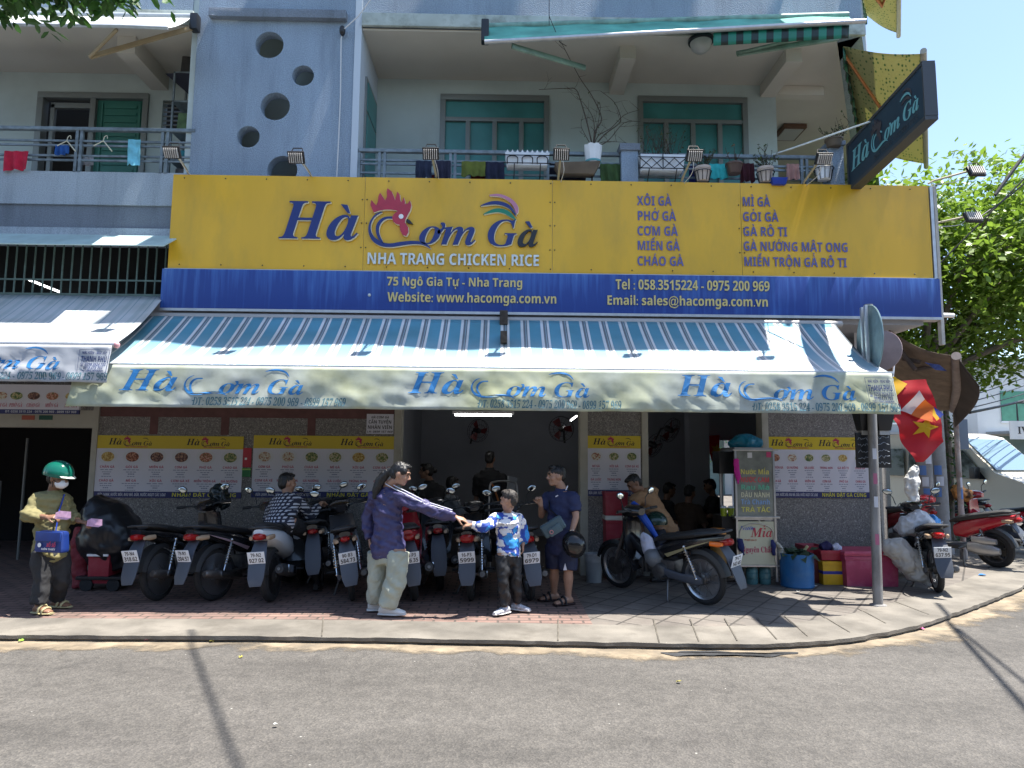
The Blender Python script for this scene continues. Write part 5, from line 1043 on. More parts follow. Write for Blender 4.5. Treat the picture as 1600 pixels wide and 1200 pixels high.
def plate(t, pos, tilt, lines, back=1, roll=0, w_=.178, h_=.132):
    q = Quaternion((0, 1, 0), tilt) @ Quaternion((1, 0, 0), roll); c = V(pos)
    # face points backward (-x); plate x axis = -y (reads left to right from behind)
    def f(x, y, h): return c+q@V((-.003-h, -x, y))
    g = MB().obox(c, (.005, w_, h_), q); p = g.build('number_plate', M_PLATE, t, True, bevel=.0015)
    g = MB(); st = 'sb'
    put_text(g, lines[0], f, 0, h_*.09, h_*.30, st, width=w_*.62, align='c', depth=.001); put_text(g, lines[1], f, 0, -h_*.39, h_*.34, st, width=w_*.86, align='c', depth=.001)
    g.build('plate_lettering', M_PTXT, p, True, smooth=0)
def mirrors(t, hb, spread, hgt, face=M_MIR, back=.0, green=False):
    for s in (-1, 1):
        a = V((hb[0]+.02, s*spread*.55, hb[2]+.02)); b_ = V((hb[0]+.03, s*(spread*.62), hb[2]+hgt*.6)); c = V((hb[0]-.02, s*(spread*.8), hb[2]+hgt))
        g = MB().tube([a, b_, c+V((.02, 0, 0))], .006, 6); g.ell(c+V((.012, 0, 0)), (.014, .062, .042), Quaternion((1, 0, 0), s*.25), 16, 8); o = g.build('mirror', M_PLAS, t, True)
        MB().ell(c+V((-.001, 0, 0)), (.004, .055, .036), Quaternion((1, 0, 0), s*.25), 16, 6).build('mirror_glass', face, o, True)
def bike(name, lab, pos, head, body, pl=None, kind='cub', lean=4., accent=None, seatc=M_SEAT, tail='red', steer=8., cover=None, mir=M_MIR, grp='motorbikes parked at the shopfront', rackc=None, legs=None, tk=1., case=None):
    t = thing(name, lab, 'motorbike', pos, R(head), grp, rx=R(lean)); t.rotation_euler = (R(-lean), 0, R(head)); t.rotation_mode = 'XYZ'
    scoot = kind == 'scooter'; Rw = .27 if scoot else .285; rw = .052 if scoot else .04; WB_ = 1.26 if scoot else 1.23
    accent = accent or M_CHR; legs = legs or body
    wheel(t, (0, 0, Rw), Rw, rw, scoot); 
    # ---- steering assembly, turned a little
    hd = V((WB_-.30, 0, .86)); ft = V((WB_, 0, Rw)); q = Quaternion((hd-ft).normalized(), R(steer))
    def st(p): return hd+q@(V(p)-hd)
    fw = st(ft)
    g = MB()
    for s in (-1, 1): g.tube([st((WB_, s*.075, Rw)), st((WB_-.12, s*.075, Rw+.28)), st((WB_-.2, s*.06, Rw+.46))], [.022, .024, .02], 8)
    g.build('front_fork', M_EXH if not scoot else M_PLAS, t, True)
    # front wheel built in place (steering turn kept small)
    wheel(t, tuple(fw), Rw, rw, scoot, True)
    g = MB(); ribbon(g, tuple(fw), Rw+.035, 15, 150, .12, m=0, side=.05); g.build('front_fender', body, t, True)
    bar = [st((hd.x-.06, s*y, z)) for s, y, z in ((1, .34, .99), (1, .16, .985), (1, .05, .95), (-1, .05, .95), (-1, .16, .985), (-1, .34, .99))]
    g = MB().tube(bar, .011, 8); hb = g.build('handlebar', M_PLAS, t, True)
    for a, b_ in ((bar[0], bar[0].lerp(bar[1], .62)), (bar[5], bar[5].lerp(bar[4], .62))): MB().tube([a, b_], .018, 10).build('grip', M_SEAT, hb, True)
    g = MB()
    for s, a in ((1, bar[1]), (-1, bar[4])): g.tube([a+V((.05, s*.02, .01)), a+V((.12, s*-.03, .05)), V((hd.x+.14, s*.05, .82)), V((hd.x+.10, s*.05, .62))], .005, 5)
    g.build('control_cable', M_SEAT, hb, True)
    g = MB()
    for s, a in ((1, bar[1]), (-1, bar[4])): g.tube([a+V((.03, 0, 0)), a+V((.06, s*.02, -.01)), a+V((.045, s*.17, -.012))], .005, 5)
    g.build('brake_lever', M_CHR, hb, True)
    hz = .955
    g = MB().loft([oval((hd.x-.13, 0, hz+.01), .06, .04), oval((hd.x-.07, 0, hz+.02), .12, .06), oval((hd.x+.03, 0, hz+.02), .135, .075), oval((hd.x+.1, 0, hz-.0), .10, .07), oval((hd.x+.14, 0, hz-.015), .05, .035)]); g.v = [tuple(st(p)) for p in g.v]
    cw = g.build('headlight_cowl', body, t, True)
    g = MB().ell((hd.x+.115, 0, hz-.01), (.035, .075, .05)); g.v = [tuple(st(p)) for p in g.v]; g.build('headlight', mat('headlight_lens', (.6, .62, .62), .08), cw, True)
    mirrors(t, (hd.x-.04, 0, .985), .36, .2, mir)
    # ---- leg shield and front body
    g = MB()
    def shield(u, v, o=0):
        w_ = (.20-.06*v if not scoot else .22-.05*abs(v-.55)*2); y = (u-.5)*2*w_; z = .30+.58*v
        return (hd.x+.05-.14*(1-v)**1.5*(1 if not scoot else .4)+.035*math.sin(v*3.1)-.45*y*y*6*.35, y, z)
    g.grid(shield, 12, 14); g.build('leg_shield', legs, t, True, solid=-.022)
    g = MB().loft([oval((hd.x+.06, 0, .60), .05, .12), oval((hd.x+.12, 0, .70), .085, .13), oval((hd.x+.13, 0, .80), .07, .10), oval((hd.x+.06, 0, .9), .05, .05)]); g.build('front_panel', body, t, True)
    # ---- tail body
    if scoot:
        g = MB().loft([oval((.52, 0, .52), .11, .10), oval((.36, 0, .56), .15, .15), oval((.15, 0, .64), .155, .13), oval((-.08, 0, .71), .145, .095), oval((-.26, 0, .76), .10, .06), oval((-.36, 0, .79), .05, .03)])
        g.build('tail_body', body, t, True)
        MB().loft([[(.42, -.16, .25), (1.0, -.15, .24), (1.0, .15, .24), (.42, .16, .25)], [(.42, -.17, .31), (1.0, -.16, .30), (1.0, .16, .30), (.42, .17, .31)]]).build('floorboard', M_PLAS, t, True, bevel=.015)
        sz, sx0_, sx1_ = .0, .60, -.30
        seat = [oval((.58, 0, .655), .08, .03), oval((.46, 0, .70), .13, .05), oval((.22, 0, .755), .145, .055), oval((.0, 0, .80), .135, .05), oval((-.2, 0, .845), .105, .04), oval((-.3, 0, .855), .06, .02)]
        g = MB().loft([oval((.30, .135, .30), .05, .075), oval((.15, .15, .29), .055, .095), oval((-.05, .15, .28), .05, .08), oval((-.14, .145, .275), .03, .045)]); g.build('transmission_case', case or M_EXH, t, True)
        g = MB().loft([oval((.24, .13, .42), .04, .05), oval((.05, .15, .42), .05, .06), oval((-.1, .14, .41), .03, .04)]); g.build('air_cleaner', case or M_GPLAS, t, True)
        g = MB().tube([(.45, -.08, .22), (.3, -.14, .24), (.2, -.16, .27)], .02, 8); g.tube([(.24, -.17, .27), (.18, -.175, .285), (-.2, -.185, .37), (-.28, -.185, .385)], [.03, .06, .065, .045], 14); ex = g.build('exhaust', M_PLAS, t, True)
        MB().cyl((-.281, -.185, .386), (-.3, -.185, .39), .018, 10).build('tailpipe', M_EXH, ex, True); MB().obox((-.02, -.243, .34), (.26, .012, .08), Quaternion((0, 1, 0), .22)).build('heat_guard', M_CHR, ex, True, bevel=.005)
        tz, tx = .735, -.33
    else:
        g = MB().loft([oval((.62, 0, .50), .06, .06), oval((.45, 0, .56), .11, .10), oval((.25, 0, .63), .125, .10), oval((.02, 0, .69), .12, .075), oval((-.2, 0, .74), .095, .05), oval((-.34, 0, .77), .06, .03)])
        g.build('tail_body', body, t, True)
        for s in (-1, 1):
            MB().add([(.42, s*.122, .53), (.05, s*.13, .66), (-.2, s*.108, .735), (-.12, s*.118, .70), (.1, s*.131, .62), (.38, s*.121, .50)], [(0, 1, 4, 5), (1, 2, 3, 4)]).build('side_graphic', accent, t, True, solid=.003)
        g = MB().loft([oval((.98, 0, .62), .04, .09), oval((.8, 0, .50), .055, .09), oval((.62, 0, .48), .06, .08)]); g.build('spine_cover', legs, t, True)
        seat = [oval((.62, 0, .655), .06, .025), oval((.5, 0, .70), .11, .04), oval((.25, 0, .735), .125, .04), oval((.05, 0, .775), .125, .045), oval((-.14, 0, .81), .11, .038), oval((-.24, 0, .82), .07, .02)]
        g = MB(); g.lathe([(.05, -.16), (.10, -.15), (.11, -.06), (.11, .06), (.09, .14), (.05, .15)], (.52, 0, .32), (0, 1, 0), 20); g.tube([(.6, 0, .34), (.78, 0, .36), (.86, 0, .37)], [.07, .075, .06], 12); g.obox((.45, 0, .38), (.26, .17, .14)); g.obox((.72, 0, .36), (.02, .19, .17)); g.obox((.77, 0, .36), (.02, .19, .17)); g.build('engine', M_ENG, t, True, bevel=.006)
        g = MB().tube([(.8, -.05, .3), (.7, -.11, .21), (.4, -.13, .20), (.25, -.135, .22)], .016, 8); g.tube([(.27, -.135, .22), (.2, -.14, .235), (-.1, -.145, .29), (-.27, -.15, .325), (-.3, -.15, .33)], [.022, .042, .046, .046, .03], 14); ex = g.build('exhaust', M_EXH, t, True); MB().obox((.05, -.19, .275), (.3, .01, .06), Quaternion((0, 1, 0), .18)).build('heat_guard', M_CHR, ex, True, bevel=.004)
        for s in (-1, 1): MB().tube([(.5, s*.085, .31), (.2, s*.09, .29), (-.03, s*.095, Rw)], .018, 8).build('swingarm', M_EXH, t, True)
        g = MB().loft([oval((.48, .11, .32), .02, .05), oval((.2, .115, .29), .02, .045), oval((.0, .115, .285), .02, .06), oval((-.06, .115, .285), .015, .03)]); g.build('chain_case', M_GPLAS, t, True)
        tz, tx = .715, -.33
    for s in ((-1, 1) if not scoot else (1,)):
        a, b_ = V((-.0, s*.13, Rw+.02)), V((.14, s*.125, .64)); g = MB().tube([a, b_], .011, 8)
        n_c = 46; hel = []
        for k in range(n_c): u = .22+.66*k/n_c; p = a.lerp(b_, u); an = k*1.05; hel.append(p+V((.026*math.cos(an), .026*math.sin(an), 0)))
        g.tube(hel, .005, 5); g.ell(a, .02, None, 8, 6); g.ell(b_, .02, None, 8, 6); g.build('shock_absorber', M_CHR, t, True)
    MB().loft(seat).build('seat', seatc, t, True)
    g = MB().tube(smooth_loop([(-.02, .13, .78), (-.2, .135, .815), (-.33, .10, .835), (-.36, 0, .84), (-.33, -.10, .835), (-.2, -.135, .815), (-.02, -.13, .78)], 4, False), .012, 8); g.build('grab_rail', rackc or M_PLAS, t, True)
    # ---- rear fender, flap, plate, lamps
    g = MB(); ribbon(g, (0, 0, Rw), Rw+.045, 70, 168, .13, side=.05); g.build('rear_fender', M_PLAS, t, True)
    fx = -.36
    g = MB().loft([[(fx+.10, -.065, .69), (fx+.10, .065, .69), (fx+.08, .065, .69), (fx+.08, -.065, .69)], [(fx+.01, -.085, .58), (fx+.01, .085, .58), (fx-.005, .085, .58), (fx-.005, -.085, .58)], [(fx-.055, -.09, .44), (fx-.055, .09, .44), (fx-.07, .09, .44), (fx-.07, -.09, .44)], [(fx-.10, -.085, .33), (fx-.10, .085, .33), (fx-.112, .085, .33), (fx-.112, -.085, .33)], [(fx-.125, -.06, .25), (fx-.125, .06, .25), (fx-.135, .06, .25), (fx-.135, -.06, .25)]]); g.build('mud_flap', M_GPLAS, t, True, bevel=.006)
    if pl: plate(t, (fx-.075, 0, .535), -.32, pl, roll=random.uniform(-.03, .03))
    tl = MB().loft([oval((tx+.1, 0, tz), .07*tk, .036*tk), oval((tx, 0, tz+.005), .066*tk, .04*tk), oval((tx-.05, 0, tz+.01), .054*tk, .034*tk), oval((tx-.072, 0, tz+.01), .025*tk, .018*tk)]).build('tail_light', M_TAIL, t, True)
    for s in (-1, 1):
        MB().loft([oval((tx+.14, s*.10, tz-.01), .026, .026), oval((tx+.05, s*.10, tz-.01), .027, .028), oval((tx+.0, s*.09, tz-.01), .018, .018)]).build('indicator', M_ORL if tail == 'orange' else M_IND, tl, True)
    g = MB()
    for s in (-1, 1): g.tube([(.42, s*.08, .28), (.40, s*.25, .28)], .013, 8)
    g.build('footpeg', M_SEAT, t, True)
    g = MB().tube([(.42, .09, .24), (.36, .2, .02)], .012, 8); g.tube([(.36, .2, .02), (.33, .22, .005)], .02, 6); g.build('side_stand', M_EXH, t, True)
    return t
M_PBLK = paint('black', (.012, .012, .014)); M_PRED = paint('red', (.38, .012, .025)); M_PWHT = paint('white', (.62, .66, .70)); M_PGRY = paint('graphite', (.04, .043, .05)); M_PDRD = paint('dark_red', (.12, .008, .012)); M_STRP = mat('stripe_red_silver', (.32, .22, .24), .3); M_GLDD = mat('gold_line_decal', (.3, .26, .14), .3)
def GP(u, v): return G(u, v)
k1 = bike('motorbike', 'black motorbike nearest the red delivery box, side-lit chrome rim', GP(248, 938), 80, M_PBLK, ('79-N4', '318.62'), lean=5, tk=.9)
k2 = bike('motorbike', 'black motorbike with red and silver side stripe, second from the left', GP(336, 938), 68, M_PBLK, ('79-N1', '204.57'), accent=M_STRP, lean=5)
k3 = bike('scooter', 'white scooter under the woman in the checked shirt', GP(424, 940), 90, M_PWHT, ('79-N2', '927.02'), 'scooter', legs=M_PGRY)
k4 = bike('motorbike', 'dark motorbike with tilted plate 90-B3 left of the woman in navy', GP(551, 938), 104, M_PBLK, ('90-B3', '584.73'), lean=9, tk=.8, legs=M_PGRY)
k5 = bike('scooter', 'red-tailed scooter with plate 83-P3 behind the woman in navy', GP(648, 938), 100, M_PRED, ('83-P3', '376.35'), 'scooter', lean=8)
k6 = bike('motorbike', 'black motorbike with plate 16-P3 and round red tail lamp beside the boy', GP(737, 938), 88, M_PBLK, ('16-P3', '5999'), lean=3, tk=1.25, accent=M_GLDD)
k7 = bike('motorbike', 'motorbike half hidden behind the boy, plate ending 6979', GP(828, 938), 97, M_PGRY, ('79-D1', '6979'), lean=6)
k8 = bike('motorbike', 'black motorbike seen from its left side in front of the leaning man', G(1102, 945), 129, M_PBLK, ('79-C1', '142.45'), accent=M_GLDD, tail='orange', lean=5, steer=-4)
k14 = bike('scooter', 'dark scooter deep in the row between the woman in navy and the boy', G(688, 922), 96, M_PGRY, None, 'scooter', lean=4, tk=.9)
k15 = bike('motorbike', 'dark motorbike deep in the row beside the white scooter, half in shadow', G(500, 920), 98, M_PBLK, None, lean=6, tk=.85)
rg = 'motorbikes parked around the corner'
k9 = bike('motorbike', 'black motorbike with plate 79-N2 beside the white sacks on the corner', G(1466, 926), 70, M_PBLK, ('79-N2', '637.95'), lean=3, grp=rg)
k10 = bike('scooter', 'red scooter with silver engine case parked side-on at the corner', G(1558, 887), 118, M_PRED, ('79-N3', '551.20'), 'scooter', lean=5, grp=rg, case=mat('silver_case', (.42, .42, .42), .35, .6, var=.1, vs=9))
k11 = bike('scooter', 'dark red scooter partly hidden behind the grey pole', G(1428, 868), 128, M_PDRD, ('79-H1', '207.11'), 'scooter', lean=4, grp=rg)
k12 = bike('motorbike', 'red motorbike cut off by the right edge of the picture', G(1622, 865), 118, M_PRED, ('79-K2', '330.18'), lean=4, grp=rg)
k13 = bike('motorbike', 'blue-grey motorbike behind the red scooter at the corner', G(1520, 845), 118, M_PGRY, ('79-V1', '118.04'), lean=4, grp=rg)
# ---------------------------------------------------------------- people
def remesh(g, vox, it=6, fac=.5):
    me = bpy.data.meshes.new('tmp'); me.from_pydata(g.v, [], g.f); o = bpy.data.objects.new('tmp', me); C.objects.link(o)
    bm = bmesh.new(); bm.from_mesh(me); bmesh.ops.recalc_face_normals(bm, faces=bm.faces); bm.to_mesh(me); bm.free()
    m = o.modifiers.new('r', 'REMESH'); m.mode = 'VOXEL'; m.voxel_size = vox
    if it: k = o.modifiers.new('s', 'SMOOTH'); k.factor = fac; k.iterations = it
    bpy.context.view_layer.update(); out = bpy.data.meshes.new_from_object(o.evaluated_get(bpy.context.evaluated_depsgraph_get()))
    bpy.data.objects.remove(o); bpy.data.meshes.remove(me); return out
def skinned(name, g, vox, mats, parent, it=6, assign=None, wr=0., wsc=(9, 9, 22), seed=0., fac=.5):
    me = remesh(g, vox, it, fac); me.name = name
    for k in mats: me.materials.append(k)
    if wr:
        nn = [v.normal.copy() for v in me.vertices]
        for v, n_ in zip(me.vertices, nn):
            p = v.co; a = noise.noise(V((p.x*wsc[0]+seed, p.y*wsc[1], p.z*wsc[2]+p.x*6))); b_ = noise.noise(V((p.x*wsc[0]*2.3, p.y*wsc[1]*2.3+seed, p.z*wsc[2]*1.7-p.x*14)))
            v.co = p+n_*wr*(a-abs(b_)*.7)
    if assign:
        for f in me.polygons: f.material_index = assign(f.center)
    me.shade_smooth(); return link(name, me, parent)
SKIN = mat('tan_skin', (.36, .2, .13), .5, var=.06, vs=14); SKIND = mat('brown_skin', (.22, .115, .07), .5, var=.06, vs=14); M_HAIR = mat('black_hair', (.012, .011, .011), .38, var=.5, vs=60, bump=.6, bs=90, stretch=(1, 1, .25)); M_EYE = mat('dark_eye', (.02, .015, .012), .2); M_LIP = mat('lips', (.26, .1, .085), .45)
def frame(fwd, up=V((0, 0, 1))):
    f = V(fwd).normalized(); l = V(up).cross(f).normalized(); return f, l, f.cross(l).normalized()      # forward, left, up
def ring(c, a, ra, b_, rb, n=18): return [c+a*(ra*math.cos(6.28319*k/n))+b_*(rb*math.sin(6.28319*k/n)) for k in range(n)]
def hand(g, w_, d, n_, k=1., curl=35, spread=.10, thumb=1, grip=None):
    """w_ wrist, d direction of the fingers, n_ palm normal, thumb = side along d x n"""
    d = V(d).normalized(); n_ = V(n_); n_ = (n_-d*n_.dot(d)).normalized(); s = d.cross(n_)*thumb
    g.loft([ring(w_-d*.02, s, .026*k, n_, .019*k, 10), ring(w_+d*.015*k, s, .031*k, n_, .017*k, 10), ring(w_+d*.055*k, s, .040*k, n_, .0155*k, 10), ring(w_+d*.088*k, s, .039*k, n_, .012*k, 10)])
    for i, (o, L) in enumerate(((.030, .068), (.010, .078), (-.010, .072), (-.029, .056))):
        p = w_+d*.078*k+s*o*k; q = (d+s*o*spread*18*.1).normalized(); pts = [p-d*.012]
        for j, seg in enumerate((.0, .45, .32, .25)):
            if j: pts.append(pts[-1]+q*L*seg*k*1.15)
            else: pts.append(p)
            q = (Quaternion(n_.cross(d).normalized(), -R((curl+i*4)*(.8 if j == 0 else 1.)))@q).normalized()
        g.tube(pts, [.0085*k, .0088*k, .0084*k, .0078*k, .0062*k], 8)
    p = w_+d*.022*k+s*.026*k; q = (d*.62+s*.7+n_*.35).normalized(); pts = [p-q*.012]
    for j, L in enumerate((.0, .036, .03, .024)):
        pts.append((p if j == 0 else pts[-1]+q*L*k)); q = (q+d*.22+n_*.12-s*.12).normalized()
    g.tube(pts, [.011*k, .0115*k, .0105*k, .0095*k, .007*k], 8)
def head(g, c, f, l, u, k=1., ears=True):
    P = lambda a, b_, h: c+f*a*k+l*b_*k+u*h*k
    q = Matrix((f, l, u)).transposed()
    g.ell(P(-.008, 0, .022), (.094*k, .074*k, .094*k), q, 18, 14); g.ell(P(.018, 0, -.03), (.07*k, .06*k, .075*k), q, 16, 12); g.ell(P(.052, 0, -.082), (.034*k, .036*k, .026*k), q)      # skull, face, chin
    g.loft([ring(P(.0, 0, -.095), f, .05*k, l, .048*k), ring(P(.045, 0, -.085), f, .03*k, l, .04*k)])
    g.tube([P(.085, 0, .022), P(.098, 0, -.005), P(.108, 0, -.024)], [.010*k, .012*k, .0145*k], 10)                                # nose
    for s in (-1, 1): g.ell(P(.098, s*.012, -.028), (.011*k, .009*k, .008*k), q, 8, 6)
    g.ell(P(.082, 0, .036), (.016*k, .055*k, .012*k), q); g.ell(P(.077, 0, -.052), (.016*k, .026*k, .008*k), q); g.ell(P(.075, 0, -.064), (.015*k, .022*k, .008*k), q)
    for s in (-1, 1):
        g.ell(P(.05, s*.045, -.02), (.03*k, .022*k, .026*k), q)
        if ears: g.ell(P(-.004, s*.074, -.006), (.018*k, .010*k, .031*k), q)
def person(lab, J, fwd, hf, bodym, parts, k=1., vox=.0065, grp=None, hk=1., ears=True, legs=True, lean_r=1., belly=1., hands=True):
    """J: joints in world space (head, neck, shL.., hipL..); fwd chest facing; hf head facing; parts: callables adding clothes"""
    base = J.get('base') or V((J['hipL'].x/2+J['hipR'].x/2, J['hipL'].y/2+J['hipR'].y/2, PAVE))
    t = thing('person', lab, 'person', base, group=grp)
    f, l, u = frame(fwd); hF, hL, hU = frame(hf[0], hf[1] if len(hf) > 1 else V((0, 0, 1)))
    g = MB(); r = lambda x: x*k
    hc = (J['hipL']+J['hipR'])/2; sc = (J['shL']+J['shR'])/2; lh = (J['hipL']-J['hipR']).normalized(); ls = (J['shL']-J['shR']).normalized(); nb = J['neck']
    ax = (nb-hc).normalized(); fh = lh.cross(ax).normalized(); fs = ls.cross(ax).normalized()
    def torso(gr, infl, bot=-.10, top=True, wid=1., dep=1.):
        S_ = [(bot, lh, .135, fh, .10), (-.03, lh, .160, fh, .115), (.10, lh, .150, fh, .115*belly), (.40, lh.lerp(ls, .4).normalized(), .138, fh.lerp(fs, .4).normalized(), .105*belly), (.70, ls, .158, fs, .112), (.88, ls, .160, fs, .098), (.97, ls, .115, fs, .075)]
        L = (nb-hc).length; rings = [ring(hc+ax*(L*a if a > 0 else a*k), x, (rx_*k+infl)*wid, y, (ry_*k+infl)*dep) for a, x, rx_, y, ry_ in S_]
        gr.loft(rings)
        for s in ('L', 'R'): gr.tube([sc.lerp(J['sh'+s], .35), J['sh'+s]], [.068*k+infl, .058*k+infl], 12); gr.ell(J['sh'+s], .058*k+infl, None, 12, 8)
    torso(g, -.004); 
    g.tube([nb-ax*.05, nb+ax*.02, J['head']-hU*.06*hk-hF*.02*hk], [r(.066), r(.056), r(.052)], 14)
    head(g, J['head'], hF, hL, hU, hk, ears)
    for s in 'LR':
        g.tube([J['sh'+s], J['sh'+s].lerp(J['el'+s], .5), J['el'+s]], [r(.050), r(.044), r(.037)], 12); g.ell(J['el'+s], r(.038), None, 10, 8)
        g.tube([J['el'+s], J['el'+s].lerp(J['wr'+s], .35), J['wr'+s]], [r(.037), r(.036), r(.025)], 12)
        if hands:
            hd_ = J.get('hd'+s) or ((J['wr'+s]-J['el'+s]).normalized(), V((0, 0, -1)), 35, 1)
            hand(g, J['wr'+s], hd_[0], hd_[1], hk*.98 if k > .9 else k, hd_[2], thumb=hd_[3])
    if legs:
        for s in 'LR':
            h_, n_, a_ = J['hip'+s], J['kn'+s], J['an'+s]
            g.tube([h_+V((0, 0, .03)), h_.lerp(n_, .3), h_.lerp(n_, .75), n_], [r(.085), r(.08), r(.062), r(.054)], 14); g.ell(n_, r(.054), None, 10, 8)
            g.tube([n_, n_.lerp(a_, .3), n_.lerp(a_, .75), a_], [r(.052), r(.056), r(.038), r(.034)], 12)
            td = J.get('toe'+s) or V((f.x, f.y, 0)).normalized(); b_ = V((-td.y, td.x, 0)); a0 = V((a_.x, a_.y, a_.z))
            fl = a_.z-r(.075)
            P = lambda x, z: V((a0.x+td.x*x*k, a0.y+td.y*x*k, fl+z*k))
            g.loft([ring(P(-.055, .035), b_, r(.026), V((0,0,1)), r(.030), 12), ring(P(-.02, .05), b_, r(.034), V((0,0,1)), r(.048), 12), ring(P(.05, .04), b_, r(.038), V((0,0,1)), r(.038), 12), ring(P(.12, .026), b_, r(.044), V((0,0,1)), r(.024), 12), ring(P(.17, .02), b_, r(.034), V((0,0,1)), r(.016), 12)])
    ey = [J['head']+hF*.086*hk+hL*s*.031*hk+hU*.016*hk for s in (-1, 1)]; br = [J['head']+hF*.09*hk+hL*s*x*hk+hU*(.036)*hk for s in (-1, 1) for x in (.02, .034, .047)]; lp = [J['head']+hF*.088*hk+hL*x*hk-hU*.058*hk for x in (-.016, 0, .016)]
    def asg(p):
        q = p-J['head']
        if q.length < .14*hk:
            for e in ey:
                if (p-e).length < .0125*hk: return 1
            for e in br:
                if (p-e).length < .0115*hk: return 1
            for e in lp:
                if (p-e).length < .0125*hk: return 2
        return 0
    skinned('body', g, vox, [bodym, M_EYE, M_LIP], t, 5, asg)
    ctx = dict(t=t, J=J, f=f, l=l, u=u, hF=hF, hL=hL, hU=hU, k=k, hk=hk, torso=torso, hc=hc, nb=nb, ax=ax, lh=lh, ls=ls, fh=fh, fs=fs, sc=sc)
    for p in parts: p(ctx)
    return t
def shirt(name, m, infl=.018, sleeve=1., vox=.012, bot=-.14, wr=.012, wid=1., dep=1., cuff=.034, extra=None, collar=True, seed=0., lift=0.):
    def go(c):
        g = MB(); J, k = c['J'], c['k']; c['torso'](g, infl, bot, wid=wid, dep=dep)
        for s in 'LR':
            a, b_, w_ = J['sh'+s], J['el'+s], J['wr'+s]; L1, L2 = (b_-a).length, (w_-b_).length
            if sleeve <= .6: e = a.lerp(b_, sleeve/.6*.95 if sleeve < .6 else 1); g.tube([a, a.lerp(e, .5), e], [.058*k+infl, .056*k+infl, .054*k+infl], 12)
            else:
                g.tube([a, a.lerp(b_, .5), b_], [.058*k+infl, .052*k+infl, .047*k+infl], 12); g.ell(b_, .045*k+infl, None, 10, 8); e = b_.lerp(w_, (sleeve-.6)/.4)
                g.tube([b_, b_.lerp(e, .5), e], [.045*k+infl, .042*k+infl*1.2, cuff*k+infl*.6], 12)
        if collar: g.tube([c['nb']-c['ax']*.03, c['nb']+c['ax']*.02], [.078*k+infl*.5, .064*k+infl*.3], 14)
        if extra: extra(g, c)
        o = skinned(name, g, vox, m if isinstance(m, list) else [m], c['t'], 4, None, wr, seed=seed); c[name] = o
    return go
def trousers(name, m, infl=.02, length=1., hem=.07, vox=.012, wr=.012, top=.03, seed=3., knee=.07):
    def go(c):
        g = MB(); J, k = c['J'], c['k']; hc, lh, fh, ax = c['hc'], c['lh'], c['fh'], c['ax']
        g.loft([ring(hc-ax*.12*k, lh, .13*k+infl, fh, .09*k+infl), ring(hc-ax*.02, lh, .158*k+infl*.8, fh, .114*k+infl*.8), ring(hc+ax*(top+.04)*k, lh, .15*k+infl*.5, fh, .112*k+infl*.5)])
        for s in 'LR':
            h_, n_, a_ = J['hip'+s], J['kn'+s], J['an'+s]
            if length <= .5: e = h_.lerp(n_, length/.5); g.tube([h_, h_.lerp(e, .5), e], [.09*k+infl, .088*k+infl, .082*k+infl], 14)
            else:
                e = n_.lerp(a_, (length-.5)/.5); g.tube([h_, h_.lerp(n_, .5), n_], [.088*k+infl, .078*k+infl, knee*k+infl*.6], 14); g.ell(n_, knee*k+infl*.6, None, 10, 8); g.tube([n_, n_.lerp(e, .5), e], [knee*k+infl*.6, (knee+hem)/2*k+infl*.5, hem*k+infl*.3], 14)
        skinned(name, g, vox, [m], c['t'], 4, None, wr, (9, 9, 12), seed)
    return go
def shoes(m, sole=None, kind='shoe'):
    def go(c):
        J, k = c['J'], c['k']
        for s in 'LR':
            a_ = J['an'+s]; td = J.get('toe'+s) or V((c['f'].x, c['f'].y, 0)).normalized(); b_ = V((-td.y, td.x, 0)); fl = a_.z-.075*k; up = V((0, 0, 1))
            P = lambda x, z: V((a_.x+td.x*x*k, a_.y+td.y*x*k, fl+z*k))
            if kind == 'shoe':
                g = MB().loft([ring(P(-.075, .04), b_, .03*k, up, .035*k, 14), ring(P(-.04, .055), b_, .042*k, up, .055*k, 14), ring(P(.03, .05), b_, .045*k, up, .05*k, 14), ring(P(.09, .035), b_, .05*k, up, .036*k, 14), ring(P(.16, .028), b_, .046*k, up, .028*k, 14), ring(P(.195, .024), b_, .026*k, up, .018*k, 14)])
                o = g.build('shoe', m, c['t'])
                MB().loft([ring(P(-.085, .008), b_, .036*k, up, .012*k, 14), ring(P(-.02, .008), b_, .046*k, up, .014*k, 14), ring(P(.09, .008), b_, .054*k, up, .014*k, 14), ring(P(.2, .012), b_, .034*k, up, .012*k, 14)]).build('sole', sole or m, o)
            else:
                o = MB().loft([ring(P(-.07, .004), b_, .036*k, up, .012*k, 14), ring(P(-.02, .004), b_, .043*k, up, .013*k, 14), ring(P(.09, .004), b_, .054*k, up, .013*k, 14), ring(P(.185, .008), b_, .036*k, up, .010*k, 14)]).build('sandal', m, c['t'])
                g = MB()
                for x, h in ((.05, .088), (.10, .062)): g.tube(smooth_loop([tuple(P(x, .008)+b_*.05*k), tuple(P(x+.01, h*.72)+b_*.042*k), tuple(P(x+.015, h)), tuple(P(x+.01, h*.72)-b_*.042*k), tuple(P(x, .008)-b_*.05*k)], 4, False), .011*k, 6)
                g.build('strap', sole or m, o)
    return go
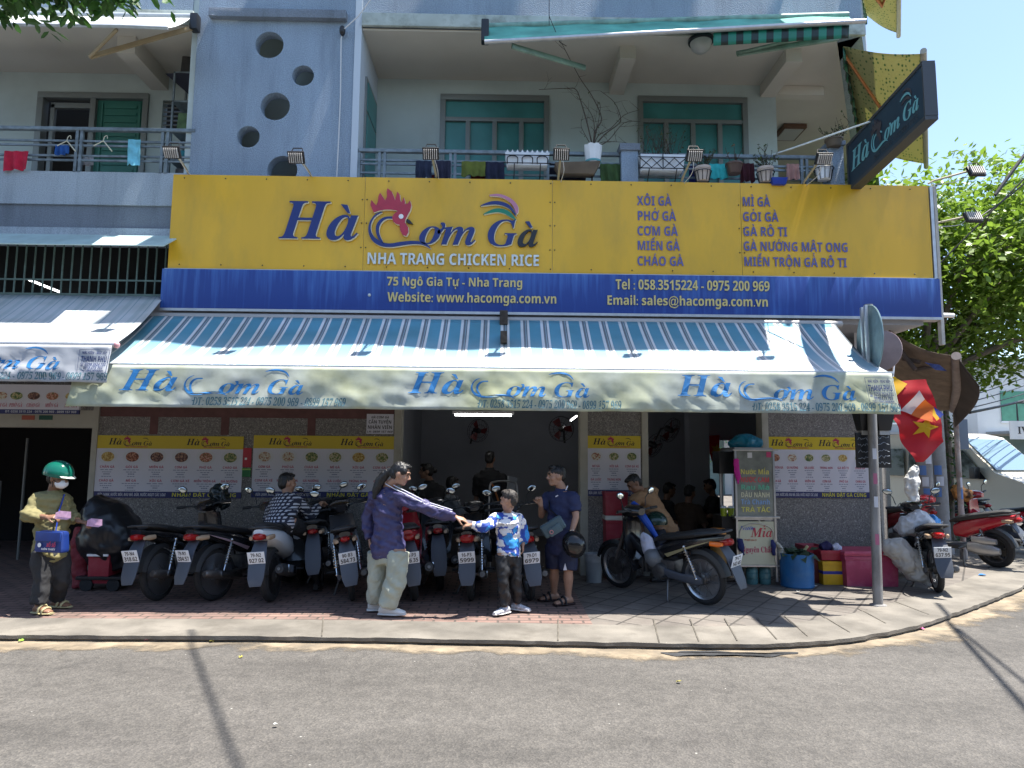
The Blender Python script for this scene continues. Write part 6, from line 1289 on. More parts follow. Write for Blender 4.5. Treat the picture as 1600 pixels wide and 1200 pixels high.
def hair(m, kind, wr=.008):
    def go(c):
        h, F, L, U, k = c['J']['head'], c['hF'], c['hL'], c['hU'], c['hk']; q = Matrix((F, L, U)).transposed(); P = lambda a, b_, z: h+F*a*k+L*b_*k+U*z*k; g = MB()
        g.ell(P(-.022, 0, .040), (.093*k, .079*k, .090*k), q, 18, 12); g.ell(P(-.05, 0, -.005), (.062*k, .072*k, .075*k), q, 16, 10); g.ell(P(.035, 0, .095), (.055*k, .055*k, .028*k), q)
        if kind in ('pony', 'bun'):
            for s in (-1, 1): g.ell(P(.03, s*.058, .045), (.045*k, .026*k, .045*k), q)
            if kind == 'pony': p0 = P(-.115, 0, .01); g.tube([P(-.09, 0, .02), p0, P(-.155, .0, -.05), P(-.185, .01, -.14), P(-.19, .015, -.25), P(-.18, .0, -.33)], [.036*k, .034*k, .05*k, .054*k, .045*k, .014*k], 12, sq=.8)
            else: g.ell(P(-.125, 0, .02), .045*k)
        if kind == 'fade':
            g = MB(); g.ell(P(-.018, 0, .046), (.098*k, .080*k, .082*k), q, 18, 12); g.ell(P(.03, 0, .10), (.056*k, .054*k, .03*k), q); g.ell(P(-.066, 0, .0), (.046*k, .064*k, .07*k), q)
        skinned('hair', g, .007, [m], c['t'], 2, None, wr, (50, 50, 16), 1.)
    return go
A_ = A
def jt(**kw): return {k_: (A(*v) if isinstance(v, tuple) and len(v) == 3 and not isinstance(v[0], V) else v) for k_, v in kw.items()}

M_NAVYJ = mat('navy_jacket', (.045, .04, .115), .55, var=.15, vs=6); M_STRIPE = mat('white_piping', (.65, .65, .7), .6); M_SAGE = mat('sage_trousers', (.36, .38, .31), .8, var=.1, vs=5); M_WSHOE = mat('white_shoe', (.62, .62, .6), .5, var=.06, vs=12); M_BLKC = mat('black_cloth', (.014, .014, .016), .8, var=.2, vs=9); M_OLIVE = mat('olive_shirt', (.2, .175, .075), .8, var=.12, vs=6); M_NAVYP = mat('navy_polo', (.018, .024, .075), .75, var=.12, vs=7); M_TANS = mat('tan_shirt', (.3, .17, .085), .8, var=.1, vs=6)
# --- woman in the navy jacket
def stripes_on_arm(c):
    J = c['J']; g = MB()
    for off in (-.018, .018):
        pts = []
        for a, b_, n_ in ((J['neck'], J['shR'], 3), (J['shR'], J['elR'], 6), (J['elR'], J['wrR'], 5)):
            for i in range(n_):
                u = i/n_; p = a.lerp(b_, u); d = (b_-a).normalized(); up = V((-.25, -.5, .9)); up = (up-d*up.dot(d)).normalized(); s = d.cross(up); rr = {0: .08}.get(0, .08) if a is J['neck'] else (.079-.02*u if a is J['shR'] else .066-.012*u)
                pts.append(p+up*(rr+.004)+s*off)
        g.tube(pts, .0045, 6)
    g.build('sleeve_piping', M_STRIPE, c['t'])
JW = jt(head=(626, 741, 7.08), neck=(606, 764, 7.16), shL=(584, 778, 7.30), shR=(630, 778, 7.02), elL=(574, 812, 7.36), wrL=(578, 842, 7.30), elR=(672, 797, 6.98), wrR=(712, 808, 7.02), hipL=(592, 862, 7.22), hipR=(621, 862, 7.08), knL=(590, 908, 7.22), anL=(586, 950, 7.26), knR=(618, 906, 7.04), anR=(604, 951, 7.07))
JW['hdR'] = (V((1, .05, -.28)), V((.1, .35, -.9)), 14, -1); JW['hdL'] = (V((.1, 0, -1)), V((1, 0, 0)), 30, 1); JW['toeL'] = V((.98, .2, 0)); JW['toeR'] = V((.98, -.1, 0))
for s in 'LR': JW['an'+s].z = PAVE+.09
def jkt(g, c):
    hc, lh, fh, ax = c['hc'], c['lh'], c['fh'], c['ax']; g.loft([ring(hc-ax*.06, lh, .185, fh, .145), ring(hc+ax*.0, lh, .195, fh, .155), ring(hc+ax*.15, lh, .185, fh, .145), ring(hc+ax*.32, lh, .17, fh, .13)])
person('woman in a loose navy jacket with white piping reaching toward the boy', JW, (.85, .45, 0), (V((.93, -.12, -.30)), V((.3, 0, 1))), SKIN, [shirt('jacket', M_NAVYJ, .022, 1.0, bot=-.05, wr=.026, extra=jkt, cuff=.036, seed=4), trousers('trousers', M_SAGE, .035, .97, .095, wr=.022, knee=.085), shoes(M_WSHOE), hair(M_HAIR, 'pony', .007), stripes_on_arm], hk=1.0)
# --- boy
def boym():
    m = mat('boy_jacket_print', (.5, .55, .65), .7); n, l, b = nodes(m); tc = n.new('ShaderNodeTexCoord'); v = n.new('ShaderNodeTexVoronoi'); v.inputs['Scale'].default_value = 13; v.inputs['Randomness'].default_value = 1; nn = n.new('ShaderNodeTexNoise'); nn.inputs['Scale'].default_value = 16; l.new(tc.outputs['Object'], nn.inputs['Vector']); va = n.new('ShaderNodeVectorMath'); va.operation = 'MULTIPLY_ADD'; va.inputs[1].default_value = (.09, .09, .09); l.new(nn.outputs['Color'], va.inputs[0]); l.new(tc.outputs['Object'], va.inputs[2]); l.new(va.outputs[0], v.inputs['Vector'])
    r = ramp(n, [(0, (.66, .66, .68)), (.52, (.66, .66, .68)), (.56, (.02, .06, .33)), (1, (.02, .06, .33))]); l.new(v.outputs['Distance'], r.inputs[0])
    sx = n.new('ShaderNodeSeparateColor'); l.new(v.outputs['Color'], sx.inputs[0]); g = n.new('ShaderNodeMath'); g.operation = 'GREATER_THAN'; g.inputs[1].default_value = .82; l.new(sx.outputs[0], g.inputs[0])
    mx = n.new('ShaderNodeMixRGB'); mx.inputs[2].default_value = (.03, .25, .6, 1); l.new(g.outputs[0], mx.inputs[0]); l.new(r.outputs[0], mx.inputs[1])
    v2 = n.new('ShaderNodeTexVoronoi'); v2.inputs['Scale'].default_value = 42; l.new(tc.outputs['Object'], v2.inputs['Vector']); r2 = ramp(n, [(.10, (.04, .04, .06)), (.16, (1, 1, 1))]); l.new(v2.outputs['Distance'], r2.inputs[0])
    m2 = n.new('ShaderNodeMixRGB'); m2.blend_type = 'MULTIPLY'; m2.inputs[0].default_value = .8; l.new(mx.outputs[0], m2.inputs[1]); l.new(r2.outputs[0], m2.inputs[2]); l.new(m2.outputs[0], b.inputs['Base Color']); return m
M_WCLOTH = mat('white_hood_cloth', (.7, .7, .72), .8)
JB = jt(head=(795, 782, 7.14), neck=(793, 801, 7.2), shL=(775, 811, 7.14), shR=(811, 811, 7.26), elL=(756, 824, 7.0), wrL=(737, 820, 6.98), elR=(819, 834, 7.30), wrR=(817, 852, 7.24), hipL=(786, 868, 7.17), hipR=(804, 868, 7.27), knL=(786, 910, 7.13), anL=(789, 947, 7.15), knR=(806, 908, 7.22), anR=(808, 942, 7.30))
for s in 'LR': JB['an'+s].z = PAVE+.075
JB['hdL'] = (V((-1, .1, -.1)), V((0, .4, -.9)), 26, -1); JB['hdR'] = (V((0, 0, -1)), V((-1, 0, 0)), 30, 1); JB['toeL'] = V((-.6, -.55, 0)).normalized(); JB['toeR'] = V((.55, -.3, 0)).normalized()
def hood(c):
    p = c['nb']; g = MB().loft([ring(p-V((0, 0, .085))+V((0, -.05, 0)), V((1, .3, 0)).normalized(), .135, V((0, 1, .3)), .10), ring(p-V((0, 0, .03)), V((1, .3, 0)).normalized(), .108, V((0, 1, .2)), .095), ring(p+V((0, 0, .012)), V((1, .3, 0)).normalized(), .068, V((0, 1, .2)), .068)]); skinned('hood', g, .009, [M_WCLOTH], c['t'], 4, None, .012)
    hc = c['hc']; g = MB().loft([ring(hc-V((0, 0, .0)), c['lh'], .135, c['fh'], .105), ring(hc+V((0, 0, .07)), c['lh'], .13, c['fh'], .10)]); skinned('undershirt', g, .01, [M_WCLOTH], c['t'], 3, None, .006)
def cuffs(c):
    J = c['J']; MB().tube([J['wrL'].lerp(J['elL'], .02), J['wrL'].lerp(J['elL'], .38)], [.034, .038], 12).build('cuff', M_WCLOTH, c['t'])
person('boy in a blue and white printed jacket reaching out to the woman', JB, (-.55, .83, 0), (V((-.86, .48, -.12)),), SKIN, [shirt('jacket', boym(), .026, .92, bot=.06, wr=.016, collar=False, seed=9), trousers('trousers', mat('black_track_trousers', (.009, .009, .011), .6), .016, .96, .066, wr=.02), shoes(mat('grey_patterned_sneaker', (.45, .46, .5), .5, var=.5, vs=40), M_WSHOE), hair(mat('short_brown_black_hair', (.03, .024, .02), .6, var=.5, vs=60, bump=.5, bs=80), 'fade'), hood, cuffs], k=.76, hk=.9, vox=.006)
# banknote between the two hands
a = JW['wrR']+V((.155, .0, -.055)); tag(MB().grid(lambda u, v: a+V((-.05+.11*u, .0+.012*math.sin(u*3), .03-.065*v-.02*u)), 6, 3).build('banknote', mat('pale_banknote', (.5, .48, .5), .7), None, solid=.001), 'folded pale banknote passing between the woman and the boy', 'banknote')
# --- lottery seller
JS = jt(head=(91, 747, 7.18), neck=(84, 768, 7.22), shR=(60, 781, 7.14), shL=(101, 781, 7.34), elR=(42, 806, 7.04), wrR=(74, 808, 6.98), elL=(112, 806, 7.36), wrL=(124, 815, 7.22), hipR=(67, 862, 7.16), hipL=(92, 862, 7.28), knR=(65, 908, 7.12), anR=(60, 950, 7.10), knL=(96, 906, 7.26), anL=(88, 940, 7.38))
JS['anR'].z = PAVE+.085; JS['anL'].z = PAVE+.085
JS['hdR'] = (V((1, -.1, .1)), V((0, .5, -1)), 40, -1); JS['hdL'] = (V((1, -.1, -.1)), V((0, .1, -1)), 32, 1); JS['toeR'] = V((.95, -.3, 0)); JS['toeL'] = V((.97, -.2, 0))
def mask(c):
    P = lambda a, b_, z: c['J']['head']+c['hF']*a+c['hL']*b_+c['hU']*z; q = Matrix((c['hF'], c['hL'], c['hU'])).transposed()
    g = MB().ell(P(.05, 0, -.045), (.068, .064, .056), q, 18, 12); skinned('face_mask', g, .006, [mat('white_mask', (.72, .72, .74), .8)], c['t'], 3, None, .004)
    g = MB()
    for s in (-1, 1): g.tube([P(.06, s*.06, -.03), P(.0, s*.076, -.01)], .003, 5); g.tube([P(.02, s*.06, -.085), P(-.02, s*.078, .04)], .004, 5)
    g.build('mask_strap', M_BLKC, c['t'])
def helmet_shape(parent, cpos, F, L, U, m, name='helmet_shell', top=True, k=1.):
    q = Matrix((F, L, U)).transposed(); g = MB(); rings = []
    for j in range(11):
        ph = math.pi/2*(1-j/10*1.12); rr = max(math.cos(ph), .02)
        rings.append([cpos+F*(.132*k*rr*math.cos(6.283*i/26))+L*(.112*k*rr*math.sin(6.283*i/26))+U*(.118*k*math.sin(ph)) for i in range(26)])
    g.loft(rings, caps=False); return g.build(name, m, parent, solid=-.018, smooth=60)
M_HGRN = mat('green_helmet', (.005, .11, .075), .12); M_HBLK = mat('black_helmet', (.012, .012, .013), .15)
def helmet(m):
    def go(c):
        P = c['J']['head']+c['hU']*.045-c['hF']*.012; o = helmet_shape(c['t'], P, c['hF'], c['hL'], c['hU'], m, 'helmet'); F, L, U = c['hF'], c['hL'], c['hU']
        MB().grid(lambda u, v: P+F*(.115+.07*v)*math.cos((u-.5)*1.6)+L*(.125*math.sin((u-.5)*1.6))+U*(.005-.02*v), 10, 4).build('visor', mat('pale_visor', (.5, .55, .5), .2), o, solid=.006)
        g = MB(); g.tube([P+F*.12+U*.045, P+F*.06+U*.105, P-F*.05+U*.112], [.02, .022, .012], 8, sq=.5); g.build('helmet_band', mat('silver_band', (.4, .45, .45), .25, .5), o)
    return go
def pens(c): MB().tube([c['nb']+c['f']*.10+c['l']*.05+V((0, 0, -.03)), c['nb']+c['f']*.15-c['l']*.02-V((0, 0, .18)), c['hc']+c['f']*.15-c['l']*.08+V((0, 0, .02))], .014, 6, sq=.35).build('bag_strap', mat('blue_strap', (.02, .06, .4), .6), c['t'])
person('lottery seller in an olive shirt, green helmet and white mask by the dark doorway', JS, (.86, -.42, 0), (V((.95, -.18, -.22)),), SKIND, [shirt('shirt', M_OLIVE, .024, .9, wr=.022, bot=-.1, seed=2), trousers('trousers', mat('charcoal_trousers', (.022, .022, .024), .85), .022, .97, .075, wr=.016), shoes(mat('straw_slipper', (.42, .37, .2), .6), mat('straw_strap', (.42, .37, .2), .6), 'sandal'), hair(M_HAIR, 'short'), helmet(M_HGRN), mask, pens], k=.97)
# his blue bag and the tickets
def bagm(name, c): return mat(name, c, .45, var=.12, vs=8)
c0 = A(82, 846, 6.98); t = thing('shoulder_bag', 'blue shoulder bag with red and white print on the lottery seller', 'bag', c0); q = Quaternion((0, 0, 1), -.25)
g = MB().obox(c0, (.34, .11, .21), q, taper=.9); g.build('pouch', bagm('blue_bag', (.008, .03, .17)), t, bevel=.045, seg=4)
MB().obox(c0+V((-.01, -.058, .055)), (.3, .01, .09), q).build('flap', bagm('blue_bag_flap', (.012, .045, .24)), t, bevel=.004)
fb = lambda x, y, h: tuple(c0+q@V((x, -.066-h, y))); g = MB(); put_text(g, 'XỔ SỐ', fb, .0, -.045, .035, 'si', width=.11, depth=.001); g.build('red_lettering', mat('bag_red', (.55, .03, .08), .5), t, smooth=0); g = MB(); put_text(g, 'KIẾN THIẾT', fb, -.06, -.075, .016, 'sb', width=.17, depth=.001); g.poly([[(-.085+.022*math.cos(i*.4), -.03+.022*math.sin(i*.4)) for i in range(16)]], fb, .001); g.build('white_print', M_WHT, t, smooth=0)
def tickets(lab, p, n, d, col):
    t = MB()
    for i in range(n):
        o = p+V((.012*i, -.002*i, .006*i)); a = i*.14-.2; t.add([o, o+V((.13*math.cos(a), -.02, .13*math.sin(a)*.4-.02)), o+V((.13*math.cos(a)+.01, -.03, -.07)), o+V((.0, -.01, -.06))], [(0, 1, 2, 3)])
    tag(t.build('lottery_tickets', mat('pink_ticket_paper', col, .7, var=.2, vs=30), None, solid=.001), lab, 'tickets')
tickets('fan of pink lottery tickets in the seller\'s right hand by his chest', JS['wrR']+V((.10, -.03, .05)), 4, 0, (.62, .36, .5)); tickets('lilac lottery tickets in the seller\'s outstretched hand beside the red box', JS['wrL']+V((.1, -.03, .02)), 4, 0, (.42, .3, .52))
# --- man in navy polo and shorts
JM = jt(head=(869, 744, 7.72), neck=(877, 765, 7.74), shL=(896, 778, 7.62), shR=(857, 778, 7.86), elL=(900, 808, 7.56), wrL=(893, 832, 7.50), elR=(846, 805, 7.80), wrR=(845, 789, 7.66), hipL=(887, 850, 7.68), hipR=(866, 850, 7.80), knL=(888, 893, 7.62), anL=(888, 935, 7.64), knR=(866, 890, 7.78), anR=(866, 926, 7.84))
for s in 'LR': JM['an'+s].z = PAVE+.085
JM['hdL'] = (V((-.15, -.1, -1)), V((-1, .2, 0)), 48, 1); JM['hdR'] = (V((-.3, -.1, 1)), V((-.2, -.9, 0)), 62, -1); JM['toeL'] = V((-.9, -.42, 0)).normalized(); JM['toeR'] = V((-.97, -.2, 0)).normalized()
def polo(c):
    p = A(872, 774, 7.6); q = Quaternion((0, 0, 1), .0); f_ = lambda x, y, h: (p.x+x, p.y-.02-h, p.z+y)
    x, z = A(871, 773, 7.6).x, A(871, 773, 7.6).z
    MB().tube([c['J']['wrL']+V((0, 0, .03)), c['J']['wrL']+V((0, 0, .008))], [.036, .036], 14).build('watch', M_CHR, c['t'])
    g = MB(); a = c['hc']; b_ = A(884, 888, 7.53); g.add([A(883, 880, 7.54), A(886, 891, 7.53), A(880, 891, 7.54)], [(0, 1, 2)]); g.build('shorts_flash', M_STRIPE, c['t'], solid=.004)
    g = MB(); g.tube([A(868, 776, 7.58), A(872, 774, 7.58)], .006, 5); g.tube([A(887, 759, 7.63), A(884, 766, 7.62)], .006, 5); g.build('shirt_flash', M_STRIPE, c['t'])
    MB().tube([c['J']['shR']+V((0, -.02, .07)), c['nb'].lerp(c['hc'], .35)+c['f']*.155, A(880, 815, 7.52)], .014, 6, sq=.4).build('bag_strap', M_BLKC, c['t'])
person('man in a navy polo shirt and shorts, facing left, at the shop entrance', JM, (-.85, -.45, 0), (V((-.98, -.18, -.05)),), SKIN, [shirt('polo_shirt', M_NAVYP, .020, .45, wr=.012, bot=-.12, seed=6), trousers('shorts', mat('navy_shorts', (.014, .018, .05), .7), .022, .49, .09, wr=.012), shoes(mat('dark_sandal', (.03, .012, .012), .7), mat('black_sandal_strap', (.02, .02, .022), .7), 'sandal'), hair(M_HAIR, 'fade'), polo], k=1.0, belly=1.18)
c0 = A(864, 823, 7.45); t = thing('sling_bag', 'grey-teal sling bag across the front of the man in navy', 'bag', c0); q = Quaternion((0, 1, 0), -.55)
MB().obox(c0, (.26, .09, .15), q).build('pouch', bagm('teal_grey_bag', (.05, .085, .1)), t, bevel=.035, seg=3); MB().obox(c0+V((.02, -.045, -.03)), (.15, .03, .09), q).build('front_pocket', bagm('teal_grey_pocket', (.06, .1, .115)), t, bevel=.02)
g = MB(); p_ = c0+V((-.02, -.063, -.05)); g.torus(p_, (0, 1, 0), .018, .004, 20, 6); g.build('round_mark', mat('pink_mark', (.5, .2, .2), .5), t)
c0 = A(897, 852, 7.44); t = thing('helmet', 'glossy black helmet held by the man in navy', 'helmet', c0); helmet_shape(t, c0+V((0, 0, .01)), V((.3, -.2, -.93)).normalized(), V((.95, .1, .28)).normalized(), V((.03, -.97, .22)).normalized(), M_HBLK, 'shell', k=.98)
MB().torus(c0+V((0, .02, .03)), V((.05, -.95, .25)), .10, .012, 24, 6).build('rim', M_SEAT, t)
# --- woman on the white scooter
def plaid():
    m = mat('black_white_check_cloth', (.3, .3, .32), .8); n, l, b = nodes(m); tc = n.new('ShaderNodeTexCoord'); mp = n.new('ShaderNodeMapping'); mp.inputs['Rotation'].default_value = (.1, .06, .5); l.new(tc.outputs['Object'], mp.inputs[0]); sx = n.new('ShaderNodeSeparateXYZ'); l.new(mp.outputs[0], sx.inputs[0]); rs = []
    for k in (0, 2):
        a = n.new('ShaderNodeMath'); a.operation = 'MULTIPLY'; a.inputs[1].default_value = 26; l.new(sx.outputs[k], a.inputs[0]); f = n.new('ShaderNodeMath'); f.operation = 'FRACT'; l.new(a.outputs[0], f.inputs[0]); g = n.new('ShaderNodeMath'); g.operation = 'GREATER_THAN'; g.inputs[1].default_value = .45; l.new(f.outputs[0], g.inputs[0]); rs.append(g)
    a = n.new('ShaderNodeMath'); a.operation = 'MULTIPLY'; l.new(rs[0].outputs[0], a.inputs[0]); l.new(rs[1].outputs[0], a.inputs[1]); r = ramp(n, [(0, (.02, .022, .04)), (1, (.5, .5, .54))]); l.new(a.outputs[0], r.inputs[0]); l.new(r.outputs[0], b.inputs['Base Color']); return m
kx = V((math.cos(R(90)), math.sin(R(90)), 0)); ky = V((-kx.y, kx.x, 0)); k0 = G(424, 940)
def K(x, y, z): return k0+kx*x+ky*y+V((.0, 0, z))+ky*(.07*z*-1+.05)*0
JR = dict(head=A(449, 755, 8.28), neck=A(450, 776, 8.22), shL=A(430, 789, 8.22), shR=A(470, 789, 8.26), elL=A(420, 808, 8.42), elR=A(484, 806, 8.44), hipL=K(.20, .10, .84), hipR=K(.20, -.10, .84), knL=K(.62, .2, .66), knR=K(.62, -.2, .66), anL=K(.72, .22, .42), anR=K(.60, -.34, .10), base=k0)
JR['wrL'] = K(.86, .30, 1.02); JR['wrR'] = K(.86, -.29, 1.02); JR['hdL'] = (kx, V((0, 0, -1)), 55, 1); JR['hdR'] = (kx, V((0, 0, -1)), 55, -1); JR['toeL'] = kx; JR['toeR'] = kx
def strapR(c): MB().tube([c['J']['shL']+V((0, -.03, .075)), c['nb'].lerp(c['hc'], .3)-c['f']*.145+c['l']*.03, c['nb'].lerp(c['hc'], .75)-c['f']*.15-c['l']*.11, c['hc']-c['l']*.2+V((0, 0, .06))], .016, 6, sq=.4).build('bag_strap', M_BLKC, c['t'])
person('woman in a black and white checked shirt sitting on the white scooter', JR, kx, (V((.75, .55, -.05)),), SKIN, [shirt('checked_shirt', plaid(), .028, .9, wr=.014, bot=-.1, seed=8), trousers('trousers', M_BLKC, .02, .97, .06), shoes(mat('dark_shoe', (.03, .03, .03), .5)), hair(M_HAIR, 'short'), strapR], k=.95, vox=.008)
# --- man bending over the motorbike
JT = jt(head=(991, 756, 8.92), neck=(1003, 768, 8.98), shL=(993, 781, 8.84), shR=(1020, 768, 9.1), elL=(988, 808, 8.86), wrL=(992, 828, 8.92), elR=(1012, 800, 9.2), wrR=(1004, 822, 9.15), hipL=(1030, 826, 8.98), hipR=(1050, 822, 9.12), knL=(1030, 870, 8.98), anL=(1036, 908, 9.05), knR=(1050, 868, 9.12), anR=(1056, 905, 9.2))
for s in 'LR': JT['an'+s].z = PAVE+.085
person('man in a tan shirt bending over beside the black motorbike', JT, (-.8, -.3, -.3), (V((-.75, -.25, -.62)), V((-.4, 0, .9))), SKIND, [shirt('shirt', M_TANS, .024, .5, wr=.014, bot=-.1, seed=12), trousers('trousers', mat('dark_jeans', (.016, .018, .026), .8), .02, .97, .065), shoes(mat('dark_shoe', (.03, .03, .03), .5)), hair(M_HAIR, 'short')], k=.95, vox=.009)
# --- people inside
JK = jt(head=(666, 737, 10.4), neck=(671, 752, 10.45), shL=(656, 768, 10.3), shR=(688, 766, 10.55), elL=(657, 792, 10.2), wrL=(676, 792, 10.14), elR=(684, 792, 10.36), wrR=(664, 790, 10.18), hipL=(664, 822, 10.4), hipR=(682, 822, 10.5), knL=(664, 860, 10.4), anL=(664, 892, 10.4), knR=(682, 860, 10.5), anR=(682, 892, 10.5))
for s in 'LR': JK['an'+s].z = PAVE+.09
person('woman in black with tied hair and folded arms inside the shop', JK, (-.8, -.6, 0), (V((-.97, -.25, 0)),), SKIN, [shirt('shirt', M_BLKC, .024, .5, wr=.01), trousers('trousers', M_BLKC, .02, .97, .065), hair(M_HAIR, 'bun')], k=1.02, vox=.010)
JN = jt(head=(766, 717, 10.9), neck=(765, 732, 10.9), shL=(747, 747, 10.9), shR=(785, 747, 10.9), elL=(744, 781, 10.95), wrL=(746, 803, 10.85), elR=(790, 781, 10.95), wrR=(784, 800, 11.0), hipL=(756, 822, 10.9), hipR=(775, 822, 10.9), knL=(756, 858, 10.9), anL=(756, 890, 10.95), knR=(775, 858, 10.9), anR=(775, 890, 10.95))
for s in 'LR': JN['an'+s].z = PAVE+.09
def strapN(c): MB().tube([c['J']['shL']+V((.06, -.03, .09)), c['nb'].lerp(c['hc'], .3)+V((.06, -.155, 0)), c['nb'].lerp(c['hc'], .6)+V((.15, -.14, 0))], .018, 6, sq=.4).build('bag_strap', mat('orange_strap', (.5, .17, .05), .6), c['t'])
person('man in black with an orange strap seen from behind inside the shop', JN, (.1, 1, 0), (V((.3, .95, 0)),), SKIN, [shirt('shirt', M_BLKC, .024, .5, wr=.01), trousers('trousers', M_BLKC, .02, .97, .065), hair(M_HAIR, 'short'), strapN], k=1.05, vox=.010)
def diner(lab, u, v, Y, m, fx, hm=M_HAIR):
    h = A(u, v, Y); d = V((fx, .5 if abs(fx) < .9 else .1, 0)).normalized(); s = V((-d.y, d.x, 0)); n_ = h-V((0, 0, .17))-d*.05; p = n_-V((0, 0, .47))-d*.06
    zf = PAVE+.09; q = dict(head=h, neck=n_, shL=n_+s*.17-V((0, 0, .07)), shR=n_-s*.17-V((0, 0, .07)), elL=n_+s*.22+d*.1-V((0, 0, .33)), elR=n_-s*.22+d*.1-V((0, 0, .33)), wrL=n_+s*.13+d*.32-V((0, 0, .3)), wrR=n_-s*.13+d*.32-V((0, 0, .3)), hipL=p+s*.09, hipR=p-s*.09, knL=p+s*.12+d*.4, knR=p-s*.12+d*.4, base=V((p.x, p.y, PAVE)))
    for k in 'LR': q['an'+k] = V((q['kn'+k].x, q['kn'+k].y, zf))
    person(lab, q, d, (V((d.x, d.y, -.25)),), SKIND, [shirt('shirt', m, .024, .5, wr=.01), trousers('trousers', M_BLKC, .02, .97, .06), hair(hm, 'short')], vox=.013, hands=False)
diner('diner in a pale grey shirt inside the shop beside the woman in black', 707, 757, 10.6, mat('pale_grey_shirt', (.2, .22, .24), .8), .8)
diner('diner in dark clothes nearest the shop window post, right room', 1046, 766, 11.2, M_BLKC, .9); diner('diner in a brown shirt in the middle of the right room', 1078, 770, 10.8, mat('brown_shirt', (.06, .035, .02), .8), .6); diner('diner in black beside the bright rear opening', 1109, 760, 11.6, M_BLKC, -.9)
# ---------------------------------------------------------------- juice cart
M_SS = mat('stainless_steel', (.5, .5, .5), .3, .85, var=.12, vs=9); M_GLS = mat('smeared_cart_glass', (.20, .215, .19), .12, var=.3, vs=7); M_CREAM = mat('cream_cart_board', (.55, .52, .36), .5, var=.08, vs=3)
def tx(mb_parent, s, f, x, y, h, w_, m, st='sb', name='lettering', al='c', d=.001):
    g = MB(); put_text(g, s, f, x, y, h, st, width=w_, align=al, depth=d); return g.build(name, m, mb_parent, smooth=0)
CY = 8.85; x0, z0, x1, z1 = rect(1151, 703, 1211, 914, CY); W, xc = x1-x0, (x0+x1)/2
t = thing('juice_cart', 'stainless sugarcane juice cart with hand-lettered glass front', 'cart', (xc, CY, PAVE))
zs, zp, zq = A(1180, 808, CY).z, A(1180, 813, CY).z, A(1180, 884, CY).z
g = MB()
for xx in (x0, x1):
    for yy in (CY, CY+.55): g.box(xx-.013, yy-.013, PAVE+.04, xx+.013, yy+.013, z1)
for zz in (zs, z1, zq): g.box(x0-.03, CY-.02, zz-.012, x1+.06, CY+.004, zz+.012); g.box(x0-.013, CY+.54, zz-.012, x1+.013, CY+.565, zz+.012); g.box(x0-.012, CY, zz-.011, x0+.012, CY+.55, zz+.011); g.box(x1-.012, CY, zz-.011, x1+.012, CY+.55, zz+.011)
g.build('frame', M_SS, t, bevel=.003)
gp = MB().box(x0+.015, CY-.004, zs+.014, x1-.015, CY+.004, z1-.014).build('glass_front', M_GLS, t)
MB().box(x0+.015, CY+.02, zs-.04, x1-.015, CY+.53, zs-.014).build('worktop', M_SS, t); MB().box(x0, CY+.01, z1+.013, x1, CY+.55, z1+.03).build('roof', M_SS, t)
f = lambda x, y, h: (x, CY-.006-h, y)
cl = dict(y=(.62, .55, .12), r=(.6, .06, .06), g=(.1, .45, .28), p=(.65, .62, .42), b=(.2, .35, .6))
for s, v, c in (('Nước Mía', 741, 'y'), ('NƯỚC CAM', 753.5, 'r'), ('Rau Má', 765, 'g'), ('ĐẬU NÀNH', 777, 'p'), ('Trà Chanh', 788, 'b'), ('TRÀ TẮC', 800, 'y')): tx(gp, s, f, xc, A(1180, v, CY).z, .062, W*.76, mat('cart_text_'+c, cl[c], .5))
g = MB(); rr = random.Random(5)
for k in range(6): xx = x0+.08+k*(W-.16)/5; g.lathe([(.028, 0), (.038, .10), (.04, .11)], (xx, CY+.12, A(1180, 732, CY).z), n=12); 
g.build('drink_cups', mat('mixed_drinks', (.35, .4, .1), .3, var=.9, vs=9), t)
for xx, zz, c in ((x0+.19, z1-.07, (.6, .6, .6)), (x1-.06, z1-.06, (.5, .05, .15))): MB().box(xx-.03, CY-.008, zz-.035, xx+.03, CY-.0045, zz+.035).build('payment_label', mat('label_card_%d' % (c[1]*100) if False else ('pale_label_card' if c[1] > .3 else 'pink_label_card'), c, .5), gp)
bp = MB().box(x0+.015, CY-.004, zq+.014, x1-.015, CY+.006, zp-.014).build('sign_board', M_CREAM, t)
arc = [(x0+.02, zq+.06)]+[(xc-(W/2-.03)*math.cos(a), zp-.17+.13*math.sin(a)) for a in [math.pi*k/14 for k in range(15)]]+[(x1-.02, zq+.06)]
MB().tube([(p[0], CY-.012, p[1]) for p in arc], .008, 6).build('arch_rail', M_SS, bp)
for s, x, v, h, w_, c, st in (('Nước', -.11, 828, .05, .2, (.1, .13, .45), 'bi'), ('Mía', .07, 839, .12, .28, (.5, .04, .06), 'bi'), ('Nguyên Chất', .0, 863, .075, W*.8, (.5, .04, .12), 'b'), ('75 NGÔ GIA TỰ', -.08, 845, .02, .16, (.45, .1, .05), 'sb')): tx(bp, s, f, xc+x, A(1180, v, CY).z, h, w_, mat('cart_board_ink_%s' % s[0].lower() if False else 'board_ink_'+s.split()[-1].lower().replace('í', 'i').replace('ấ', 'a').replace('ướ', 'uo').replace('ự', 'u'), c, .5), st)
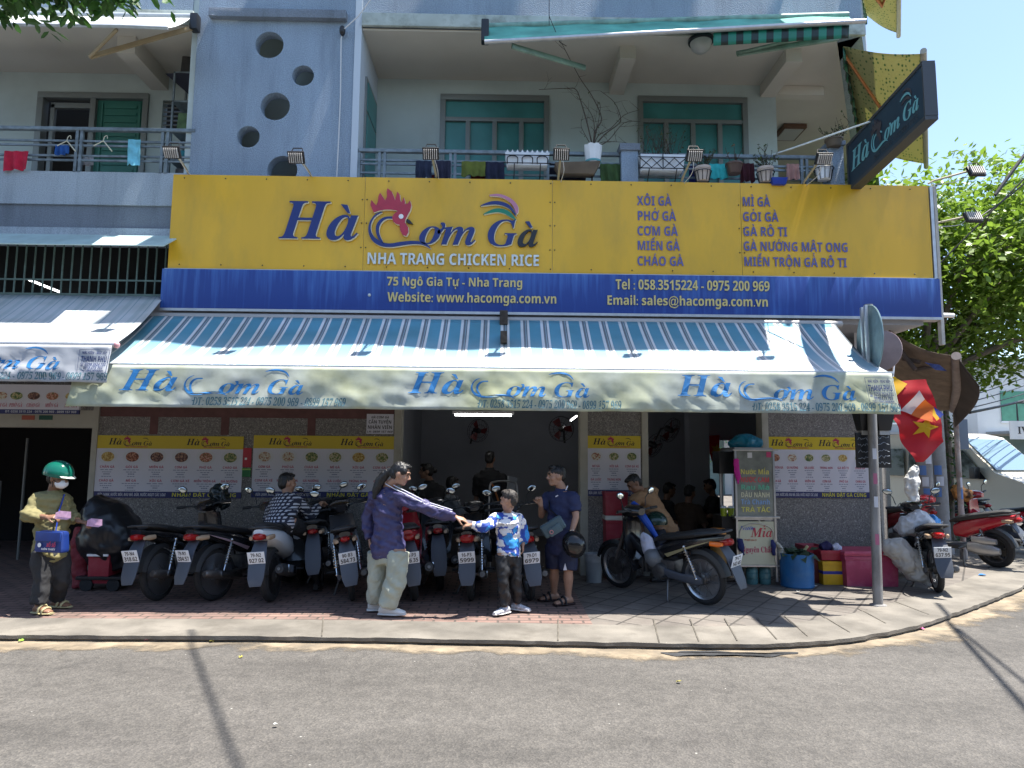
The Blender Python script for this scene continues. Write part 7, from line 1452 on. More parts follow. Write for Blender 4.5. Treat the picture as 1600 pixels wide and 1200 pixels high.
def water(lab, u0, u1):
    a0, b0, a1, b1 = rect(u0, 882, u1, 915, CY+.1); cx, r = (a0+a1)/2, (a1-a0)/2; o = thing('water_bottle', lab, 'bottle', (cx, CY+.1, PAVE), group='water bottles under the cart')
    h = b1-PAVE; MB().lathe([(r*.9, 0), (r, .02), (r, h*.25), (r*.93, h*.28), (r, h*.31), (r, h*.55), (r*.93, h*.58), (r, h*.61), (r, h*.78), (r*.5, h*.92), (.025, h*.94), (.025, h)], (cx, CY+.1, PAVE), n=20).build('bottle_body', mat('aqua_bottle_plastic', (.09, .2, .2), .12, var=.3, vs=12), o); MB().cyl((cx, CY+.1, PAVE+h*.99), (cx, CY+.1, PAVE+h+.03), .03, 14).build('cap', mat('violet_cap', (.12, .06, .3), .5), o); return (cx, r, h)
water('big aqua water bottle under the cart, left one with blue label', 1166, 1184); q = water('big aqua water bottle under the cart, plainer right one', 1186, 1204)
def bundle(name, lab, pts, rs, m, cat, vox=.012, wr=.02, grp=None, sq=1., nf=9):
    g = MB().tube([V(p) for p in pts], rs, 14, sq=sq); me = remesh(g, vox, 4); me.materials.append(m)
    nn = [v.normal.copy() for v in me.vertices]
    for v, n_ in zip(me.vertices, nn): v.co += n_*wr*(noise.noise(v.co*nf)-abs(noise.noise(v.co*nf*1.9))*.7)
    me.shade_smooth(); me.name = name; return tag(link(name, me), lab, cat, grp)
bundle('plastic_bag', 'big turquoise plastic bag on top of the juice cart', [A(1140, 696, CY+.25), A(1150, 692, CY+.25), A(1172, 691, CY+.25), A(1188, 694, CY+.25), A(1192, 697, CY+.25)], [.04, .10, .125, .09, .03], mat('turquoise_bag_film', (.015, .22, .33), .3, trans=.2), 'bag')
bundle('cloth', 'magenta cloth hanging at the left edge of the cart', [A(1150, 716, CY-.03), A(1151, 735, CY-.04), A(1154, 757, CY-.03)], [.04, .05, .025], mat('magenta_cloth', (.5, .015, .25), .8), 'cloth', sq=.4)
bundle('cloth', 'dark blue cloth on the lower left cart rail', [A(1156, 842, CY-.04), A(1159, 855, CY-.05), A(1163, 869, CY-.04)], [.045, .05, .02], mat('dark_blue_cloth', (.01, .015, .09), .8), 'cloth', sq=.5)
bundle('cloth', 'dark blue cloth on the lower right cart rail', [A(1206, 842, CY-.04), A(1208, 853, CY-.05), A(1210, 868, CY-.04)], [.03, .04, .02], mat('dark_blue_cloth', (.01, .015, .09), .8), 'cloth', sq=.5)
bundle('plastic_bag', 'clear bag of scraps hanging from the right side of the cart', [A(1213, 846, CY-.02), A(1219, 858, CY-.03), A(1224, 870, CY-.03), A(1225, 880, CY-.02)], [.012, .035, .062, .035], mat('clear_scrap_bag', (.4, .36, .28), .25, var=.6, vs=16), 'bag')
# pressing machine and bottles left of the cart
x0, z0, x1, z1 = rect(1122, 705, 1149, 905, CY+.35); t = thing('juice_press', 'dark sugarcane press standing left of the cart', 'machine', ((x0+x1)/2, CY+.35, PAVE))
MB().box(x0, CY+.2, PAVE, x1, CY+.6, A(1135, 805, CY+.35).z).build('cabinet', mat('dark_brown_cabinet', (.03, .02, .014), .6), t, bevel=.01)
MB().box(x0, CY+.25, A(1135, 740, CY+.35).z, x1, CY+.55, z1).build('press_head', M_KOH, t, bevel=.015)
g = MB()
for k in range(3): g.cyl((x0+.02, CY+.3+.08*k, A(1135, 725+k*5, CY+.35).z), (x1+.01, CY+.3+.08*k, A(1135, 725+k*5, CY+.35).z), .035, 14)
g.build('roller', M_SS, t)
for xx in (x0+.01, x1-.03): MB().box(xx, CY+.27, A(1135, 805, CY+.35).z, xx+.02, CY+.3, A(1135, 740, CY+.35).z).build('post', M_SS, t)
for k, (u, v, c) in enumerate(((1131, 800, 'left'), (1142, 800, 'right'))):
    a = A(u, v+2, CY+.22); a.z = A(1135, 805, CY+.35).z; o = thing('juice_cup', 'cup of yellow-green juice on the press cabinet, %s one' % c, 'cup', a, group='cups of juice on the press'); MB().lathe([(.034, .0), (.046, .105)], a, n=16).build('juice', mat('lime_juice', (.35, .42, .03), .2), o); MB().lathe([(.048, .106), (.03, .13), (.008, .135)], a, n=16).build('lid', M_WHT, o)
a = A(1122, 850, 8.75); a.z = PAVE; t = thing('juice_tub', 'orange-lidded brown tub beside the juice press', 'tub', a); MB().lathe([(.09, 0), (.10, .3), (.095, .62)], a, n=20).build('tub_body', mat('amber_plastic', (.2, .1, .02), .35), t); MB().lathe([(.104, .62), (.104, .69), (.09, .72)], a, n=20).build('lid', mat('orange_lid', (.6, .2, .02), .4), t)
# ---------------------------------------------------------------- tubs, crates, cooler
M_BLUB = mat('blue_drum_plastic', (.012, .11, .28), .5, var=.15, vs=5, dirt=(.12, .2, .26), ds=6, damt=.35); M_REDC = mat('red_crate_plastic', (.32, .018, .035), .5, var=.15, vs=6, dirt=(.25, .12, .12), ds=6, damt=.3); M_YELC = mat('yellow_crate_plastic', (.6, .34, .01), .45, var=.1, vs=6, dirt=(.35, .2, .03), ds=8, damt=.4); M_PINKC = mat('pink_cooler_plastic', (.36, .04, .10), .5, var=.12, vs=5, dirt=(.45, .2, .25), ds=5, damt=.45)
c = G(1246, 916); r = A(1271, 890, c.y).x-A(1246, 890, c.y).x; h = A(1246, 864, c.y).z-PAVE; t = thing('drum', 'cut-down blue plastic drum beside the cart', 'drum', c)
MB().lathe([(r*.96, 0), (r*1.0, .015), (r*.97, .03), (r*.99, h*.5), (r, h), (r*.96, h), (r*.94, .05), (0, .04)], c, n=36).build('drum_body', M_BLUB, t); g = MB(); rr = random.Random(3)
for k in range(60): a_ = rr.uniform(0, 6.28); q = rr.uniform(0, r*.85); leaf(g, V((c.x+q*math.cos(a_), c.y+q*math.sin(a_), PAVE+h-.02+rr.uniform(0, .06))), rr, .14)
g.build('green_waste', mat('leaf_waste', (.03, .06, .03), .7, var=.4, vs=8), t); MB().tube([A(1252, 866, c.y), A(1262, 853, c.y-.05)], .018, 6).build('cane_stick', mat('pale_cane', (.5, .47, .25), .6), t)
def crate(name, lab, u0, v0, u1, v1, Y, D, m, taper=1.06, band=None, lid=None, cat='crate', top=None):
    x0, z0, x1, z1 = rect(u0, v0, u1, v1, Y); cx, W_, H_ = (x0+x1)/2, x1-x0, z1-z0; t = thing(name, lab, cat, (cx, Y+D/2, z0))
    def sh(s, z, i=0.): a, b_ = W_/2*s-i, D/2*s-i; return [(cx-a, Y+D/2-b_, z), (cx+a, Y+D/2-b_, z), (cx+a, Y+D/2+b_, z), (cx-a, Y+D/2+b_, z)]
    g = MB().loft([sh(1/taper, z0), sh(1, z1), sh(1, z1, .02), sh(1/taper, z0+.03, .02)]); g.add(sh(1/taper, z0+.03, .02), [(0, 1, 2, 3)]); g.build('crate_body', m, t, bevel=.008)
    g = MB().loft([sh(1.03, z1-.05), sh(1.04, z1-.004), sh(.97, z1-.002), sh(.97, z1-.05)]); g.build('rim', m, t, bevel=.005)
    if band: z = z0+H_*.45; MB().loft([sh((1+1/taper)/2+.006, z), sh((1+1/taper)/2+.014, z+H_*.13)]).build('band', band, t)
    if lid: MB().loft([sh(1.05, z1), sh(1.06, z1+.04), sh(1.0, z1+.06)]).build('lid', lid, t, bevel=.012)
    return t
yc = G(1300, 914).y
crate('crate', 'yellow plastic crate with a blue band on the pavement', 1286, 877, 1319, 914, yc, .3, M_YELC, 1.02, mat('blue_crate_band', (.02, .03, .25), .5))
crate('crate', 'red plastic tub stacked on the yellow crate', 1283, 860, 1320, 876, yc-.01, .32, M_REDC, 1.1)
crate('crate', 'brown-red crate between the blue drum and the yellow crate', 1266, 868, 1285, 914, yc+.12, .3, mat('dark_red_crate', (.14, .02, .02), .5, var=.2, vs=6), 1.03); crate('crate', 'red basin standing behind the blue drum and red tub', 1258, 853, 1290, 868, yc+.18, .3, M_REDC, 1.15)
crate('cooler', 'large faded pink cooler box with closed lid behind the pole', 1322, 869, 1405, 917, G(1385, 917).y, .5, M_PINKC, 1.04, None, mat('pink_cooler_lid', (.42, .05, .10), .5, var=.1, vs=5, dirt=(.5, .25, .3), ds=5, damt=.3), 'cooler')
bundle('cloth', 'navy rag in the red tub', [A(1282, 856, yc+.1), A(1292, 853, yc+.1), A(1300, 856, yc+.1)], [.05, .07, .04], mat('dark_navy_rag', (.02, .015, .07), .8), 'cloth'); bundle('plastic_bag', 'pale lilac plastic bag in the red tub', [A(1300, 857, yc+.08), A(1308, 855, yc+.08), A(1315, 858, yc+.08)], [.04, .06, .04], mat('pale_bag_film', (.5, .5, .6), .3), 'bag')
c = G(928, 909); r = A(941, 880, c.y).x-A(927, 880, c.y).x; h = A(925, 866, c.y).z-PAVE; t = thing('bin', 'grey bin with a plastic liner beside the pillar', 'bin', c); MB().lathe([(r*.82, 0), (r, h), (r*.95, h), (r*.78, .03)], c, n=28).build('bin_body', mat('grey_bin_plastic', (.25, .27, .28), .5, var=.1, vs=6), t); MB().lathe([(r*1.03, h-.09), (r*1.05, h+.01), (r*.96, h+.015), (r*.9, h-.05)], c, n=28).build('bin_liner', mat('grey_liner', (.3, .31, .32), .4, var=.2, vs=12), t)
crate('cooler', 'red cooler box, upper one of the pair behind the black motorbike', 946, 769, 981, 807, 9.22, .26, M_REDC, 1.02, None, None, 'cooler'); crate('cooler', 'red cooler box with a white lid, lower one of the pair', 947, 813, 980, 905, 9.2, .28, M_REDC, 1.05, None, mat('white_cooler_lid', (.6, .56, .5), .5), 'cooler')
# things on the side-lit motorbike
c0 = A(1012, 858, 8.16); bundle('plastic_bag', 'white plastic bag tied to the front of the black motorbike', [A(1003, 834, 8.2), A(1010, 846, 8.14), A(1017, 862, 8.12), A(1020, 874, 8.14)], [.03, .10, .11, .05], mat('white_bag_film', (.55, .57, .68), .35), 'bag', sq=.55)
t = thing('helmet', 'grey open helmet hanging on the black side-lit motorbike', 'helmet', A(1021, 872, 8.08)); helmet_shape(t, A(1021, 872, 8.08), V((.5, -.3, -.8)).normalized(), V((.75, .5, .3)).normalized(), V((.35, -.8, .5)).normalized(), mat('grey_helmet', (.14, .15, .16), .35), 'shell', k=.8); MB().torus(A(1021, 873, 8.08), V((.35, -.8, .5)), .085, .01, 20, 6).build('rim', M_SEAT, t)
t = thing('umbrella', 'folded royal blue umbrella stuck across the black motorbike', 'umbrella', A(1008, 815, 8.35)); MB().tube([A(988, 785, 8.45), A(994, 793, 8.43), A(1012, 818, 8.36), A(1030, 845, 8.3)], [.03, .055, .045, .02], 10).build('folded_cover', mat('royal_blue_nylon', (.01, .07, .4), .5, var=.15, vs=8), t); MB().tube([A(986, 782, 8.46), A(990, 787, 8.44)], .012, 8).build('handle', M_KOH, t)
t = thing('helmet', 'dark green helmet between the blue umbrella and the seat', 'helmet', A(1024, 814, 8.5)); helmet_shape(t, A(1024, 816, 8.5), V((-1, 0, 0)), V((0, -1, 0)), V((0, 0, 1)), mat('dark_green_helmet', (.008, .03, .022), .2), 'shell', k=1.0); MB().torus(A(1024, 817, 8.5), (0, 0, 1), .1, .012, 20, 6).build('rim', M_SEAT, t)
# ---------------------------------------------------------------- left: red box and black covered stroller-like cart
yl = 8.25; crate('delivery_box', 'red delivery box with a white edge under the black cover', 137, 866, 170, 912, yl, .4, M_REDC, 1.02, None, None, 'box'); x0, z0, x1, z1 = rect(137, 863, 170, 869, yl-.012)
for o in list(C.objects):
    if o.name.startswith('delivery_box'): 
        MB().box(x0, yl-.03, z0, x1, yl-.012, z0+.025).build('white_edge', M_WHT, o)
bundle('rain_cover', 'black rain cover draped over a cart beside the first motorbike', [A(133, 808, 8.5), A(145, 800, 8.5), A(160, 815, 8.52), A(172, 835, 8.55), A(182, 862, 8.55), A(188, 890, 8.55)], [.10, .24, .34, .38, .34, .24], mat('black_rain_cover', (.014, .015, .018), .35, var=.2, vs=6), 'cover', .02, .03, nf=5)
bundle('cloth', 'dark red cloth hanging left of the delivery box', [A(126, 822, 8.4), A(122, 850, 8.36), A(124, 885, 8.36), A(126, 918, 8.36)], [.07, .10, .10, .09], mat('dark_red_cloth', (.17, .012, .02), .7), 'cloth', .014, .02, sq=.6)
t = thing('trolley', 'low dark trolley with castors under the red delivery box', 'trolley', A(152, 918, yl)); a0, a1 = A(118, 918, yl).x, A(190, 918, yl).x; MB().box(a0, yl-.02, PAVE+.13, a1, yl+.55, PAVE+.17).build('deck', M_KOH, t, bevel=.01)
for xx in (a0+.12, a1-.1): MB().cyl((xx, yl-.01, PAVE+.075), (xx, yl+.03, PAVE+.075), .075, 18).build('castor', M_TYRE, t)
bundle('rain_cover', 'crumpled dark plastic sheet over the handlebars of the second motorbike', [A(331, 768, 8.9), A(338, 764, 8.88), A(345, 778, 8.86), A(352, 795, 8.86)], [.05, .11, .12, .07], mat('dark_plastic_sheet', (.015, .024, .026), .22, var=.2, vs=8), 'cover', .012, .035)
# ---------------------------------------------------------------- pole with traffic-sign back and hanging boards
M_POLE = mat('scuffed_grey_pole', (.24, .235, .23), .55, .2, var=.2, vs=6, dirt=(.1, .08, .07), ds=8, damt=.7, stretch=(1, 1, .4)); M_SBACK = mat('sign_back_zinc', (.16, .24, .26), .5, .4, var=.15, vs=14)
pb = G(1372, 946); top = A(1357, 476, pb.y+.05); t = thing('sign_pole', 'scuffed grey pole with a round traffic sign seen from behind', 'pole', pb)
MB().tube([pb-V((0, 0, .02)), pb.lerp(top, .5), top], [.052, .05, .047], 16).build('pole', M_POLE, t); MB().lathe([(.09, 0), (.085, .012), (.05, .02)], pb, n=20).build('foot_plate', M_POLE, t)
g = MB()
for k, (z, c_) in enumerate(((1.1, 0), (1.35, 1), (1.62, 0), (.7, 1))): g.add([pb.lerp(top, z/3.3)+V((.0535*math.cos(a)+.0, .0535*math.sin(a), dz)) for dz in (-.06, .06) for a in (-2.2, -1.8, -1.4)], [(0, 1, 4, 3), (1, 2, 5, 4)], c_)
g.build('stickers', [mat('white_bill', (.55, .56, .6), .6), mat('pink_bill', (.4, .12, .2), .6)], t)
dn = V((.985, -.17, 0)).normalized(); dc = A(1356, 532, pb.y-.03); MB().lathe([(0, -.008), (.405, -.008), (.41, 0), (.405, .008), (0, .008)], dc+V((.02, 0, 0)), dn, 40).build('sign_disc', M_SBACK, t)
e_ = dn.cross(V((0, 0, 1))); g = MB()
for s in (-.06, .06): g.obox(dc-dn*.03+e_*s, (.03, .05, .8), Matrix((dn, e_, V((0, 0, 1)))).transposed())
g.build('mounting_rail', M_ALU, t, bevel=.004)
dc2 = A(1376, 548, pb.y+.45); d2 = V((.8, .6, 0)); MB().lathe([(0, -.006), (.25, -.006), (.25, .006), (0, .006)], dc2, d2, 30).build('sign_disc', mat('pinkish_sign_back', (.36, .27, .28), .5, .2, var=.1, vs=9), t); MB().tube([dc2, V((top.x+.02, top.y, dc2.z))], .015, 6).build('stay', M_ALU, t)
def hboard(lab, u0, v0, u1, v1, seed):
    Y = pb.y+.12; x0, z0, x1, z1 = rect(u0, v0, u1, v1, Y); t = thing('chalk_board', lab, 'board', ((x0+x1)/2, Y, z0), group='black boards on the pole'); MB().box(x0, Y, z0, x1, Y+.025, z1).build('board', M_KOH, t, bevel=.004); rr = random.Random(seed); g = MB()
    for k in range(5):
        y = z1-.07-k*(z1-z0)/5.6; p = [V((x0+.02+(x1-x0-.04)*i/9, Y-.003, y+rr.uniform(-.018, .018))) for i in range(10)]; g.tube(p, .0035, 4)
    g.build('chalk_scribble', mat('chalk_grey', (.25, .28, .32), .9), t)
    MB().cyl(((x0+x1)/2, Y+.01, z1), ((x0+x1)/2, Y+.01, z1+.28), .006, 6).build('hook', M_WIREB, t)
hboard('black scribbled board on the left side of the grey pole', 1338, 676, 1360, 731, 1); hboard('black scribbled board on the right side of the grey pole', 1367, 674, 1392, 731, 2)
for lab, u, s in (('dark tapered lamp shade left of the pole under the valance', 1350, 1), ('dark tapered lamp shade right of the pole under the valance', 1378, 1.15)):
    a, b_ = A(u, 645, pb.y+.15), A(u, 673, pb.y+.15); t = thing('lantern', lab, 'lantern', b_, group='dark shades beside the pole'); MB().loft([[b_+V((x*.06*s, y*.06*s, 0)) for x, y in ((-1, -1), (1, -1), (1, 1), (-1, 1))], [V((b_.x, b_.y, a.z))+V((x*.09*s, y*.09*s, 0)) for x, y in ((-1, -1), (1, -1), (1, 1), (-1, 1))]]).build('shade', M_KOH, t, bevel=.008); MB().box(b_.x-.05*s, b_.y-.05*s, b_.z-.05, b_.x+.05*s, b_.y+.05*s, b_.z-.001).build('diffuser', mat('pale_shade_base', (.35, .36, .36), .5), t)
bundle('sack', 'big white woven sack slumped by the corner motorbike', [A(1378, 856, 8.75), A(1400, 858, 8.7), A(1420, 875, 8.65), A(1435, 898, 8.6), A(1452, 916, 8.55)], [.10, .15, .17, .12, .03], mat('white_woven_sack', (.42, .41, .38), .7, var=.15, vs=7), 'sack', .013, .045, nf=8)
bundle('sack', 'white printed bag lying on the corner motorbike', [A(1402, 832, 8.95), A(1418, 822, 8.9), A(1440, 815, 8.88), A(1456, 818, 8.9)], [.08, .15, .16, .08], mat('white_printed_bag', (.52, .53, .54), .5, var=.1, vs=5), 'sack', .013, .04, nf=9)
bundle('plastic_bag', 'bright blue end of a bag on the corner motorbike', [A(1452, 815, 8.88), A(1460, 818, 8.88), A(1468, 825, 8.9)], [.11, .11, .05], mat('bright_blue_bag', (.03, .25, .6), .4), 'bag', .014, .03)
# litter
rr = random.Random(8); mw = mat('paper_litter', (.55, .54, .5), .8); ml = mat('fallen_leaf', (.3, .26, .05), .7); mg = mat('green_fallen_leaf', (.2, .4, .03), .6); mp = mat('pink_flower', (.6, .1, .25), .6)
for u, v, m, s, nm, lab, zz in ((1228, 917, mw, .05, 'paper_scrap', 'white paper scrap at the foot of the blue drum', PAVE), (1275, 917, mw, .045, 'paper_scrap', 'paper scrap by the yellow crate', PAVE), (1247, 926, mw, .05, 'paper_scrap', 'paper scrap lying in front of the blue drum', PAVE), (33, 1003, mg, .05, 'leaf', 'bright green leaf in the gutter at the far left', .004), (228, 1002, mp, .04, 'flower', 'pink blossom in the gutter', .004), (330, 1004, ml, .035, 'leaf', 'yellow leaf in the gutter right of the pink blossom', .004), (376, 1028, ml, .035, 'leaf', 'yellow leaf on the road edge', 0), (430, 1137, mw, .03, 'paper_scrap', 'white fleck of paper on the road', 0), (1060, 1068, ml, .04, 'leaf', 'pale leaf on the road right of the middle', 0), (1440, 985, mp, .05, 'paper_scrap', 'red scrap on the sandy kerb edge at right', 0), (1535, 900, mat('blue_scrap', (.02, .15, .45), .5), .1, 'plastic_scrap', 'blue plastic scrap on the corner pavement', PAVE)):
    s *= .6; p = G(u, v, zz if zz > .1 else ROADZ+zz); g = MB(); a0 = rr.uniform(0, 6); n_ = 7
    g.add([p+V((s*math.cos(a0+6.283*k/n_)*rr.uniform(.5, 1.1), s*math.sin(a0+6.283*k/n_)*rr.uniform(.4, 1.), .006+rr.uniform(0, .02))) for k in range(n_)]+[p+V((0, 0, .015))], [(k, (k+1) % n_, n_) for k in range(n_)]); tag(g.build(nm, m, None, solid=.002), lab, nm.replace('_', ' '))
# ---------------------------------------------------------------- inside fittings
p, q_ = A(711, 648, 10.4), A(799, 649, 10.4); t = thing('tube_lamp', 'lit white fluorescent tube under the shop ceiling', 'lamp', p.lerp(q_, .5)); MB().tube([p, q_], .016, 10).build('tube', mat('lit_fluorescent', (1, 1, 1), .5, emit=6.), t); MB().box(p.x-.04, 10.38, p.z+.02, q_.x+.04, 10.44, p.z+.06).build('batten', M_WHT, t)
p, q_ = A(892, 657, 11.5), A(901, 650, 11.9); tag(MB().tube([p, q_], .014, 8).build('tube_lamp', mat('lit_fluorescent', (1, 1, 1), .5, emit=9.)), 'short lit lamp tube glimpsed left of the shop post', 'lamp')
M_FANR = mat('dark_red_fan', (.14, .012, .015), .4)
def fan(lab, u, v, Y, face):
    c = A(u, v, Y); f_, l_, u_ = frame(face); t = thing('wall_fan', lab, 'fan', c, group='fans on the shop walls'); g = MB()
    for k in range(3):
        a = 6.283*k/3; d = l_*math.cos(a)+u_*math.sin(a); e = f_.cross(d); g.loft([ring(c+d*.04, e, .02, f_, .004, 8), ring(c+d*.11, e+f_*.4, .05, f_, .004, 8), ring(c+d*.18, e+f_*.5, .06, f_, .004, 8)])
    g.build('blades', M_FANR, t); MB().lathe([(.05, -.1), (.055, .0), (.04, .05), (.01, .06)], c, f_, 16).build('motor', M_KOH, t); g = MB()
    for rr_, o in ((.21, .03), (.21, -.03), (.12, .06)): g.torus(c+f_*o, f_, rr_, .004, 30, 5)
    for k in range(18): a = 6.283*k/18; d = l_*math.cos(a)+u_*math.sin(a); g.tube([c+f_*.07+d*.04, c+f_*.06+d*.12, c+f_*.03+d*.21, c-f_*.03+d*.21], .002, 4)
    g.build('guard', M_KOH, t); MB().tube([c-f_*.1, c-f_*.18-u_*.05, c-f_*.2-u_*.28], .018, 8).build('bracket', M_KOH, t)
fan('red wall fan below the fluorescent tube', 747, 673, 12.5, (.55, -.8, -.2)); fan('dark wall fan left of the shop post', 877, 670, 11.5, (-.3, -.9, -.2)); fan('upper red wall fan in the right room', 1048, 672, 11.4, (.6, -.6, -.4)); fan('lower red wall fan behind the right post', 1022, 696, 11.8, (.6, -.6, -.4))
def table(lab, u, v, Y, m):
    c = A(u, v, Y); c.z = PAVE; t = thing('dining_table', lab, 'table', c, group='tables inside the shop'); MB().box(c.x-.55, c.y-.33, .86, c.x+.55, c.y+.33, .89).build('table_top', m, t, bevel=.008)
    for sx_ in (-.48, .48):
        for sy_ in (-.27, .27): MB().box(c.x+sx_-.018, c.y+sy_-.018, PAVE+.007, c.x+sx_+.018, c.y+sy_+.018, .859).build('leg', M_SS, t)
table('steel table in front of the man in black inside', 735, 800, 11.6, M_SS); table('dark table in the right room among the diners', 1080, 800, 11.9, M_KOH); table('table beside the woman with folded arms', 690, 800, 11.1, M_SS)
c = A(786, 800, 10.1); c.z = PAVE; t = thing('chair', 'metal hoop-backed chair behind the boy inside the shop', 'chair', c); MB().box(c.x-.2, c.y-.2, .56, c.x+.2, c.y+.2, .6).build('seat', M_KOH, t, bevel=.01); MB().tube(smooth_loop([(c.x-.2, c.y-.2, .6), (c.x-.2, c.y-.22, 1.25), (c.x-.13, c.y-.22, 1.37), (c.x+.13, c.y-.22, 1.37), (c.x+.2, c.y-.22, 1.25), (c.x+.2, c.y-.2, .6)], 4, False), .013, 8).build('backrest', M_SS, t)
for sx_ in (-.18, .18):
    for sy_ in (-.18, .18): MB().cyl((c.x+sx_, c.y+sy_, PAVE+.007), (c.x+sx_, c.y+sy_, .559), .013, 8).build('leg', M_SS, t)
tag(MB().tube([A(792, 770, 10.95), A(796, 745, 10.98)], [.11, .13], 4).build('poster', mat('pale_sheet', (.4, .42, .45), .6)), 'pale rectangular carton held beside the man in black inside', 'carton')
# ---------------------------------------------------------------- flags
M_FRED = mat('flag_red_cloth', (.5, .012, .02), .7, trans=.3); M_FYEL = mat('flag_yellow_cloth', (.68, .42, .01), .7, trans=.3); M_FWHT = mat('flag_white_cloth', (.6, .55, .55), .7, trans=.3); M_FORG = mat('flag_orange_cloth', (.65, .16, .02), .7, trans=.3); M_FBLU = mat('flag_blue_cloth', (.02, .04, .25), .7, trans=.2)
FY = 8.0
def fl(u, v, amp=.03, off=0.): p = A(u, v, FY); return p+V((0, off+amp*math.sin(u*.11+v*.05)+.02*math.sin(v*.13), 0))
def patch(g, pts, m, off, n=7):
    a, b_, c, d = pts; g.grid(lambda s, q: fl(*[(a[i]*(1-s)+b_[i]*s)*(1-q)+(d[i]*(1-s)+c[i]*s)*q for i in (0, 1)], off=off), n, n, m)
t = thing('flag', 'large red flag with a yellow star hanging beyond the awning corner', 'flag', A(1430, 655, FY)); g = MB(); patch(g, [(1392, 596), (1450, 592), (1478, 690), (1392, 652)], 0, 0, 14); patch(g, [(1392, 652), (1478, 690), (1442, 722), (1428, 722)], 0, 0, 14); g.build('field', M_FRED, t, merge=True, smooth=80, fixn=False)
g = MB(); cs = (1443, 668); st = [(cs[0]+(20 if k % 2 == 0 else 8)*math.cos(6.283*k/10-1.3), cs[1]+(20 if k % 2 == 0 else 8)*math.sin(6.283*k/10-1.3)*.9) for k in range(10)]; g.add([fl(*p, off=-.012) for p in st]+[fl(*cs, off=-.012)], [(k, (k+1) % 10, 10) for k in range(10)]); g.build('star', M_FYEL, t)
g = MB(); patch(g, [(1392, 590), (1400, 588), (1416, 600), (1396, 622)], 0, -.02); g.build('yellow_corner', M_FYEL, t, fixn=False)
t = thing('flag', 'striped white, orange, yellow and blue flag folded over the red flag', 'flag', A(1440, 640, FY-.05)); 
for nm, m, pts in (('white_stripe', M_FWHT, [(1430, 611), (1443, 624), (1422, 648), (1403, 642)]), ('orange_stripe', M_FORG, [(1443, 624), (1456, 636), (1450, 660), (1422, 648)]), ('yellow_stripe', M_FYEL, [(1450, 643), (1456, 638), (1461, 655), (1456, 658)]), ('blue_stripe', M_FBLU, [(1456, 636), (1470, 648), (1462, 654), (1458, 648)]), ('orange_stripe', M_FORG, [(1437, 648), (1444, 650), (1456, 662), (1448, 656)])): g = MB(); patch(g, pts, 0, -.045); g.build(nm, m, t, fixn=False)
tag(MB().tube([A(1398, 560, FY+.1), A(1394, 600, FY+.02)], .012, 6).build('flag_pole', M_ALU), 'short flagpole at the awning corner', 'pole')
a0 = A(1101, 680, 13.7); t = thing('flag', 'small red star flag hanging in the bright rear opening', 'flag', a0); p = [A(1101, 681, 13.7), A(1124, 680, 13.7), A(1124, 736, 13.7), A(1112, 720, 13.7)]; MB().add(p, [(0, 1, 2, 3)]).build('field', M_FRED, t, solid=.004); cs = A(1119, 702, 13.66); MB().add([cs+V((.13*(1 if k % 2 == 0 else .42)*math.cos(6.283*k/10), 0, .13*(1 if k % 2 == 0 else .42)*math.sin(6.283*k/10))) for k in range(10)]+[cs], [(k, (k+1) % 10, 10) for k in range(10)]).build('star', M_FYEL, t, solid=.003)
# ---------------------------------------------------------------- brown side awning on the corner
M_BRN = mat('weathered_brown_canvas', (.22, .17, .13), .85, var=.2, vs=5, dirt=(.1, .075, .06), ds=6, damt=.6, trans=.15); M_BRD = mat('dark_brown_flap', (.07, .055, .048), .85, var=.15, vs=4)
a_n, o_n, o_f = A(1385, 512, 8.9), A(1494, 556, 8.4), A(1489, 640, 10.2); a_f = A(1372, 620, 10.6)
t = thing('awning', 'torn brown canvas awning over the side street corner', 'awning', a_n)
cloth('canopy', lambda u, v: a_n.lerp(a_f, u).lerp(o_n.lerp(o_f, u), v)+V((0, 0, -.09*math.sin(math.pi*v)*(1+.4*math.sin(u*9)))), 20, 12, M_BRN, t, (2, 1)); MB().tube([o_n, o_n.lerp(o_f, .5)+V((.03, 0, -.05)), o_f], .055, 12).build('front_bar', mat('grey_brown_bar', (.27, .22, .2), .6, var=.2, vs=9), t)
w1 = A(1530, 603, 8.3); w2 = A(1526, 632, 9.4); w3 = A(1492, 668, 10.2); cloth('valance', lambda u, v: o_n.lerp(o_f, u).lerp(w1.lerp(w3, u)+(w2-w1.lerp(w3, .5))*math.sin(math.pi*u)*.9, v), 14, 8, M_BRD, t, (1, 1))
for k, (u0, v0, u1, v1) in enumerate(((1398, 535, 1430, 578), (1430, 578, 1490, 566), (1410, 560, 1438, 566))): MB().tube([A(u0, v0, 9.0), A(u1, v1, 8.8)], .03, 8, sq=.6).build('folding_arm', mat('dark_brown_arm', (.09, .065, .05), .6, var=.2, vs=9), t)
g = MB().add([A(1445, 566, 8.75), A(1468, 570, 8.72), A(1480, 580, 8.72), A(1462, 578, 8.74)], [(0, 1, 2, 3)]); g.build('blue_patch', mat('blue_white_patch', (.08, .14, .45), .6, var=.8, vs=14), t, solid=.006)
MB().box(sx1+.085, YS, 3.2, sx1+.125, YS+.07, sz1-.01).build('side_post', mat('weathered_side_board', (.45, .43, .38), .6, var=.2, vs=3), SG)
tag(MB().tube([A(1462, 492, 8.6), A(1490, 493, 8.6)], .03, 8).build('bracket_pipe', M_WHT), 'white stub of pipe sticking out below the sign\'s right end', 'pipe')
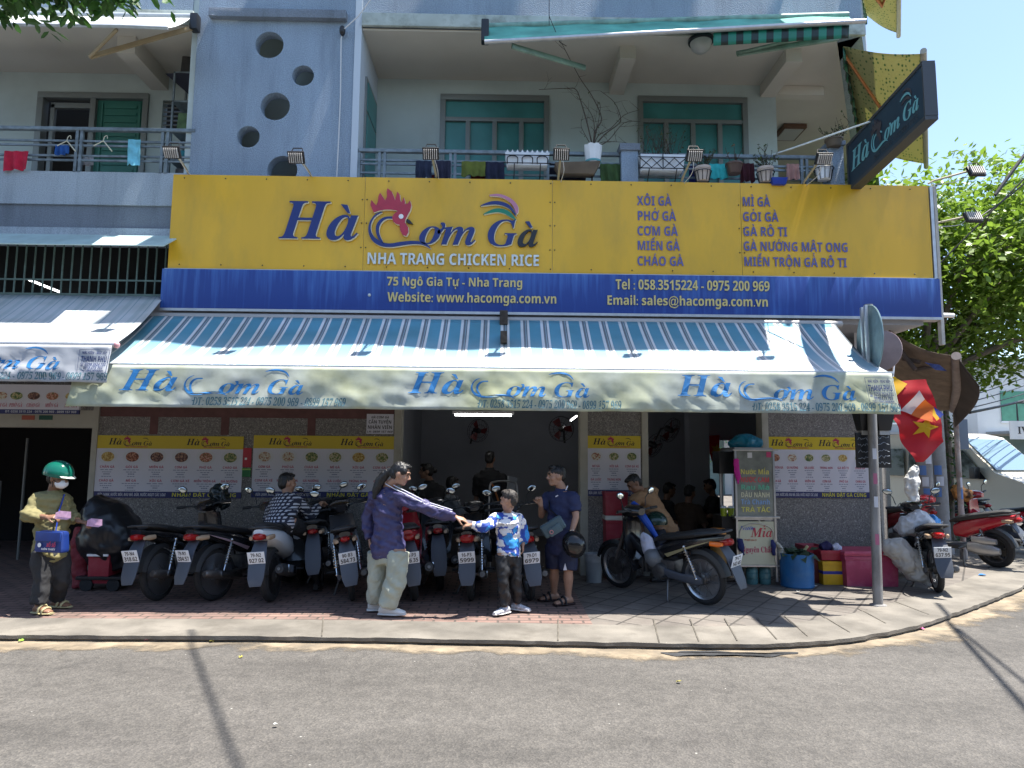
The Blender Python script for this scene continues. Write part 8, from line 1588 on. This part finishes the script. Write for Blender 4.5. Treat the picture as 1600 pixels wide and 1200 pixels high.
# ---------------------------------------------------------------- side street: posts, van, buildings, wires, trees
M_CONC = mat('concrete_post', (.27, .26, .25), .85, var=.15, vs=6, dirt=(.13, .12, .11), ds=7, damt=.5); M_BARK = mat('grey_bark', (.16, .13, .10), .9, var=.35, vs=9, bump=.8, bs=18)
def post(lab, u, Y, r, zt, m, bills=0):
    b_ = A(u, 700, Y); b_.z = PAVE; t = thing('utility_pole', lab, 'pole', b_, group='posts on the side street'); MB().tube([b_, V((b_.x, b_.y, zt))], [r, r*.85], 16).build('post', m, t); MB().lathe([(r*1.25, 0), (r*1.2, .12), (r*1.02, .16)], b_, n=18).build('base', M_CONC, t)
    rr = random.Random(bills); mm = [mat('blue_bill', (.1, .2, .45), .6), mat('white_bill', (.55, .56, .6), .6)]
    for k in range(bills):
        z = 1.1+k*.19; g = MB(); q = -1.9+rr.uniform(-.5, .5); R_ = r*1.02; g.add([(b_.x+R_*math.cos(q+a), b_.y+R_*math.sin(q+a), z+dz) for dz in (0, .16) for a in (-.45, -.2, .05, .3)], [(i, i+1, i+5, i+4) for i in range(3)]); g.build('bill', mm[k % 2], t)
post('thick concrete post plastered with bills behind the corner motorbikes', 1443, 11.5, .13, 2.9, M_CONC, 9); post('plain round concrete post right of the plastered one', 1463, 11.9, .15, 3.3, M_CONC, 3); post('thin rusty painted pole in front of the van', 1496, 11.2, .045, 3.0, mat('rust_white_pole', (.35, .3, .27), .6, var=.4, vs=4, dirt=(.2, .07, .04), ds=5, damt=.8), 2)
x0, z0, x1, z1 = rect(1493, 655, 1513, 702, 12.5); tag(MB().box(x0, 12.5, z0, x1, 12.53, z1).build('panel_sign', mat('slate_panel', (.16, .19, .24), .5), bevel=.004), 'slate grey panel hung on the thin rusty pole', 'panel')
def vine_leaf(g, rr, c, s): leaf(g, c, rr, s, .9)
b_ = A(1479, 700, 12.2); g = MB(); rr = random.Random(2)
for k in range(500): z = rr.uniform(.3, 3.4); a = rr.uniform(0, 6.28); vine_leaf(g, rr, V((b_.x+.16*math.cos(a)*rr.uniform(.5, 1.3), b_.y+.16*math.sin(a), z)), .09)
t = thing('climbing_plant', 'leafy creeper on a thin trunk between the posts', 'plant', V((b_.x, b_.y, PAVE))); g.build('leaves', mat('creeper_leaf', (.06, .12, .03), .6, var=.4, vs=6, trans=.3), t); MB().tube([V((b_.x, b_.y, PAVE)), V((b_.x+.05, b_.y, 1.6)), V((b_.x, b_.y, 3.5))], .05, 8).build('stem', M_BARK, t)
bundle('raincoat', 'white raincoat draped over handlebars in front of the plastered post', [A(1432, 726, 10.6), A(1426, 742, 10.6), A(1424, 760, 10.6), A(1428, 785, 10.6)], [.05, .11, .13, .09], mat('white_raincoat', (.6, .6, .58), .5, var=.15, vs=9), 'raincoat', .014, .035, sq=.5, nf=9)
bundle('cloth', 'orange and white cloth bundle on a motorbike before the van', [A(1490, 762, 12.0), A(1500, 770, 12.0), A(1514, 776, 12.0)], [.09, .14, .11], mat('orange_white_cloth', (.6, .22, .06), .7, var=.9, vs=7), 'cloth', .018, .04)
# van
vh = R(-68); VO = G(1345, 812, 0); VO = V((VO.x, 20.5, ROADZ)); VO.x = 10.94; VO.y = 21.18
t = thing('van', 'beige minibus with a bright windscreen crossing behind the corner', 'van', VO, vh)
M_VAN = mat('beige_van_paint', (.50, .46, .38), .25, var=.03, vs=2); M_VGL = mat('dark_van_glass', (.02, .022, .025), .06); M_VW = mat('bright_windscreen', (.16, .24, .3), .04, spec=1.)
prof = [(0, .35), (0, 1.2), (.05, 2.1), (.2, 2.32), (3.6, 2.36), (4.05, 2.25), (4.95, 1.35), (5.55, 1.15), (5.72, .95), (5.75, .45), (5.6, .32)]
g = MB(); Wv = 1.0
g.loft([[(x, -Wv*(.86 if z > 1.9 else .97), z) for x, z in prof], [(x, -Wv*(.90 if z > 1.9 else 1.0), z) for x, z in prof], [(x, Wv*(.90 if z > 1.9 else 1.0), z) for x, z in prof], [(x, Wv*(.86 if z > 1.9 else .97), z) for x, z in prof]]); g.build('body', M_VAN, t, True, bevel=.03, smooth=40)
for xa, xb in ((.25, 1.35), (1.45, 2.6), (2.7, 3.55)): MB().add([(xa, -1.012, 1.22), (xb, -1.012, 1.22), (xb-.03, -.965, 1.95), (xa+.03, -.965, 1.95)], [(0, 1, 2, 3)]).build('side_window', M_VGL, t, True, solid=.01)
MB().add([(3.65, -1.012, 1.2), (4.75, -1.012, 1.2), (4.2, -.97, 1.9), (3.68, -.97, 1.95)], [(0, 1, 2, 3)]).build('side_window', M_VGL, t, True, solid=.01)
MB().add([(4.92, -.88, 1.42), (4.92, .88, 1.42), (4.14, .78, 2.19), (4.14, -.78, 2.19)], [(0, 1, 2, 3)]).build('windscreen', M_VW, t, True, solid=-.012)
for s in (-1, 1): MB().ell((5.55, s*.72, .93), (.16, .22, .13)).build('headlight', mat('clear_headlight', (.5, .52, .55), .08), t, True); MB().obox((4.55, s*1.12, 1.35), (.14, .22, .28)).build('side_mirror', M_KOH, t, True, bevel=.03)
MB().obox((5.76, 0, .75), (.03, 1.1, .18)).build('grille', M_KOH, t, True, bevel=.01); MB().obox((5.68, 0, .42), (.2, 1.96, .24)).build('bumper', mat('grey_bumper', (.2, .19, .17), .5), t, True, bevel=.04)
for x in (1.0, 4.6):
    for s in (-1, 1): w_ = MB().torus((x, s*.88, .34), (0, 1, 0), .25, .095, 28, 8).build('wheel', M_TYRE, t, True); MB().lathe([(.05, -.06), (.2, -.05), (.22, .0), (.2, .05), (.05, .06)], (x, s*.9, .34), (0, 1, 0), 20).build('rim', M_ENG, w_, True)
g = MB(); put_text(g, '79B-025.31', lambda x, y, h: (x, -1.004-h, y), 1.0, .95, .14, 'sb', width=.72, depth=.002); g.build('side_number', mat('navy_print', (.02, .045, .16), .7), t, True, smooth=0)
# far buildings
def far_house(lab, x0, x1, y, h, m, ang, shut, roof):
    t = thing('house', lab, 'building', (x0, y, 0), ang); L = x1-x0
    MB().box(0, 0, 0, L, 6, h).build('wall', m, t, True); MB().box(-.2, -.25, h-.05, L+.2, 6, h+.18).build('roof', roof, t, True)
    MB().box(.3, -1.3, 2.75, L-.3, -.01, 2.85).build('shop_canopy', mat('grey_sheet_canopy', (.3, .31, .31), .6, var=.15, vs=3), t, True); MB().box(.4, -.03, .1, L-.4, -.004, 2.7).build('shop_shutter', mat('teal_grey_front', (.15, .22, .21), .6, var=.2, vs=2), t, True)
    n = max(1, int(L/3))
    for k in range(n):
        xa = L*(k+.3)/n; w_ = MB().box(xa, -.05, 3.3, xa+1.1, -.006, 4.5).build('window', shut, t, True); MB().box(xa-.06, -.09, 3.22, xa+1.16, -.052, 3.29).build('sill', M_WHITE, w_, True)
    return t
M_FARW = mat('white_far_wall', (.72, .72, .7), .8, var=.06, vs=1); M_FARG = mat('pale_grey_far_wall', (.3, .33, .36), .8, var=.08, vs=1); M_SHUT = mat('green_shutter_paint', (.1, .3, .2), .6, var=.15, vs=4); M_TIN = mat('tin_roof', (.4, .41, .4), .5, .3, var=.15, vs=2)
far_house('white house with green shutters beyond the van', 19.2, 29, 27, 5.6, M_FARW, 0, M_SHUT, M_TIN); far_house('pale grey shophouse behind the van, left of the white house', 10.5, 19.0, 29, 3.9, M_FARG, 0, M_SHUT, M_TIN); far_house('white-fronted house seen through the rear opening of the shop', 2, 10.3, 30, 6, M_FARW, 0, M_SHUT, M_TIN); far_house('grey house at the far right edge of the street', 29.3, 46, 26, 7, M_FARG, 0, M_SHUT, M_TIN)
p = A(1592, 672, 22); t = thing('street_sign', 'small white lettered board hanging at the right edge', 'sign', p); MB().box(p.x-.28, 22, p.z-.3, p.x+.6, 22.05, p.z+.3).build('board', M_FARW, t); g = MB(); put_text(g, 'IV', lambda x, y, h: (x, 21.995-h, y), p.x-.05, p.z-.12, .24, 'b', depth=.004); g.build('lettering', M_KOH, t, smooth=0); MB().tube([V((p.x, 22.02, p.z+.3)), V((p.x, 22.02, p.z+.9)), V((p.x+3, 22.02, p.z+.9))], .03, 6).build('bracket', M_KOH, t); MB().cyl((p.x+3, 22.02, 0), (p.x+3, 22.02, p.z+.9), .05, 8).build('post', M_KOH, t)
# overhead wires
def wire(lab, pts, r=.012, grp='overhead wires on the side street', sag=.0):
    pp = smooth_loop([tuple(p) for p in pts], 8, False); tag(MB().tube(pp, r, 5).build('overhead_wire', M_BWIRE), lab, 'wire', grp)
for k, (ua, va, ub, vb, r) in enumerate(((1515, 645, 1700, 590, .03), (1515, 638, 1700, 575, .012), (1510, 630, 1700, 560, .012), (1505, 622, 1700, 545, .012), (1480, 602, 1700, 505, .018), (1475, 590, 1700, 540, .01), (1560, 545, 1690, 620, .01), (1548, 560, 1700, 640, .008))):
    wire(['heaviest black cable above the white house', 'thin wire just above the heavy cable', 'second thin wire above the heavy cable', 'third thin wire above the heavy cable', 'single wire crossing the pale sky below the tree', 'faint wire rising right over the white house', 'wire running down to the right under the tree', 'lowest wire running down to the right'][k], [A(ua, va, 14+k*.3), A((ua+ub)/2, (va+vb)/2+6, 17+k*.3), A(ub, vb, 20)], r)
wire('dark cable rising to the right across the tree top', [A(1555, 305, 10), A(1580, 270, 10), A(1640, 190, 10)], .028); wire('thin cable beside the dark one across the tree top', [A(1530, 340, 10), A(1585, 300, 10), A(1660, 235, 10)], .012); wire('third cable crossing the tree from lower left', [A(1440, 440, 10.5), A(1530, 350, 10.3), A(1640, 240, 10)], .012)
sx_, sy_ = SUN.x/SUN.z, SUN.y/SUN.z
def shadow_cable(lab, u0, v0, u1, v1, z, r):
    a, b_ = G(u0, v0, ROADZ), G(u1, v1, ROADZ); a = a+(a-b_)*.0; o = V((sx_*z, sy_*z, z)); d = (b_-a); wire(lab, [a+o-d*.05, a.lerp(b_, .5)+o, b_+o+d*1.2], r, 'cables over the road')
shadow_cable('cable bundle over the left half of the road', 296, 1000, 372, 1200, 9.0, .022); shadow_cable('cable bundle over the right edge of the road', 1466, 955, 1600, 1103, 6.8, .028); shadow_cable('thinner cable over the right edge of the road', 1500, 985, 1600, 1065, 6.8, .02)
# ---------------------------------------------------------------- trees
def leafm(name, c, tr=.35):
    m = mat(name, c, .45, var=.45, vs=1.2, trans=tr); return m
def big_leaf(g, c, rr, s, droop):
    a = V((rr.uniform(-1, 1), rr.uniform(-1, 1), rr.uniform(-droop-.6, .5-droop))).normalized(); n_ = V((rr.uniform(-.8, .8), rr.uniform(-.8, .8), 1)).normalized(); b_ = a.cross(n_).normalized()*s*.2; z = n_*s*.06
    g.add([c, c+a*s*.35+b_+z, c+a*s*.75+b_*.8, c+a*s, c+a*s*.75-b_*.8, c+a*s*.35-b_+z, c+a*s*.5-z*.6], [(0, 1, 6), (1, 2, 6), (2, 3, 6), (3, 4, 6), (4, 5, 6), (5, 0, 6)])
def simple_leaf(g, c, rr, s):
    a = V((rr.uniform(-1, 1), rr.uniform(-1, 1), rr.uniform(-.9, .6))).normalized(); n_ = V((rr.uniform(-.9, .9), rr.uniform(-.9, .9), 1)).normalized(); b_ = a.cross(n_).normalized()*s*.27; g.add([c, c+a*s*.45+b_, c+a*s, c+a*s*.5-b_], [(0, 1, 2, 3)])
def tree(lab, base, zc, rad, n, ls, m, seed, trunk_r=.16, fork=None, lean=V((0, 0, 0))):
    rr = random.Random(seed); t = thing('tree', lab, 'tree', base); cen = V((base.x, base.y, zc))+lean; g = MB(); gb = MB(); fk = V((base.x, base.y, fork or zc-rad.z*.7))
    gb.tube([base, base.lerp(fk, .5)+V((.1, 0, 0)), fk], [trunk_r*1.2, trunk_r, trunk_r*.85], 12); tips = []
    for k in range(11):
        a = 6.283*k/11+rr.uniform(-.3, .3); e = cen+V((rad.x*.75*math.cos(a), rad.y*.75*math.sin(a), rad.z*rr.uniform(-.6, .75))); mid = fk.lerp(e, .5)+V((rr.uniform(-.4, .4), rr.uniform(-.4, .4), rr.uniform(.1, .6))); gb.tube(smooth_loop([tuple(fk), tuple(mid), tuple(e)], 5, False), [trunk_r*.55*(1-.085*i) for i in range(11)], 7); tips += [mid, e]
        for q in range(4): e2 = e+V((rr.uniform(-1, 1)*rad.x*.4, rr.uniform(-1, 1)*rad.y*.4, rr.uniform(-.5, .5)*rad.z*.5)); gb.tube([mid.lerp(e, rr.uniform(.2, .9)), e2], [trunk_r*.16, .008], 5); tips.append(e2)
    k = 0
    while k < n:
        d = V((rr.gauss(0, 1), rr.gauss(0, 1), rr.gauss(0, 1))).normalized()*(rr.random()**.45); c = cen+V((d.x*rad.x, d.y*rad.y, d.z*rad.z)); q = noise.noise(c*.75)+.5*noise.noise(c*1.9+V((5, 2, 1)))
        if q < -.12-.25*(d.length < .6): continue
        for j in range(rr.randint(8, 15)):
            p = c+V((rr.gauss(0, .16), rr.gauss(0, .16), rr.gauss(0, .13))); simple_leaf(g, p, rr, ls*rr.uniform(.7, 1.25)); k += 1
    gb.build('trunk', M_BARK, t); g.build('crown', m, t, smooth=0, fixn=False)
tb = A(1478, 700, 13.2); tb = V((tb.x-.15, 13.6, PAVE))
tree('broad bright green street tree filling the right edge behind the sign', tb, 5.55, V((4.9, 3.6, 2.35)), 46000, .16, leafm('sunlit_green_leaf', (.16, .255, .03), .45), 5, .15, 3.3, V((1.0, .6, 0)))
tree('small green tree seen through the rear opening', V((5.3, 19, 0)), 3.0, V((1.5, 1.2, 1.3)), 2500, .15, leafm('garden_leaf', (.08, .2, .03), .4), 9, .08, 1.6)
# branch reaching in at the top left
rr = random.Random(12); base = V((-8.2, 6.4, PAVE)); t = thing('tree', 'dark glossy leaves of a street tree hanging in at the top left corner', 'tree', base); g = MB(); gb = MB(); fk = V((-7.8, 6.4, 5.2)); gb.tube([base, V((-8.1, 6.45, 2.6)), fk], [.2, .17, .13], 12)
for u, v, Y in ((60, -14, 6.3), (115, -18, 6.4), (10, -8, 6.5), (185, -22, 6.3), (-60, -40, 6.6), (90, -120, 6.8), (-150, -30, 6.2)):
    e = A(u, v, Y); gb.tube(smooth_loop([tuple(fk), tuple(fk.lerp(e, .5)+V((0, 0, .35))), tuple(e)], 5, False), [.06*(1-.085*i) for i in range(11)], 7)
    for q in range(40 if v > -100 else 14):
        c = e+V((rr.gauss(0, .19), rr.gauss(0, .15), rr.gauss(0, .10)))
        for j in range(4): big_leaf(g, c+V((rr.gauss(0, .05), rr.gauss(0, .05), rr.gauss(0, .03))), rr, .15*rr.uniform(.7, 1.2), .45)
gb.build('trunk', M_BARK, t); g.build('crown', leafm('glossy_dark_leaf', (.035, .10, .015), .3), t, smooth=0, fixn=False)
bpy.data.objects.remove(_to)
